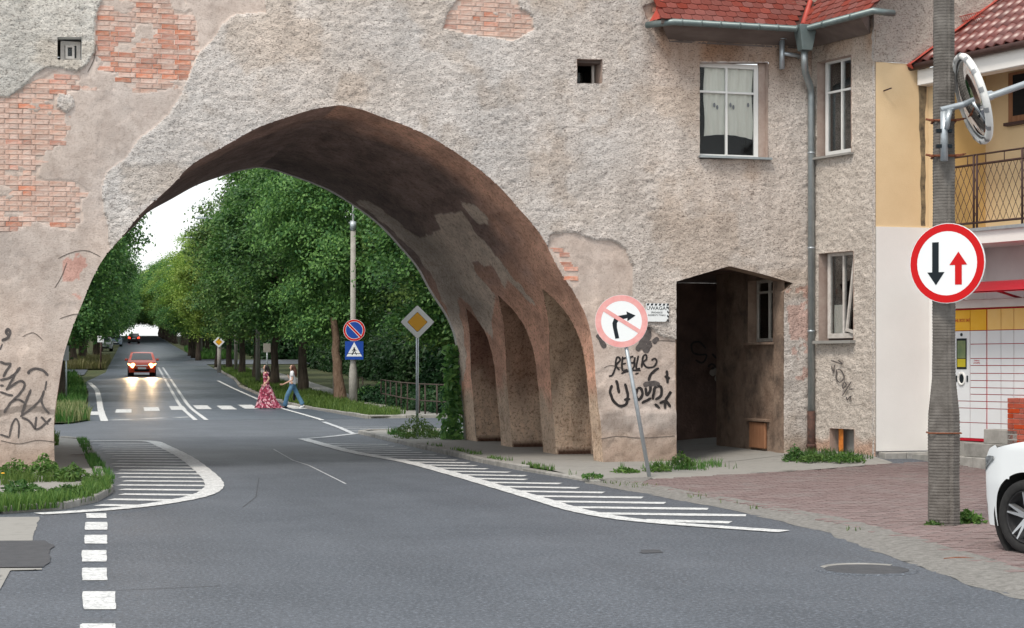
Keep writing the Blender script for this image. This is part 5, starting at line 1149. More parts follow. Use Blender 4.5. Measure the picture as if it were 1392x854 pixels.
text('przesyłkę', .035, MH @ Matrix.Translation((lt[0] - .03, lt[1] - .015, LD + .006)), mt['lred'], lk)
# canopy over the lockers
mb = MB(); nn__ = 14; cprof = []
for i in range(nn__ + 1):
    f = i / nn__; cprof.append((-.25 + 1.0 * f, HP(1330, 392, .2)[1] + .12 - .20 * (f ** 2.2)))
z_c = cprof
for j, (d, z) in enumerate(cprof):
    for s in (LS(1299), LS(1299) + 4.5): mb.v.append(tuple(MH @ Vector((s, z, d))))
    for s in (LS(1299), LS(1299) + 4.5): mb.v.append(tuple(MH @ Vector((s, z - .02, d))))
    if j: 
        k = 4 * j
        for f_ in ((k - 4, k - 3, k + 1, k), (k - 2, k - 1, k + 3, k + 2), (k - 4, k - 2, k + 2, k), (k - 3, k - 1, k + 3, k + 1)): mb.f.append(list(f_)); mb.m.append(0); mb.sm.append(True)
cnp = mb.build('canopy', mt['lred'], lk)
for s in (LS(1299) + .1, LS(1299) + 1.3, LS(1299) + 2.5):
    mb = MB(); mb.tube([MH @ Vector((s, LZ(410) + .02, 0)), MH @ Vector((s, cprof[-3][1] - .03, cprof[-3][0]))], .02, 6); mb.build('bracket', mt['lred'], cnp)
# ================================================================== SIGNS AND POLES
def plate_frame(Cn, n_, roll=0.):            # x right (seen from the front), y up, z towards the viewer
    n_ = Vector(n_).normalized(); up = Vector((0, 0, 1)); x = up.cross(n_).normalized(); y = n_.cross(x)
    return Matrix.Translation(Cn) @ Matrix((x, y, n_)).transposed().to_4x4() @ Matrix.Rotation(roll, 4, 'Z')
def disc(M_, r, z, m, name, parent, r0=0., th=.0012, n=40):
    mb = MB(); mb.lathe([(r0, z), (r, z), (r, z - th)], n, M_, smooth=False); return mb.build(name, m, parent)
def poly(M_, pts, z, m, name, parent, th=.001):
    return MB().prism(pts, z - th, z, M_).build(name, m, parent)
def barp(a, b, w_): a = Vector(a); b = Vector(b); d = (b - a).normalized(); n = Vector((-d.y, d.x)) * w_ / 2; return [tuple(a + n), tuple(a - n), tuple(b - n), tuple(b + n)]
cdir = lambda p: (EYEP - p).normalized()
# --- ribbed concrete pole in the forecourt
pb = G(1283, 717); pole = thing('concrete_pole', 'tall ribbed grey concrete pole with flared foot on the red paving', 'pole', tuple(pb))
mb = MB(); rings = []; z = -.1; k = 0
def pw(z): return float(np.interp(z, [0, 1.15, 1.5, 8.5], [.152, .152, .112, .092]))
sh_ = [(-1, -.55), (-.55, -1), (.15, -1), (.3, -.92), (.55, -1), (1, -.55), (1, .55), (.55, 1), (-.55, 1), (-1, .55)]
Rz = Matrix.Rotation(-ANG - .15, 3, 'Z')
while z < 8.6:
    for dz_, s_ in ((0, 1.), (.016, 1.), (.019, .972), (.028, .972)):
        w_ = pw(z) * (s_ + .015 * math.sin(z * 9.1)); rings.append([Rz @ Vector((x * w_, y * w_ * .9, 0)) + Vector((pb.x, pb.y, z + dz_)) for x, y in sh_])
    z += .031
n = len(sh_); mb.add([p for r in rings for p in r], [(i * n + j, i * n + (j + 1) % n, (i + 1) * n + (j + 1) % n, (i + 1) * n + j) for i in range(len(rings) - 1) for j in range(n)])
mb.build('shaft', mt['pcon'], pole)
def clampring(z, w_=.02, m='rust'):
    mb = MB(); r0 = pw(z) + .008
    for a, b in (((-1, -1), (1, -1)), ((1, -1), (1, 1)), ((1, 1), (-1, 1)), ((-1, 1), (-1, -1))):
        A_ = Rz @ Vector((a[0] * r0, a[1] * r0 * .9, 0)) + Vector((pb.x, pb.y, z)); B_ = Rz @ Vector((b[0] * r0, b[1] * r0 * .9, 0)) + Vector((pb.x, pb.y, z)); mb.tube([A_, B_], w_, 6)
    return mb
clampring(.96, .008).build('rusty_band', mt['rust'], pole)
zc1 = TD(1283, 165, 17.9).z; zc2 = TD(1283, 213, 17.9).z
# --- convex mirror
tm = 17.72; mr = thing('traffic_mirror', 'round convex traffic mirror with white rim, seen nearly edge on, on a grey tube arm', 'mirror', tuple(TD(1283, 190, tm)))
for zc_ in (zc1, zc2):
    m_ = clampring(zc_, .013); 
    for sx in (-1, 1): a = Rz @ Vector((sx * .13, -.12, 0)) + Vector((pb.x, pb.y, zc_)); m_.tube([a, a + RGT * .06 * sx + Vector((0, 0, .01))], .012, 6); m_.lathe([(.028, 0), (.028, .02)], 6, Matrix.Translation(a - Vector((0, 0, .01))))
    m_.tube([Vector((pb.x, pb.y, zc_)) + RGT * .10 - FWD * .1, Vector((pb.x, pb.y, zc_)) + RGT * .20 - FWD * .1 + Vector((0, 0, .02))], .007, 6)
    m_.build('clamp', mt['rust'], mr)
mb = MB().tube([TD(1283.5, 152, tm), TD(1283.5, 219, tm)], .038, 12); mb.build('upright_tube', mt['galv'], mr)
mb = MB().tube([TD(1279, 150, tm), TD(1330, 137, tm), TD(1392, 115, tm - .3), TD(1450, 96, tm - .6)], .033, 12); mb.tube([TD(1291, 150, tm - .02), TD(1286, 176, tm - .02)], .030, 10); mb.build('arm', mt['galv'], mr)
for y in (178, 199): mb = MB().box(TD(1276, y, tm), (.05, .05, .035), Matrix.Rotation(-ANG, 3, 'Z')); mb.box(TD(1291, y, tm), (.04, .05, .035), Matrix.Rotation(-ANG, 3, 'Z')); mb.build('bracket', mt['sblack'], mr)
mc_ = TD(1322, 134.5, tm - .12); vr_ = Vector((mc_.x - EYEP.x, mc_.y - EYEP.y, 0)).normalized(); vx_ = Vector((vr_.y, -vr_.x, 0)); nrm = (vx_ * -.905 + Vector((0, 0, -.337 + .05)) - vr_ * .22).normalized()
MM = plate_frame(mc_, nrm)
mt['mirror'] = M('mirror_face', (.8, .8, .8), rough=.03, metal=1.); RM = .46
mb = MB(); mb.lathe([(0, .075)] + [(RM * .93 * math.sin(a), .075 - .07 * (1 - math.cos(a * 1.35))) for a in np.linspace(.1, 1.45, 12)], 40, MM); mb.build('mirror_glass', mt['mirror'], mr)
mb = MB(); mb.lathe([(RM * .90, .010), (RM * .92, .035), (RM, .03), (RM + .012, .0), (RM, -.03), (RM * .6, -.06), (0, -.07)], 40, MM); mb.build('mirror_shell', mt['white'], mr)
for k in range(14):
    mb = MB(); a = k / 14 * 2 * math.pi; mb.lathe([(RM * .918, .038), (RM + .003, .033), (RM + .015, .0)], 3, MM, a0=a, a1=a + .11); mb.build('rim_mark', mt['sback'], mr)
mb = MB().tube([mc_ - nrm * .06, TD(1347, 130, tm)], .05, 10); mb.build('mount', mt['galv'], mr)
# --- priority sign on the pole
sc_ = TD(1287, 358, 17.68); sg = thing('road_sign', 'round sign with black down arrow and red up arrow on the concrete pole', 'sign', tuple(sc_))
vr_ = Vector((sc_.x - EYEP.x, sc_.y - EYEP.y, 0)).normalized(); vx_ = Vector((vr_.y, -vr_.x, 0)); MS = plate_frame(sc_, -(vr_ * math.cos(math.radians(25)) + vx_ * math.sin(math.radians(25)))); R = .402
disc(MS, R, -.003, mt['swhite'], 'plate', sg, th=.02); disc(MS, R - .006, .0, mt['sred'], 'red_ring', sg, r0=R * .80); disc(MS, R * .80, -.001, mt['swhite'], 'white_field', sg)
poly(MS, [(x * R, y * R) for x, y in [(-.39, .535), (-.39, -.215), (-.52, -.215), (-.29, -.54), (-.06, -.215), (-.215, -.215), (-.215, .535)]], .002, mt['sblack'], 'black_arrow', sg)
poly(MS, [(x * R, y * R) for x, y in [(.22, -.54), (.40, -.54), (.40, -.05), (.54, -.05), (.31, .28), (.07, -.05), (.22, -.05)]], .002, mt['sred'], 'red_arrow', sg)
mb = MB(); 
for dz_ in (-.15, .15): mb.box(MS @ Vector((0, dz_, -.06)), (.28, .1, .03), MS.to_3x3())
mb.build('bracket', mt['galv'], sg)
# --- no right turn
b_ = G(883, 650); tB = (b_ - EYEP).dot(FWD); c_ = TD(845, 437, tB); ns = thing('road_sign', 'faded no right turn sign on a leaning grey post at the pier', 'sign', tuple(b_))
ax = (c_ - b_).normalized(); mb = MB().tube([b_ - ax * .15, c_ + ax * .22], .030, 10); mb.build('post', mt['galv'], ns)
nrm = -(FWD * math.cos(.12) + RGT * math.sin(.12)); MS = plate_frame(c_ + nrm * .045, nrm, math.radians(8)); R = .385
disc(MS, R, -.003, mt['swhite'], 'plate', ns, th=.012); disc(MS, R - .004, .0, mt['sredfade'], 'red_ring', ns, r0=R * .77); disc(MS, R * .77, -.001, mt['swhite'], 'white_field', ns)
w_ = .075; ar_ = [(-.32, -.62), (-.17, -.62), (-.20, -.20), (-.18, -.04), (-.08, .06), (.12, .08), (.24, .09), (.22, -.03), (.56, .14), (.24, .34), (.24, .23), (-.1, .22), (-.26, .14), (-.35, -.02), (-.35, -.2)]
poly(MS, [(x * R, y * R) for x, y in ar_], .0015, mt['sblack'], 'black_arrow', ns)
poly(MS, barp((-.62 * R, .56 * R), (.62 * R, -.48 * R), .15 * R), .003, mt['sredfade'], 'red_bar', ns)
# --- diamond
b_ = G(567, 598); tB = (b_ - EYEP).dot(FWD); c_ = TD(567.5, 438, tB); ds = thing('road_sign', 'yellow and white diamond priority sign on a thin post by the pavement corner', 'sign', tuple(b_))
MB().tube([b_ - Vector((0, 0, .1)), c_ + Vector((0, 0, .3))], .032, 10).build('post', mt['galv'], ds)
def diamond(sg, c_, nrm, hd):
    MS = plate_frame(c_ + nrm * .05, nrm, math.radians(45)); s = hd / math.sqrt(2)
    def sq(a, r=.03):
        return [(x * (a - r) + r * math.cos(t_), y * (a - r) + r * math.sin(t_)) for x, y, t0 in ((1, 1, 0), (-1, 1, 90), (-1, -1, 180), (1, -1, 270)) for t_ in np.radians([t0, t0 + 45, t0 + 90])]
    poly(MS, sq(s), 0, mt['sback'], 'plate', sg, .012); poly(MS, sq(s - .003), .0015, mt['swhite'], 'white_border', sg); poly(MS, sq(s * .60, .02), .003, mt['sblack'], 'black_line', sg); poly(MS, sq(s * .575, .02), .0045, mt['syellow'], 'yellow_field', sg)
diamond(ds, c_, -(FWD * math.cos(.05) - RGT * math.sin(.05)), .375)
b_ = G(298, 507); tB = (b_ - EYEP).dot(FWD); c_ = TD(298, 465, tB); d2 = thing('road_sign', 'far yellow and white diamond sign on a pale post between the avenue trees', 'sign', tuple(b_))
MB().tube([b_ - Vector((0, 0, .1)), c_ + Vector((0, 0, .3))], .13, 8).build('post', mt['lcon'], d2); diamond(d2, c_ - FWD * .12, -FWD, .38)
# --- lamp pole with two signs
b_ = G(480, 552); tB = (b_ - EYEP).dot(FWD); lp = thing('lamp_pole', 'pale concrete lamp pole with thin white top tube at the crossing', 'lamp post', tuple(b_))
zt_ = TD(482, 303, tB).z
MB().tube([b_ - Vector((0, 0, .1)), b_ + Vector((0, 0, 1.3)), b_ + Vector((0, 0, 1.7)), Vector((b_.x, b_.y, zt_))], [.17, .165, .115, .10], 12).build('shaft', mt['lcon'], lp)
MB().tube([Vector((b_.x, b_.y, zt_ - .3)), Vector((b_.x, b_.y, zt_ + .05))], .125, 12).build('collar', mt['galv'], lp)
tp = Vector((b_.x, b_.y, zt_ + 1.6)); mb = MB().tube([Vector((b_.x, b_.y, zt_)), tp, tp + Vector((-.5, 0, .35)), tp + Vector((-1.6, 0, .5))], .04, 8); mb.build('tube', mt['white'], lp)
mb = MB().box(tp + Vector((-1.9, 0, .5)), (.6, .25, .12), taper=.8); mb.build('lamp_head', mt['galv'], lp, bevel=.02)
def lamp(px, py, tx, ty, lab):
    """street lamp whose arm tip shows at (px,py), pole on the right verge"""
    Y = tx; x = redge(Y) + .9; b_ = Vector((x, Y, g1(x, Y))); o = thing('street_lamp', lab, 'lamp post', tuple(b_), group='lamps along the avenue')
    MB().tube([b_ - Vector((0, 0, .1)), b_ + Vector((0, 0, 8))], [.12, .07], 8).build('shaft', mt['lcon'], o)
    a = b_ + Vector((0, 0, 8)); MB().tube([a, a + Vector((-.6, 0, .5)), a + Vector((-2.6, 0, .75))], .035, 6).build('arm', mt['galv'], o)
    MB().box(a + Vector((-2.9, 0, .76)), (.8, .26, .11), taper=.7).build('lamp_head', mt['galv'], o, bevel=.02)
lamp(0, 0, 66, 0, 'street lamp whose arm shows against the sky above the nearer avenue trees'); lamp(0, 0, 88, 0, 'street lamp farther along, its arm lower against the sky'); lamp(0, 0, 146.5, 0, 'slim pale lamp post far along the avenue beside the side street')
# no parking
c_ = TD(481.5, 449, tB - .2); o = thing('road_sign', 'blue and red no parking roundel on the lamp pole, above the crossing sign', 'sign', tuple(c_))
MS = plate_frame(c_, -FWD); R = .43; disc(MS, R, -.003, mt['swhite'], 'plate', o, th=.02); disc(MS, R - .012, 0, mt['sred'], 'red_ring', o, r0=R * .80); disc(MS, R * .76, 0, mt['sblue'], 'blue_field', o)
poly(MS, barp((-.6 * R, .62 * R), (.6 * R, -.62 * R), .26 * R), .002, mt['swhite'], 'white_edge', o); poly(MS, barp((-.6 * R, .62 * R), (.6 * R, -.62 * R), .17 * R), .004, mt['sred'], 'red_bar', o)
MB().tube([c_ + Vector((0, 0, .2)) + FWD * .02, c_ + Vector((0, 0, .2)) + FWD * .2], .03, 6).build('bracket', mt['galv'], o)
c_ = TD(481.5, 476.5, tB - .2); o = thing('road_sign', 'blue square pedestrian crossing sign with white triangle on the lamp pole', 'sign', tuple(c_))
MS = plate_frame(c_, -FWD); s = .36; poly(MS, [(-s, -s), (s, -s), (s, s), (-s, s)], 0, mt['sblue'], 'plate', o, .015); poly(MS, [(-s * .86, -s * .66), (s * .86, -s * .66), (0, s * .9)], .002, mt['swhite'], 'white_triangle', o)
mb = MB(); f = s
for pts in ([(-.06, .14), (.08, .14), (.1, -.14), (-.08, -.14)], [(-.07, -.1), (.03, -.14), (-.2, -.56), (-.3, -.5)], [(0, -.1), (.1, -.14), (.22, -.56), (.3, -.5)], [(-.05, .12), (-.03, .02), (-.22, -.16), (-.26, -.1)], [(.05, .12), (.05, .02), (.2, -.14), (.25, -.06)], [(-.86 * .93, -.42), (.86 * .93, -.42), (.86 * .9, -.36), (-.86 * .9, -.36)]):
    mb.prism([(x * f, y * f + .02) for x, y in pts], .003, .004, MS)
mb.lathe([(0, .004), (.09 * s, .004)], 10, MS @ Matrix.Translation((0, .26 * s, 0)), smooth=False)
mb.build('walking_figure', mt['sblack'], o, kind='stuff')
MB().tube([c_ + FWD * .02, c_ + FWD * .2], .03, 6).build('bracket', mt['galv'], o)
def postsign(px, py0, py1, hw, hh_, lab, m='sback', r=.035, pm='galv', side=0.):
    b_ = G(px, py1); t_ = (b_ - EYEP).dot(FWD); c_ = TD(px, py0, t_); o = thing('road_sign', lab, 'sign', tuple(b_)); MB().tube([b_ - Vector((0, 0, .1)), c_ + Vector((0, 0, .2))], r, 8).build('post', mt[pm], o)
    MS = plate_frame(c_ - FWD * (r + .01) + RGT * side, -FWD); poly(MS, [(-hw, -hh_), (hw, -hh_), (hw, hh_), (-hw, hh_)], 0, mt[m], 'plate', o, .015)
postsign(137, 461, 502, .22, .22, 'small pale sign on a dark post in the long grass by the side street', 'swhite', .06, 'darkiron')
postsign(90, 480, 547, .12, .3, 'narrow grey sign seen from the side at the left pier edge', 'sback', .035)
postsign(363, 473, 521, .2, .24, 'small white board on a post among the avenue trunks', 'lcon', .04)
b_ = G(454, 538); o = thing('pole', 'thin whitish pole beside the leaning trunk near the crossing', 'pole', tuple(b_)); MB().tube([b_ - Vector((0, 0, .1)), b_ + Vector((0, 0, 3.2))], .06, 8).build('shaft', mt['lcon'], o)
# ================================================================== RAILING BY THE FAR PAVEMENT
fpx = [(487, 546), (493, 546.5), (518, 551), (524.5, 552.7), (531, 554.6), (539, 556.7), (545.6, 559), (554, 560.5), (570, 564), (578, 565), (594, 566.5), (609, 567.5), (626, 568), (645, 568.5)]
fp = [G(x, y) for x, y in fpx]; fr = thing('railing', 'rusty brown pedestrian railing along the far pavement', 'railing', tuple(fp[4]))
mt['railrust'] = M('rusty_rail', (.045, .035, .03), (.085, .065, .055), 8, .85)
for i, p in enumerate(fp):
    MB().tube([p - Vector((0, 0, .1)), p + Vector((0, 0, 1.02))], .028, 6).build('post', mt['railrust'], fr)
for z in (1.02, .48):
    for a, b in ((0, 1), (2, 13)):
        MB().tube([fp[i] + Vector((0, 0, z)) for i in range(a, b + 1)], .024, 6).build('rail', mt['railrust'], fr)
# ================================================================== CARS
def car(name, label, pos, head, paint, L=4.2, Wd=1.76, H_=1.5, lights=False, tails=False, group=None, loc_front=None, spokes=10):
    rz = math.atan2(head.y, head.x); o = thing(name, label, 'car', tuple(pos), rz, group); TT = T(o)
    pmat = M('car_paint', paint, rough=.28, spec=.6); k = L / 4.2; hz = H_ / 1.5; W2 = Wd / 2
    nose = [(2.02, .24), (2.09, .42), (2.08, .60), (2.0, .76), (1.80, .86)]; hood = [(1.45, .94), (1.08, 1.0)]; ws = [(.72, 1.22), (.32, 1.42)]; rf = [(-.1, 1.49), (-.6, 1.5), (-1.2, 1.45), (-1.55, 1.36)]; rear = [(-1.92, 1.02), (-2.04, .85), (-2.08, .6), (-2.05, .4), (-1.98, .24)]
    P = nose + hood + ws + rf + rear; P = [(x * k, z * hz) for x, z in P]
    def mp(x, y, z):
        f = abs(y); zb = .92 * hz
        yy = y * W2 * (1 - .22 * max(0, (z - zb) / (H_ - zb)) ** 1.0) * (1 - .06 * max(0, (.6 - z) / .5))
        yy *= 1 - .10 * max(0, (abs(x) / (L / 2)) - .75) / .25
        xx = x * (1 - (.11 if x > 0 else .09) * f ** 3.2 * min(1.1, max(0, (abs(x) - 1.62 * k) / (.42 * k))) ** 1.3)
        zz_ = z - .03 * f ** 4 * (z > .9 * hz)
        return TT @ Vector((xx, yy, zz_))
    ys = [-1, -.985, -.93, -.8, -.55, 0, .55, .8, .93, .985, 1]
    insetz = {1: .0, .985: .0}
    def strip(i0, i1, name_, m, y0=-1, y1=1, off=0.):
        mb = MB(); yy = [y for y in ys if y0 - 1e-6 <= y <= y1 + 1e-6]
        for i in range(i0, i1 + 1): mb.v += [tuple(mp(P[i][0] + off, y, P[i][1] + off * .6)) for y in yy]
        n_ = len(yy); mb.f = [[i * n_ + j, i * n_ + j + 1, (i + 1) * n_ + j + 1, (i + 1) * n_ + j] for i in range(i1 - i0) for j in range(n_ - 1)]; mb.m = [0] * len(mb.f); mb.sm = [True] * len(mb.f)
        return mb.build(name_, m, o)
    iw0 = 6; iw1 = 8; ir0 = len(nose) + len(hood) + len(ws) + len(rf) - 1
    mb = MB(); n_ = len(ys)
    for x, z in P: mb.v += [tuple(mp(x, y, z)) for y in ys]
    for i in range(len(P) - 1):
        for j in range(n_ - 1): mb.f.append([i * n_ + j, i * n_ + j + 1, (i + 1) * n_ + j + 1, (i + 1) * n_ + j]); mb.m.append(0); mb.sm.append(True)
    # sides with wheel arches
    wr = .36; wx = (1.30 * k, -1.28 * k); sill = .22
    low = []
    for xc, sgn in ((wx[1], 1), (wx[0], 1)):
        low += [(xc - wr * math.cos(a), .30 + wr * math.sin(a)) for a in np.linspace(-.2, math.pi + .2, 14)]
    side = [P[i] for i in range(len(P))] + [(-1.9 * k, sill)] + [(x, max(z, sill)) for x, z in low] + [(1.95 * k, sill)]
    me_side = []
    out_ = [P[i] for i in range(len(P))] + [(-1.9 * k, sill)]
    for xc in (wx[1], wx[0]): out_ += [(xc - (wr + .03) * math.cos(a), .32 + (wr + .03) * math.sin(a)) for a in np.linspace(-.26, math.pi + .26, 26)]
    out_ += [(1.95 * k, sill)]
    sa, sb, sq_ = sheet(ar(-L / 2 - .1, L / 2 + .1, .03), ar(.1, H_ + .1, .03), out_)
    for sg_ in (-1, 1):
        b0 = len(mb.v); mb.v += [tuple(mp(x, sg_, z)) for x, z in zip(sa, sb)]; mb.f += (sq_ + b0).tolist(); mb.m += [0] * len(sq_); mb.sm += [True] * len(sq_)
    bo = mb.build('body', pmat, o)
    for xc in wx:                               # dark wheel housings
        for sg_ in (-1, 1):
            mb = MB(); mb.lathe([(wr + .05, -.0), (wr + .03, -.012), (wr + .03, -.32), (0, -.32)], 28, TT @ Matrix.Translation((xc, sg_ * (W2 - .045), .32)) @ Matrix.Rotation(-sg_ * math.pi / 2, 4, 'X')); mb.build('wheel_housing', mt['dark'], o)
    strip(iw0, iw1, 'windscreen', mt['carglass'], -.80, .80, .012); strip(ir0, ir0 + 1, 'rear_window', mt['carglass'], -.80, .80, -.012)
    for sg_ in (-1, 1):
        for pts in ([(.98, .97), (.30, 1.36), (-.32, 1.42), (-.36, .98)], [(-.42, .98), (-.38, 1.42), (-1.2, 1.38), (-1.52, 1.02)]):
            mb = MB(); q = [mp(x * k, sg_ * 1.0, z * hz) for x, z in pts]; off = (TT.to_3x3() @ Vector((0, sg_ * .008, 0))); mb.add([p + off for p in q], [tuple(range(len(q)))]); mb.build('side_window', mt['carglass'], o)
        mb = MB(); q = TT @ Vector((.72 * k, sg_ * (W2 + .09), 1.02 * hz)); mb.box(q, (.14, .2, .13), TT.to_3x3(), taper=.8); mb.build('door_mirror', pmat, o, bevel=.03)
        # headlight
        hl = [(1.99, .62), (1.93, .76), (1.62, .84), (1.60, .74)]
        mb = MB(); hp_ = [(1.66, 1., .775, .80), (1.78, 1., .73, .80), (1.9, 1., .69, .785), (1.98, .97, .66, .765), (2.04, .86, .64, .745), (2.06, .62, .63, .72)]
        for hx, hy, za, zb_ in hp_:
            for zq in (za, zb_): mb.v.append(tuple(mp(hx * k, sg_ * hy, zq * hz) + TT.to_3x3() @ (Vector((.3 + (hx - 1.66) * 2.2, sg_ * 1., .1)).normalized() * .014)))
        mb.f = [[2 * i, 2 * i + 1, 2 * i + 3, 2 * i + 2] for i in range(5)]; mb.m = [0] * 5; mb.sm = [True] * 5; mb.build('headlight', mt['headon'] if lights else mt['headoff'], o)
        if lights:
            q = mp(2.06 * k, sg_ * .70, .66 * hz); mb = MB(); mb.lathe([(0, .03), (.13, .02), (.15, 0)], 12, Matrix.Translation(q) @ (TT.to_3x3().to_4x4()) @ Matrix.Rotation(math.pi / 2, 4, 'Y')); mb.build('lit_bulb', mt['headon'], o)
        mb = MB(); q = [mp(x * k, sg_ * yv, z * hz) for (x, z), yv in zip([(-2.07, .70), (-2.07, .92), (-1.98, .98), (-1.9, .9), (-1.95, .68)], (.66, .70, .97, 1., 1.))]
        off = (TT.to_3x3() @ Vector((-.014, sg_ * .012, .0))); mb.add([p + off for p in q], [(0, 1, 2), (0, 2, 4), (2, 3, 4)]); mb.build('tail_light', mt['tailon'] if tails else mt['tailoff'], o)
    mb = MB(); 
    for i in range(9):
        y = -.6 + 1.2 * i / 8; mb.v += [tuple(mp(2.075 * k, y, .32) + TT.to_3x3() @ Vector((.012, 0, 0))), tuple(mp(2.095 * k, y, .45) + TT.to_3x3() @ Vector((.012, 0, 0)))]
    mb.f = [[2 * i, 2 * i + 1, 2 * i + 3, 2 * i + 2] for i in range(8)]; mb.m = [0] * 8; mb.sm = [True] * 8; mb.build('lower_grille', mt['dark'], o)
    mb = MB().box(TT @ Vector((2.10 * k, 0, .66 * hz)), (.03, .7, .06), TT.to_3x3()); mb.build('grille', mt['chrome'], o)
    mb = MB().box(TT @ Vector((2.125 * k, 0, .50)), (.015, .5, .11), TT.to_3x3()); mb.build('number_plate', mt['swhite'], o)
    mb = MB().box(TT @ Vector((-2.10 * k, 0, .72)), (.015, .5, .11), TT.to_3x3()); mb.build('number_plate', mt['swhite'], o)
    # door seams
    for sg_ in (-1, 1):
        for xs in (.95, -.38, -1.25):
            mb = MB(); 
            for i in range(7): z = .3 + i * .1; mb.v += [tuple(mp(xs * k - .006, sg_, z) + TT.to_3x3() @ Vector((0, sg_ * .003, 0))), tuple(mp(xs * k + .006, sg_, z) + TT.to_3x3() @ Vector((0, sg_ * .003, 0)))]
            mb.f = [[2 * i, 2 * i + 1, 2 * i + 3, 2 * i + 2] for i in range(6)]; mb.m = [0] * 6; mb.sm = [False] * 6; mb.build('door_seam', mt['dark'], o)
    for xc in wx:
        for sg_ in (-1, 1):
            Mw = TT @ Matrix.Translation((xc, sg_ * (W2 - .10), .325)) @ Matrix.Rotation(-sg_ * math.pi / 2, 4, 'X')
            mb = MB(); mb.lathe([(.225, .085), (.245, .10), (.29, .105), (.315, .09), (.325, .05), (.325, -.08), (.30, -.1), (.225, -.1), (.225, .085)], 36, Mw); wh = mb.build('wheel', mt['tyre'], o)
            mb = MB(); mb.lathe([(.228, .09), (.222, .10), (.212, .085), (.205, .0), (0, -.01)], 30, Mw); mb.build('rim', mt['rimdark'], wh)
            for s_ in range(spokes):
                a = s_ * 2 * math.pi / spokes + (.16 if s_ % 2 else -.16) * (spokes == 10); c, sn = math.cos(a), math.sin(a)
                mb = MB(); MR = Mw @ Matrix.Rotation(a, 4, 'Z'); mb.hexa([MR @ Vector(p) for p in ((.02, -.022, .02), (.215, -.012, .04), (.215, .012, .04), (.02, .022, .02), (.03, -.018, .075), (.216, -.007, .096), (.216, .007, .096), (.03, .018, .075))]); mb.build('spoke', mt['alloy'], wh)
            mb = MB(); mb.lathe([(0, .085), (.035, .082), (.04, .05)], 12, Mw); mb.build('hub_cap', mt['alloy'], wh)
    return o
mt['carglass'] = M('car_glass', (.03, .04, .045), rough=.05, spec=.9); mt['tyre'] = M('tyre_rubber', (.018, .018, .019), (.03, .03, .03), 20, .85); mt['rimdark'] = M('rim_dark', (.02, .02, .022), rough=.5)
mt['alloy'] = M('alloy', (.55, .56, .58), rough=.3, metal=.8); mt['chrome'] = M('chrome', (.7, .7, .7), rough=.15, metal=1.); mt['headoff'] = M('headlight_lens', (.08, .09, .10), (.3, .32, .34), 20, .08, spec=.9)
mt['headon'] = emis('lit_headlight', (1, .50, .16), 6); mt['tailon'] = emis('lit_tail_light', (1, .05, .02), 4); mt['tailoff'] = M('tail_lens', (.35, .01, .01), rough=.2, spec=.7)
adir = Vector((.0675, 1, 0)).normalized()
cpos = G(193, 512); cpos.z = g1(cpos.x, cpos.y); rc = car('red_car', 'red hatchback driving towards the arch with both headlights lit', cpos + adir * 2.1, -adir, (.60, .06, .02), L=3.9, Wd=1.68, H_=1.5, lights=True)
for sg_ in (-1, 1):                                 # its dipped beams
    ld = bpy.data.lights.new('headlight_beam', 'SPOT'); lo = bpy.data.objects.new('headlight_beam', ld); COL.objects.link(lo); ld.energy = 900; ld.spot_size = math.radians(38); ld.spot_blend = .8; ld.color = (1, .68, .36); ld.shadow_soft_size = .07
    lo.parent = rc; lo.location = (2.12, sg_ * .58, .66); lo.rotation_euler = (Vector((-1, 0, .055))).to_track_quat('Z', 'Y').to_euler()
d_ = G(182, 467); car('dark_car', 'dark car driving away far up the avenue with red tail lights', Vector((d_.x, d_.y, g1(d_.x, d_.y))), adir, (.03, .02, .02), tails=True)
d_ = G(157, 471); car('parked_car', 'pale blue parked car far up the avenue, on the left verge', Vector((d_.x, d_.y, g1(d_.x, d_.y))), -adir, (.25, .32, .40))
d_ = G(150, 477); car('parked_car', 'light grey parked car on the left verge, nearer than the blue one', Vector((d_.x - .6, d_.y, g1(d_.x, d_.y))), -adir, (.45, .47, .48))
wg_ = G(1396, 758); hdg = (RGT * -.50 + FWD * .866); lft = Vector((-hdg.y, hdg.x, 0)); cc_ = Vector((wg_.x, wg_.y, 0)) - hdg * (1.30 * 4.4 / 4.2) - lft * (.91 - .02)
car('white_car', 'white car with dark alloy wheels parked on the red paving', Vector((cc_.x, cc_.y, .02)), hdg, (.74, .77, .79), L=4.4, Wd=1.82, H_=1.56, spokes=10)
# ================================================================== PEOPLE
def skinned(name, joints, edges, m, parent, sub=2, frame=None):
    me = bpy.data.meshes.new(name); me.from_pydata([j[0] for j in joints], edges, []); o = bpy.data.objects.new(name, me); COL.objects.link(o)
    sk = o.modifiers.new('skin', 'SKIN'); sk.use_smooth_shade = True; sk.branch_smoothing = .6
    for i, j in enumerate(joints):
        r = j[1] if isinstance(j[1], (tuple, list)) else (j[1], j[1]); me.skin_vertices[0].data[i].radius = r; me.skin_vertices[0].data[i].use_root = (i == 0)
    ss = o.modifiers.new('sub', 'SUBSURF'); ss.levels = sub
    dg = bpy.context.evaluated_depsgraph_get(); m2 = bpy.data.meshes.new_from_object(o.evaluated_get(dg)); bpy.data.objects.remove(o); m2.materials.clear(); m2.materials.append(m)
    m2.polygons.foreach_set('use_smooth', [True] * len(m2.polygons)); m2.polygons.foreach_set('material_index', [0] * len(m2.polygons)); m2.name = name
    return link(name, m2, parent)
mt['skin'] = M('skin', (.55, .33, .24), (.62, .39, .29), 8, .55); mt['hairblack'] = M('black_hair', (.012, .01, .009), (.03, .022, .02), 30, .5, stretch=(1, 1, .1)); mt['hairbrown'] = M('brown_hair', (.06, .025, .018), (.13, .06, .04), 30, .5, stretch=(1, 1, .1))
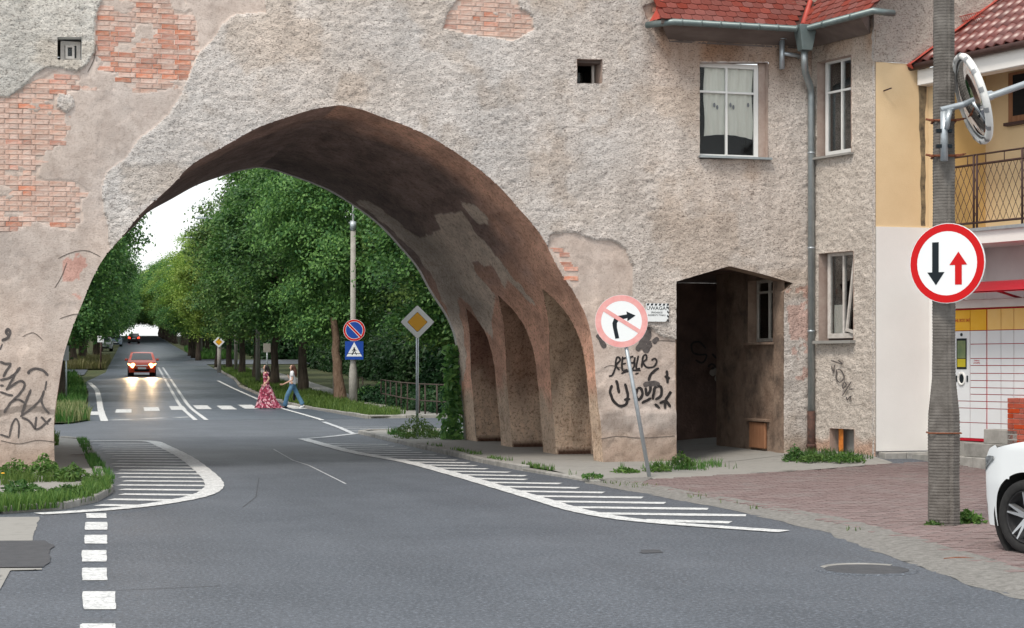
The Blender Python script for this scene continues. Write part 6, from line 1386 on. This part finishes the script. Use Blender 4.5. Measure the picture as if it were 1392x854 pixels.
mt['denim'] = M('blue_denim', (.06, .15, .27), (.13, .26, .38), 6, .9, bump=.3, bscale=30); mt['tshirt'] = M('white_tshirt', (.62, .63, .66), (.74, .74, .76), 5, .9, bump=.3, bscale=14); mt['bag'] = M('dark_bag', (.012, .014, .02), rough=.6)
m, N, L_, B = mat('floral_dress'); tc = N.new('ShaderNodeTexCoord'); vo = N.new('ShaderNodeTexVoronoi'); vo.inputs['Scale'].default_value = 16; r = N.new('ShaderNodeValToRGB'); r.color_ramp.interpolation = 'CONSTANT'
L_.new(tc.outputs['Object'], vo.inputs['Vector']); sx = N.new('ShaderNodeSeparateColor'); L_.new(vo.outputs['Color'], sx.inputs[0]); L_.new(sx.outputs[0], r.inputs[0]); e = r.color_ramp.elements
e[0].position = 0; e[0].color = (.22, .02, .05, 1); e[1].position = .4; e[1].color = (.45, .12, .18, 1); q = e.new(.6); q.color = (.10, .012, .03, 1); q = e.new(.76); q.color = (.62, .36, .40, 1); L_.new(r.outputs[0], B.inputs['Base Color']); B.inputs['Roughness'].default_value = .85; mt['dress'] = m
def hand(J, E_, wrist, dirv, side, base):         # palm and five fingers chained on to the wrist joint
    d = Vector(dirv).normalized(); s = Vector(side).normalized(); dn = d.cross(s)
    i = len(J); J.append((tuple(Vector(wrist) + d * .05), (.020, .034))); E_.append((base, i))
    for k, (off, l) in enumerate(((-.027, .055), (-.009, .068), (.010, .064), (.027, .048))):
        a = len(J); p = Vector(wrist) + d * .08 + s * off; J.append((tuple(p), .010)); J.append((tuple(p + d * l * .6 + dn * .008), .0085)); J.append((tuple(p + d * l + dn * .022), .007)); E_ += [(i, a), (a, a + 1), (a + 1, a + 2)]
    a = len(J); p = Vector(wrist) + d * .04 - s * .035; J.append((tuple(p), .011)); J.append((tuple(p + d * .035 - s * .018), .008)); E_ += [(i, a), (a, a + 1)]
def person(px, py, label, kind):
    b_ = G(px, py); b_.z = g1(b_.x, b_.y) + .006; rz = math.atan2(S, -C) ; o = thing('person', label, 'person', tuple(b_), rz)
    J = [((0, 0, .92), (.12, .10)), ((.0, 0, 1.08), (.10, .085)), ((.02, 0, 1.25), (.12, .10)), ((.015, 0, 1.36), (.075, .075)), ((.025, 0, 1.43), .046), ((.04, 0, 1.50), (.075, .07)), ((.035, 0, 1.575), (.088, .078)), ((.03, 0, 1.63), (.06, .055))]
    E_ = [(0, 1), (1, 2), (2, 3), (3, 4), (4, 5), (5, 6), (6, 7)]
    n0 = len(J); J.append(((.128, 0, 1.535), (.012, .012))); E_.append((5, n0))           # nose
    def chain(base, pts):
        for p, r in pts: J.append((p, r)); E_.append((base, len(J) - 1)); base = len(J) - 1
        return base
    # legs: front (left), back (right)
    fw_k = 1. if kind == 'jeans' else .55
    chain(0, [((.02, .09, .86), .085), ((.20 * fw_k, .10, .48), .055), ((.27 * fw_k, .10, .10), .036), ((.30 * fw_k, .10, .045), .035), ((.30 * fw_k + .12, .10, .03), (.03, .02))])
    chain(0, [((-.02, -.09, .86), .085), ((-.16, -.10, .49), .055), ((-.36, -.10, .16), .036), ((-.39, -.10, .09), .035), ((-.29, -.10, .02), (.03, .02))])
    if kind == 'jeans':
        w = chain(3, [((.01, .17, 1.33), .05), ((-.02, .21, 1.07), .038), ((.20, .19, .96), .032), ((.33, .18, .90), .022)]); hand(J, E_, (.33, .18, .90), (1, 0, -.12), (0, .5, .87), w)
        w = chain(3, [((.01, -.17, 1.33), .05), ((-.02, -.23, 1.10), .038), ((.10, -.20, 1.05), .030), ((.16, -.15, 1.14), .022)]); hand(J, E_, (.16, -.15, 1.14), (.4, .3, .8), (0, .6, -.6), w)
    else:
        w = chain(3, [((.01, .17, 1.33), .05), ((-.14, .24, 1.12), .038), ((-.04, .22, .97), .030), ((.04, .20, .92), .022)]); hand(J, E_, (.04, .20, .92), (1, 0, -.5), (0, .8, .3), w)
        w = chain(3, [((.01, -.17, 1.33), .05), ((.0, -.22, 1.08), .038), ((.05, -.22, .92), .030), ((.08, -.21, .84), .022)]); hand(J, E_, (.08, -.21, .84), (.3, 0, -1), (1, 0, .2), w)
    bo = skinned('body', J, E_, mt['skin'], o)
    for sy in (-1, 1): MB().lathe([(0, .006), (.008, .004), (.010, 0)], 8, Matrix.Translation((.115, sy * .032, 1.56)) @ Matrix.Rotation(math.pi / 2, 4, 'Y')).build('eye', mt['sblack'], bo, world=False)
    MB().box((.118, 0, 1.492), (.006, .04, .009)).build('mouth', mt['sredfade'], bo, world=False)
    hm = mt['hairbrown'] if kind == 'jeans' else mt['hairblack']
    skinned('hair', [((-.02, 0, 1.60), (.11, .105)), ((-.005, 0, 1.665), (.075, .07)), ((-.075, 0, 1.47), (.075, .10)), ((-.085, 0, 1.32), (.06, .10)), ((-.08, 0, 1.18), (.03, .07)), ((.03, .085, 1.52), .03), ((.03, .10, 1.36), .03), ((.03, -.085, 1.52), .03), ((.03, -.10, 1.36), .03)], [(0, 1), (0, 2), (2, 3), (3, 4), (0, 5), (5, 6), (0, 7), (7, 8)], hm, o)
    if kind == 'jeans':
        skinned('jeans', [((0, 0, .98), (.135, .112)), ((0, 0, .90), (.145, .115)), ((.03, .09, .80), .105), ((.20, .10, .48), .082), ((.27, .10, .16), .09), ((.29, .10, .05), .115), ((-.03, -.09, .80), .105), ((-.17, -.10, .49), .082), ((-.32, -.10, .22), .09), ((-.37, -.10, .10), .11)], [(0, 1), (1, 2), (2, 3), (3, 4), (4, 5), (1, 6), (6, 7), (7, 8), (8, 9)], mt['denim'], o)
        skinned('tshirt', [((0, 0, .86), (.15, .12)), ((0, 0, .97), (.145, .12)), ((.0, 0, 1.10), (.125, .11)), ((.02, 0, 1.26), (.135, .115)), ((.012, 0, 1.375), (.075, .09)), ((.01, .17, 1.34), .075), ((.0, .205, 1.17), .068), ((.01, -.17, 1.34), .075), ((.04, -.205, 1.19), .068)], [(0, 1), (1, 2), (2, 3), (3, 4), (4, 5), (5, 6), (4, 7), (7, 8)], mt['tshirt'], o)
        MB().box((.32, .10, .03), (.26, .09, .06), taper=.8).build('shoe', mt['sblack'], o, world=False, bevel=.02); MB().box((-.33, -.10, .05), (.24, .09, .06), Matrix.Rotation(.5, 3, 'Y'), taper=.8).build('shoe', mt['swhite'], o, world=False, bevel=.02)
        skinned('shoulder_bag', [((-.05, -.25, .62), (.16, .05)), ((-.02, -.25, .42), (.19, .06)), ((-.02, -.25, .25), (.17, .05))], [(0, 1), (1, 2)], mt['bag'], o)
    else:
        mb = MB(); prf = [(1.38, .085, .0), (1.34, .15, 0), (1.22, .145, .01), (1.08, .138, 0), (.98, .14, 0), (.88, .17, 0), (.7, .235, -.0), (.5, .29, -.02), (.3, .345, -.05), (.14, .40, -.08), (.03, .46, -.10)]
        n = 36
        for i, (z, r_, xo) in enumerate(prf):
            for j in range(n):
                a = 2 * math.pi * j / n; f = max(0, (1 - z)) * .16; rr_ = r_ * (1 + f * math.sin(a * 7 + z * 3) * .8 + f * .5 * math.sin(a * 11)); sy_ = .95 if i in (0, 1, 2) else .8
                if i == 1: rr_ *= 1 + .12 * abs(math.sin(a))
                mb.v.append((xo + rr_ * math.cos(a) * (.78 if z > .8 else 1), rr_ * math.sin(a) * sy_, z))
        mb.f = [[i * n + j, i * n + (j + 1) % n, (i + 1) * n + (j + 1) % n, (i + 1) * n + j] for i in range(len(prf) - 1) for j in range(n)]; mb.m = [0] * len(mb.f); mb.sm = [True] * len(mb.f); mb.build('dress', mt['dress'], o, world=False)
        for sy in (1, -1): skinned('sleeve', [((.01, sy * .13, 1.345), .068), ((-.03 if sy > 0 else .01, sy * .19, 1.25), .066), ((-.09 if sy > 0 else .0, sy * .225, 1.16), .07)], [(0, 1), (1, 2)], mt['dress'], o)
        MB().box((.27, .10, .03), (.20, .08, .05), taper=.8).build('shoe', mt['swhite'], o, world=False, bevel=.02); MB().box((-.33, -.10, .05), (.2, .08, .05), Matrix.Rotation(.5, 3, 'Y'), taper=.8).build('shoe', mt['swhite'], o, world=False, bevel=.02)
person(362, 556, 'woman in a long pink floral dress walking left over the crossing, hand on hip', 'dress')
person(398, 555, 'woman in a white shirt and blue flared jeans striding behind the one in pink', 'jeans')
# ================================================================== GREENERY
rs = np.random.RandomState(5)
def leafmesh(name, P, Nn, size, m, asp=.6, droop=0.):
    n = len(P); r = rs.normal(size=(n, 3)); t = np.cross(Nn, r); t /= np.linalg.norm(t, axis=1)[:, None] + 1e-9; b = np.cross(Nn, t); b /= np.linalg.norm(b, axis=1)[:, None] + 1e-9
    s = np.asarray(size)[:, None] if np.ndim(size) else size
    V = np.stack([P - t * s, P - b * s * asp + Nn * s * .15, P + t * s, P + b * s * asp + Nn * s * .15], 1).reshape(-1, 3); Q = np.arange(4 * n).reshape(n, 4)
    return npmesh(name, V, Q, m, smooth=False)
def crown_mesh(seed, nc=135, per=330, rx=3.4, rz_=5.2, cz=7.2, size=.095, m=None, low=2.6):
    global rs
    rs = np.random.RandomState(seed); P = []; Nn = []
    for k in range(nc):
        u = rs.normal(size=3); u /= np.linalg.norm(u); rad = (.55 + .5 * rs.rand() ** .6) if k > nc * .2 else rs.rand() * .6
        c = np.array([u[0] * rx * rad, u[1] * rx * rad, u[2] * rz_ * rad]); 
        tf = 1 - .28 * max(0, c[2] / rz_) ** 2; c[0] *= tf; c[1] *= tf
        c[2] += cz
        if c[2] < low + .4: c[2] = low + .4 + rs.rand() * .8
        R_ = .50 + .70 * rs.rand(); q = rs.normal(size=(per, 3)) * np.array([.52, .52, .30]) * R_; out = np.array([u[0], u[1], .0]); q[:, 2] -= .28 * (q @ out).clip(-1, 2) ** 1.
        P.append(q + c); nn_ = rs.normal(size=(per, 3)) * .55 + np.array([u[0] * .6, u[1] * .6, .75]); Nn.append(nn_)
    P = np.concatenate(P); Nn = np.concatenate(Nn); Nn /= np.linalg.norm(Nn, axis=1)[:, None]
    return leafmesh('crown', P, Nn, size * (.7 + .6 * rs.rand(len(P))), m or mt['leaf'])
crowns = [crown_mesh(11 + k) for k in range(3)] + [crown_mesh(31, m=mt['leaf2'])]
dcrowns = [crown_mesh(41 + k, nc=80, per=150, rx=3.8, rz_=4.6, cz=5.6, low=.8, size=.2, m=mt['leafdark']) for k in range(2)]
def trunk_mesh(seed, h=5.5, r=.24, lean=0., m=None, limbs=9):
    r_ = random.Random(seed); mb = MB(); pts = []; rr_ = []
    for i in range(9): f = i / 8; pts.append((lean * f * h * (1 - .3 * f) + r_.uniform(-.05, .05), r_.uniform(-.05, .05), -.15 + f * h)); rr_.append(r * (1.35 if i == 0 else 1.1 if i == 1 else 1 - .5 * f) * r_.uniform(.93, 1.07))
    mb.tube(pts, rr_, 10)
    for k in range(limbs):
        z0 = r_.uniform(2.6, h); a = r_.uniform(0, 6.28); l = r_.uniform(1.6, 3.0); x0 = np.interp(z0, [p[2] for p in pts], [p[0] for p in pts]); c, s = math.cos(a), math.sin(a)
        mb.tube([(x0, 0, z0), (x0 + c * l * .4, s * l * .4, z0 + l * .5), (x0 + c * l, s * l, z0 + l * .9 + .3)], [r * .36, r * .24, r * .08], 6)
    o = mb.build('trunk', m or mt['bark']); me = o.data; bpy.data.objects.remove(o); return me
trunks = [trunk_mesh(k) for k in range(3)]; leant = trunk_mesh(9, h=3.7, r=.26, lean=-.22, m=mt['barkred'], limbs=0)
TN = [0]
def tree(X, Y, label, group, cm, tm, s=1., sz=1., rz=None):
    z = g1(X, Y); o = thing('tree', label, 'tree', (X, Y, z - .03), rz if rz is not None else random.uniform(0, 6.28), group); o.scale = (s, s, sz)
    link('trunk', tm, o); link('crown', cm, o); TN[0] += 1; return o
def backcrown(o, d): o.children[-1].location = d
t_ = tree(13.33, 44.6, 'nearest avenue tree with a leaning flaky trunk beside the lamp pole', 'avenue trees', crowns[0], leant, 1.0, 1., -1.15)
for c_ in t_.children:
    if c_.name.startswith('crown'): c_.location = tuple(Matrix.Rotation(1.15, 3, 'Z') @ Vector((-.3, 2.3, .0))); c_.scale = (.86, .72, .98)
yy = [54, 62.4, 71.4, 82.3, 94, 104, 126, 137, 147]; 
lab = ['slim dark trunk directly behind the two pedestrians', 'dark trunk standing behind the woman in pink, at the verge', 'avenue tree with twin dark stems just left of the woman in pink', 'avenue tree at the verge, third trunk beyond the crossing', 'avenue tree just behind the far diamond sign', 'avenue tree on the verge short of the side street', 'thick trunked avenue tree at the corner of the side street', 'avenue tree just past the side street', 'avenue tree beside the far pale lamp post']
for i, Y in enumerate(yy):
    X = float(np.interp(Y, [44, 62.4, 71.4, 82.3, 94, 126, 150], [13.3, 13.18, 13.48, 14.06, 14.66, 15.9, 17.5])); tree(X, Y, lab[i], 'avenue trees', crowns[(i + 1) % 3] if Y not in (94, 104, 126) else crowns[3], trunks[i % 3], random.uniform(.9, 1.02) * (1 if Y < 80 else .9), random.uniform(.97, 1.05) * (1 if Y < 80 else .86 if Y < 130 else .8))
Y = 157
while Y < 400: tree(redge(Y) + (1.7 if Y < 240 else .7) + random.uniform(-.3, .3), Y + random.uniform(-1, 1), 'far tree of the right hand avenue row', 'far right avenue trees', crowns[random.randrange(4)], trunks[random.randrange(3)], random.uniform(.9, 1.05) * (1 + 1.0 * float(sm((Y - 215) / 110))), random.uniform(.82, .94) * (1 + .3 * float(sm((Y - 215) / 100)))); Y += 10
ll = [(48.3, 2.2), (57.5, 2.3), (67, 2.4), (77, 2.8), (101, 4.6), (112, 5.6), (122, 6.2)]
lab = ['big dark avenue tree just past the left pier', 'left avenue tree behind the one at the pier edge', 'left avenue tree rising over the long grass verge', 'left avenue tree at the near corner of the side street', 'left avenue tree beyond the side street behind the small sign', 'left avenue tree one past the small pale sign', 'left avenue tree near the parked cars']
for i, (Y, X) in enumerate(ll): tree(X, Y, lab[i], 'left avenue trees', crowns[i % 3], trunks[i % 3], .84 if i < 4 else 1.05, .95 if i < 2 else 1.06, None)
Y = 132
while Y < 400: tree(ledge(Y) - 1.6 + random.uniform(-.3, .3), Y + random.uniform(-1, 1), 'far tree of the left hand avenue row', 'far left avenue trees', crowns[random.randrange(3)], trunks[random.randrange(3)], random.uniform(.9, 1.05) * (1 + 1.0 * float(sm((Y - 215) / 110))), random.uniform(.82, .94) * (1 + .3 * float(sm((Y - 215) / 100)))); Y += 10
for i, (X, Y, lb) in enumerate([(16.7, 37.5, 'leafy tree behind the railing, crown reaching the arch edge'), (17.2, 30.5, 'leafy tree behind the railing at the right inner edge of the arch'), (18, 44, 'leafy tree in the second line behind the railing')]):
    tree(X, Y, lb, 'trees behind the railing', crowns[(i + 1) % 3], trunks[i % 3], .95, .95)
for k in range(16):
    Y = 34 + k * 9; tree(22.5 + (k % 2) * 2 + Y * .04, Y, 'dark woodland tree behind the right avenue row', 'dark trees behind the right row', dcrowns[k % 2], trunks[k % 3], 1.1, random.uniform(.95, 1.2))
for k in range(12):
    Y = 40 + k * 11; tree(-6 - (k % 2) * 2 + Y * .03, Y, 'dark woodland tree behind the left avenue row', 'dark trees behind the left row', dcrowns[(k + 1) % 2], trunks[k % 3], 1.0, random.uniform(.95, 1.2))
def bush_mesh(seed, rx=1., rz_=.8, n=2600, size=.07, m=None):
    global rs
    rs = np.random.RandomState(seed); u = rs.normal(size=(n, 3)); u /= np.linalg.norm(u, axis=1)[:, None]; u[:, 2] = np.abs(u[:, 2]); lump = 1 + .25 * np.sin(u[:, 0] * 5 + seed) * np.cos(u[:, 1] * 4 + seed)
    P = u * (rs.rand(n, 1) ** .35) * np.array([rx, rx, rz_]) * lump[:, None]; Nn = u + rs.normal(size=(n, 3)) * .6 + np.array([0, 0, .3]); Nn /= np.linalg.norm(Nn, axis=1)[:, None]; return leafmesh('foliage', P, Nn, size * (.6 + .8 * rs.rand(n)), m or mt['leafdark'])
bm_ = [bush_mesh(1), bush_mesh(2), bush_mesh(3, m=mt['leaf'])]; bigb = [bush_mesh(4, 2.2, 3.2, 5200, .14), bush_mesh(5, 2.2, 3.0, 5200, .14)]
def bush(X, Y, label, me, s=1., grp=None, z=0.):
    o = link('bush', me, None, loc=(X, Y, g1(X, Y) + z), rot=(0, 0, random.uniform(0, 6))); o.scale = (s, s, s); tag(o, label, 'bush', grp); return o
for i, (x, y, s, k, lb) in enumerate([(498, 548, .9, 2, 'light green bush behind the lamp pole'), (508, 549, 1., 0, 'dark bush between the lamp pole and the railing'), (534, 552, 1., 1, 'dark bush behind the first railing panels'), (552, 556, .95, 0, 'dark bush behind the railing beside the diamond post'), (575, 560, 1.05, 0, 'low dark bush behind the railing right of the diamond post'), (592, 562, .9, 1, 'scrubby bush behind the last railing posts'), (612, 564, 1.1, 0, 'dark bush behind the railing by the arch edge')]):
    p = G(x, y); p += Vector((.5, .7, 0)); bush(p.x, p.y, lb, bm_[k], s)
for k in range(18): Y = 29 + k * 4.2; bush(19.8 + .035 * Y, Y, 'tall dark shrub of the overgrown belt behind the right pavement', bigb[k % 2], random.uniform(.85, 1.15), 'overgrown belt on the right')
for k in range(6): Y = 112 + k * 7.; bush(21.8 + .035 * Y, Y, 'tall shrub past the side street on the right', bigb[k % 2], random.uniform(.6, .8), 'shrubs past the side street')
for k in range(11): Y = 36 + k * 4.2; bush(-3.4 + .03 * Y, Y, 'tall dark shrub of the overgrown belt behind the left avenue row', bigb[k % 2], random.uniform(.8, 1.05), 'overgrown belt on the left')
for k in range(16): Y = 104 + k * 10.; bush(ledge(Y) - 7.5, Y, 'tall dark shrub behind the far left avenue row', bigb[k % 2], random.uniform(1, 1.3), 'shrubs behind the far left row')
for k in range(16): Y = 135 + k * 14.; bush(redge(Y) + 8, Y, 'tall dark shrub behind the far right avenue row', bigb[k % 2], random.uniform(1, 1.3), 'shrubs behind the far right row')
# climber at the rear corner of the arch
rs = np.random.RandomState(3); n = 900; f = rs.rand(n); P = np.stack([9.12 + .10 * rs.normal(size=n) * (1.3 - f * .7), DEP + .22 + .12 * rs.normal(size=n), .05 + f * 2.0], 1); Nn = rs.normal(size=(n, 3)) + np.array([0, -1, .5]); Nn /= np.linalg.norm(Nn, axis=1)[:, None]
o = link('climbing_plant', leafmesh('climbing_plant', P, Nn, .07 * (.6 + .8 * rs.rand(n)), mt['leaf'])); tag(o, 'leafy climber on the rear corner of the arch by the pavement', 'plant')
# grass and weeds
def blades(name, polyg, n, h0, h1, wd=.02, m='blade', dz=0., kind='stuff', label=None, lean=.5, cat=None, dens=None, parent=None):
    x0, x1 = min(p[0] for p in polyg), max(p[0] for p in polyg); y0, y1 = min(p[1] for p in polyg), max(p[1] for p in polyg)
    x = rs.uniform(x0, x1, n * 4); y = rs.uniform(y0, y1, n * 4); k = inpoly(x, y, polyg) & (fbm(x, y, .5, 3, 4) > (.3 if dens is None else dens)); x = x[k][:n]; y = y[k][:n]; n = len(x)
    if n == 0: return
    z = gz(x, y) + dz; hh_ = rs.uniform(h0, h1, n) * (.6 + .8 * fbm(x, y, .6, 3, 9)); a = rs.uniform(0, 6.28, n); l = rs.uniform(.1, 1, n) * lean * hh_; a2 = rs.uniform(0, 6.28, n)
    bx, by = np.cos(a) * wd / 2, np.sin(a) * wd / 2; lx, ly = np.cos(a2) * l, np.sin(a2) * l
    V = np.stack([np.stack([x - bx, y - by, z], 1), np.stack([x + bx, y + by, z], 1), np.stack([x + bx * .8 + lx * .4, y + by * .8 + ly * .4, z + hh_ * .6], 1), np.stack([x - bx * .8 + lx * .4, y - by * .8 + ly * .4, z + hh_ * .6], 1), np.stack([x + lx, y + ly, z + hh_], 1)], 1).reshape(-1, 3)
    b = np.arange(n)[:, None] * 5; Q = np.concatenate([b + np.array([0, 1, 2, 3]), b + np.array([3, 2, 4, 4])]);
    me = bpy.data.meshes.new(name); me.from_pydata(V.tolist(), [], [list(q[:3]) if q[2] == q[3] else list(q) for q in Q.tolist()]); me.materials.append(mt[m]); return link(name, me, parent, kind=kind, label=label)
vr = [(redge(Y) + .2, Y) for Y in np.arange(30, 101, 4)] + [(float(np.interp(Y, [30, 46, 74, 100], [12.2, 13.6, 14.6, 16.2])), Y) for Y in np.arange(100, 29, -4)]
vr = [(11.7, 27.2), (10.95, 27.6), (10.95, 30)] + vr[1:] + [(12.5, 29)]
gsheet('verge_soil', mt['ground'], vr, .045, .5); blades('grass', vr, 26000, .14, .34, .035, label='green grass of the verge right of the avenue')
vl = [(1.7, 23.3), (2.35, 26), (2.5, 36), (3.0, 44), (3.6, 57), (3.9, 71), (4.1, 83), (0, 83), (-3, 60), (-4, 23.3)]
gsheet('verge_soil', mt['ground'], vl, .045, .5); blades('grass', vl, 24000, .2, .5, .04, label='long grass of the verge behind the left pier'); blades('grass', [(1.8, 24), (2.4, 26), (2.5, 34), (1.0, 36), (.2, 24)], 2500, .3, .55, .04, 'dryblade', label='pale seeding grass clump at the verge end')
vl2 = [(4.4, 97.5), (6.6, 98), (8.2, 120), (5, 120), (3.6, 99)]; gsheet('verge_soil', mt['ground'], vl2, .045, .5); blades('grass', vl2, 7000, .35, .75, .09, 'dryblade', label='tall seeding grass round the small sign')
vr2 = [(redge(Y) + .2, Y) for Y in np.arange(132, 181, 6)] + [(redge(Y) + 3.5, Y) for Y in np.arange(180, 131, -6)]; gsheet('verge_soil', mt['ground'], vr2, .045, 1.); blades('grass', vr2, 6000, .3, .7, .1, label='grass of the verge past the side street')
def leafy(name, px, py, r, h_l, n, m='blade', dz=0., lab=None, size=.035, sx=1.):
    p = G(px, py); a = rs.uniform(0, 6.28, n); q = rs.rand(n) ** .6 * r; f = rs.rand(n); P = np.stack([p.x + np.cos(a) * q * sx * (1 - .3 * f), p.y + np.sin(a) * q * (1 - .3 * f), g1(p.x, p.y) + dz + f * h_l * (1 - .6 * q / r)], 1)
    Nn = rs.normal(size=(n, 3)) * .7 + np.array([0, -.3, .9]); Nn /= np.linalg.norm(Nn, axis=1)[:, None]; mb = leafmesh(name, P, Nn, size * (.5 + rs.rand(n)), mt[m], .42); o = link(name, mb, None); tag(o, lab, 'weed'); return o
pz = SWZ - .02
fl_ = [(-.9, -6.9), (-.06, -7.1), (.55, -6.7), (1.0, -5.7), (1.28, -4.3), (1.36, -2.6), (1.12, -2.5), (.95, -4.2), (.6, -5.4), (.2, -5.8), (-.9, -5.9)]
blades('grass', fl_, 6500, .07, .2, .014, dz=.03, label='grass growing over the rounded kerb in front of the left pier', dens=.25)
blades('grass', [(-1, -.9), (.75, -.75), (1.0, -1.6), (.9, -2.8), (.1, -3.2), (-1, -3)], 2600, .05, .18, .012, dz=.05, label='grass and weeds at the foot of the left pier', dens=.42)
blades('grass', [(1.2, -2.6), (1.5, -2.6), (1.48, 3), (1.62, 11), (1.45, 11), (1.3, 3)], 1800, .05, .16, .015, dz=.02, label='grass in the joint of the kerb under the arch', dens=.45)
blades('grass', [(.75, 8.5), (1.0, 8.5), (1.0, 10), (.75, 10)], 300, .1, .3, .03, dz=.05, label='grass tuft at the rear of the left pier')
for i, (x, y, r, hh_, n, lb) in enumerate([(20, 655, .3, .30, 420, 'leafy weeds at the left picture edge by the pier'), (60, 652, .28, .34, 460, 'tall leafy weed at the middle of the left pier foot'), (98, 660, .30, .26, 460, 'leafy weed right of the left pier foot'), (30, 680, .35, .2, 460, 'low leafy weeds over the kerb, farthest left'), (90, 684, .34, .18, 460, 'low leafy weeds over the kerb below the pier'), (130, 668, .24, .15, 300, 'leafy weeds where the kerb bends round'),
    (893, 644, .25, .18, 240, 'small weed beside the foot of the leaning sign post'), (925, 641, .28, .32, 420, 'leafy weed at the left side of the passage'), (850, 645, .25, .10, 220, 'low weeds at the foot of the right pier'), (1080, 628, .22, .28, 260, 'broad leaved weed left of the downpipe foot'), (1110, 629, .35, .14, 420, 'low green weeds under the downpipe'), (1150, 630, .35, .18, 420, 'low weeds in front of the cellar window'), (1316, 715, .20, .16, 260, 'bright weed right of the concrete pole foot'), (1272, 718, .12, .08, 110, 'small weed left of the concrete pole foot'),
    (567, 600, .55, .6, 800, 'bushy weeds round the foot of the diamond sign post'), (805, 655, .2, .06, 120, 'flat weed in the pavement gap before the arch pier')]):
    leafy('weed', x, y, r, hh_, n, 'blade', .02 if x > 830 else pz, lb)
blades('grass', [(10.2, -2.2), (11.0, -2.1), (10.95, -1), (10.75, -.3), (9.3, -.9), (9.0, -1.9)], 600, .05, .16, .012, dz=.02, label='grass tufts at the foot of the right pier', dens=.5)
blades('grass', [(12.0, -1.2), (12.6, -.4), (13.0, -.5), (13.35, -1.8), (13.1, -2.0), (12.2, -1.7)], 1300, .04, .14, .012, dz=.0, label='grass below the downpipe and cellar window', dens=.3)
blades('grass', [(8.0, -3.9), (8.05, 1.3), (8.2, 7), (8.05, 7), (7.85, 1.3), (7.85, -3.9)], 500, .03, .10, .014, dz=.05, label='sparse grass in the joint behind the kerb under the arch', dens=.58)
blades('grass', [(7.9, -4.2), (8.6, -4.4), (8.3, -8), (8.2, -11.5), (7.7, -13.5), (7.5, -13.5), (8, -11), (8.1, -8)], 350, .02, .06, .012, dz=.02, label='sparse tufts along the crumbled paving edge', dens=.66)
blades('grass', [(8.2, 10), (9.5, 9.8), (9.6, 11.5), (8.4, 12.5)], 700, .06, .2, .02, dz=.05, label='grass at the pavement corner behind the arch', dens=.45)
p = G(4, 664); o = thing('dandelion', 'small yellow dandelion flower at the left pier foot', 'flower', (p.x, p.y, .08)); MB().tube([p + Vector((0, 0, .05)), p + Vector((0, 0, .2))], .003, 5).build('stem', mt['blade'], o)
mb = MB(); mb.lathe([(0, .012), (.022, .008), (.026, 0)], 10, Matrix.Translation(p + Vector((0, 0, .2)))); mb.build('flower_head', mt['syellow'], o)
# twig by the paving edge
p = G(1302, 764); mb = MB().tube([p + Vector((-.12, .02, .03)), p + Vector((0, 0, .035)), p + Vector((.13, -.05, .03))], [.004, .009, .006], 6); o = mb.build('stick', mt['rust']); tag(o, 'brown stick lying on the crumbled edge of the paving', 'stick')
print('trees', TN[0], 'objects', len(bpy.data.objects))
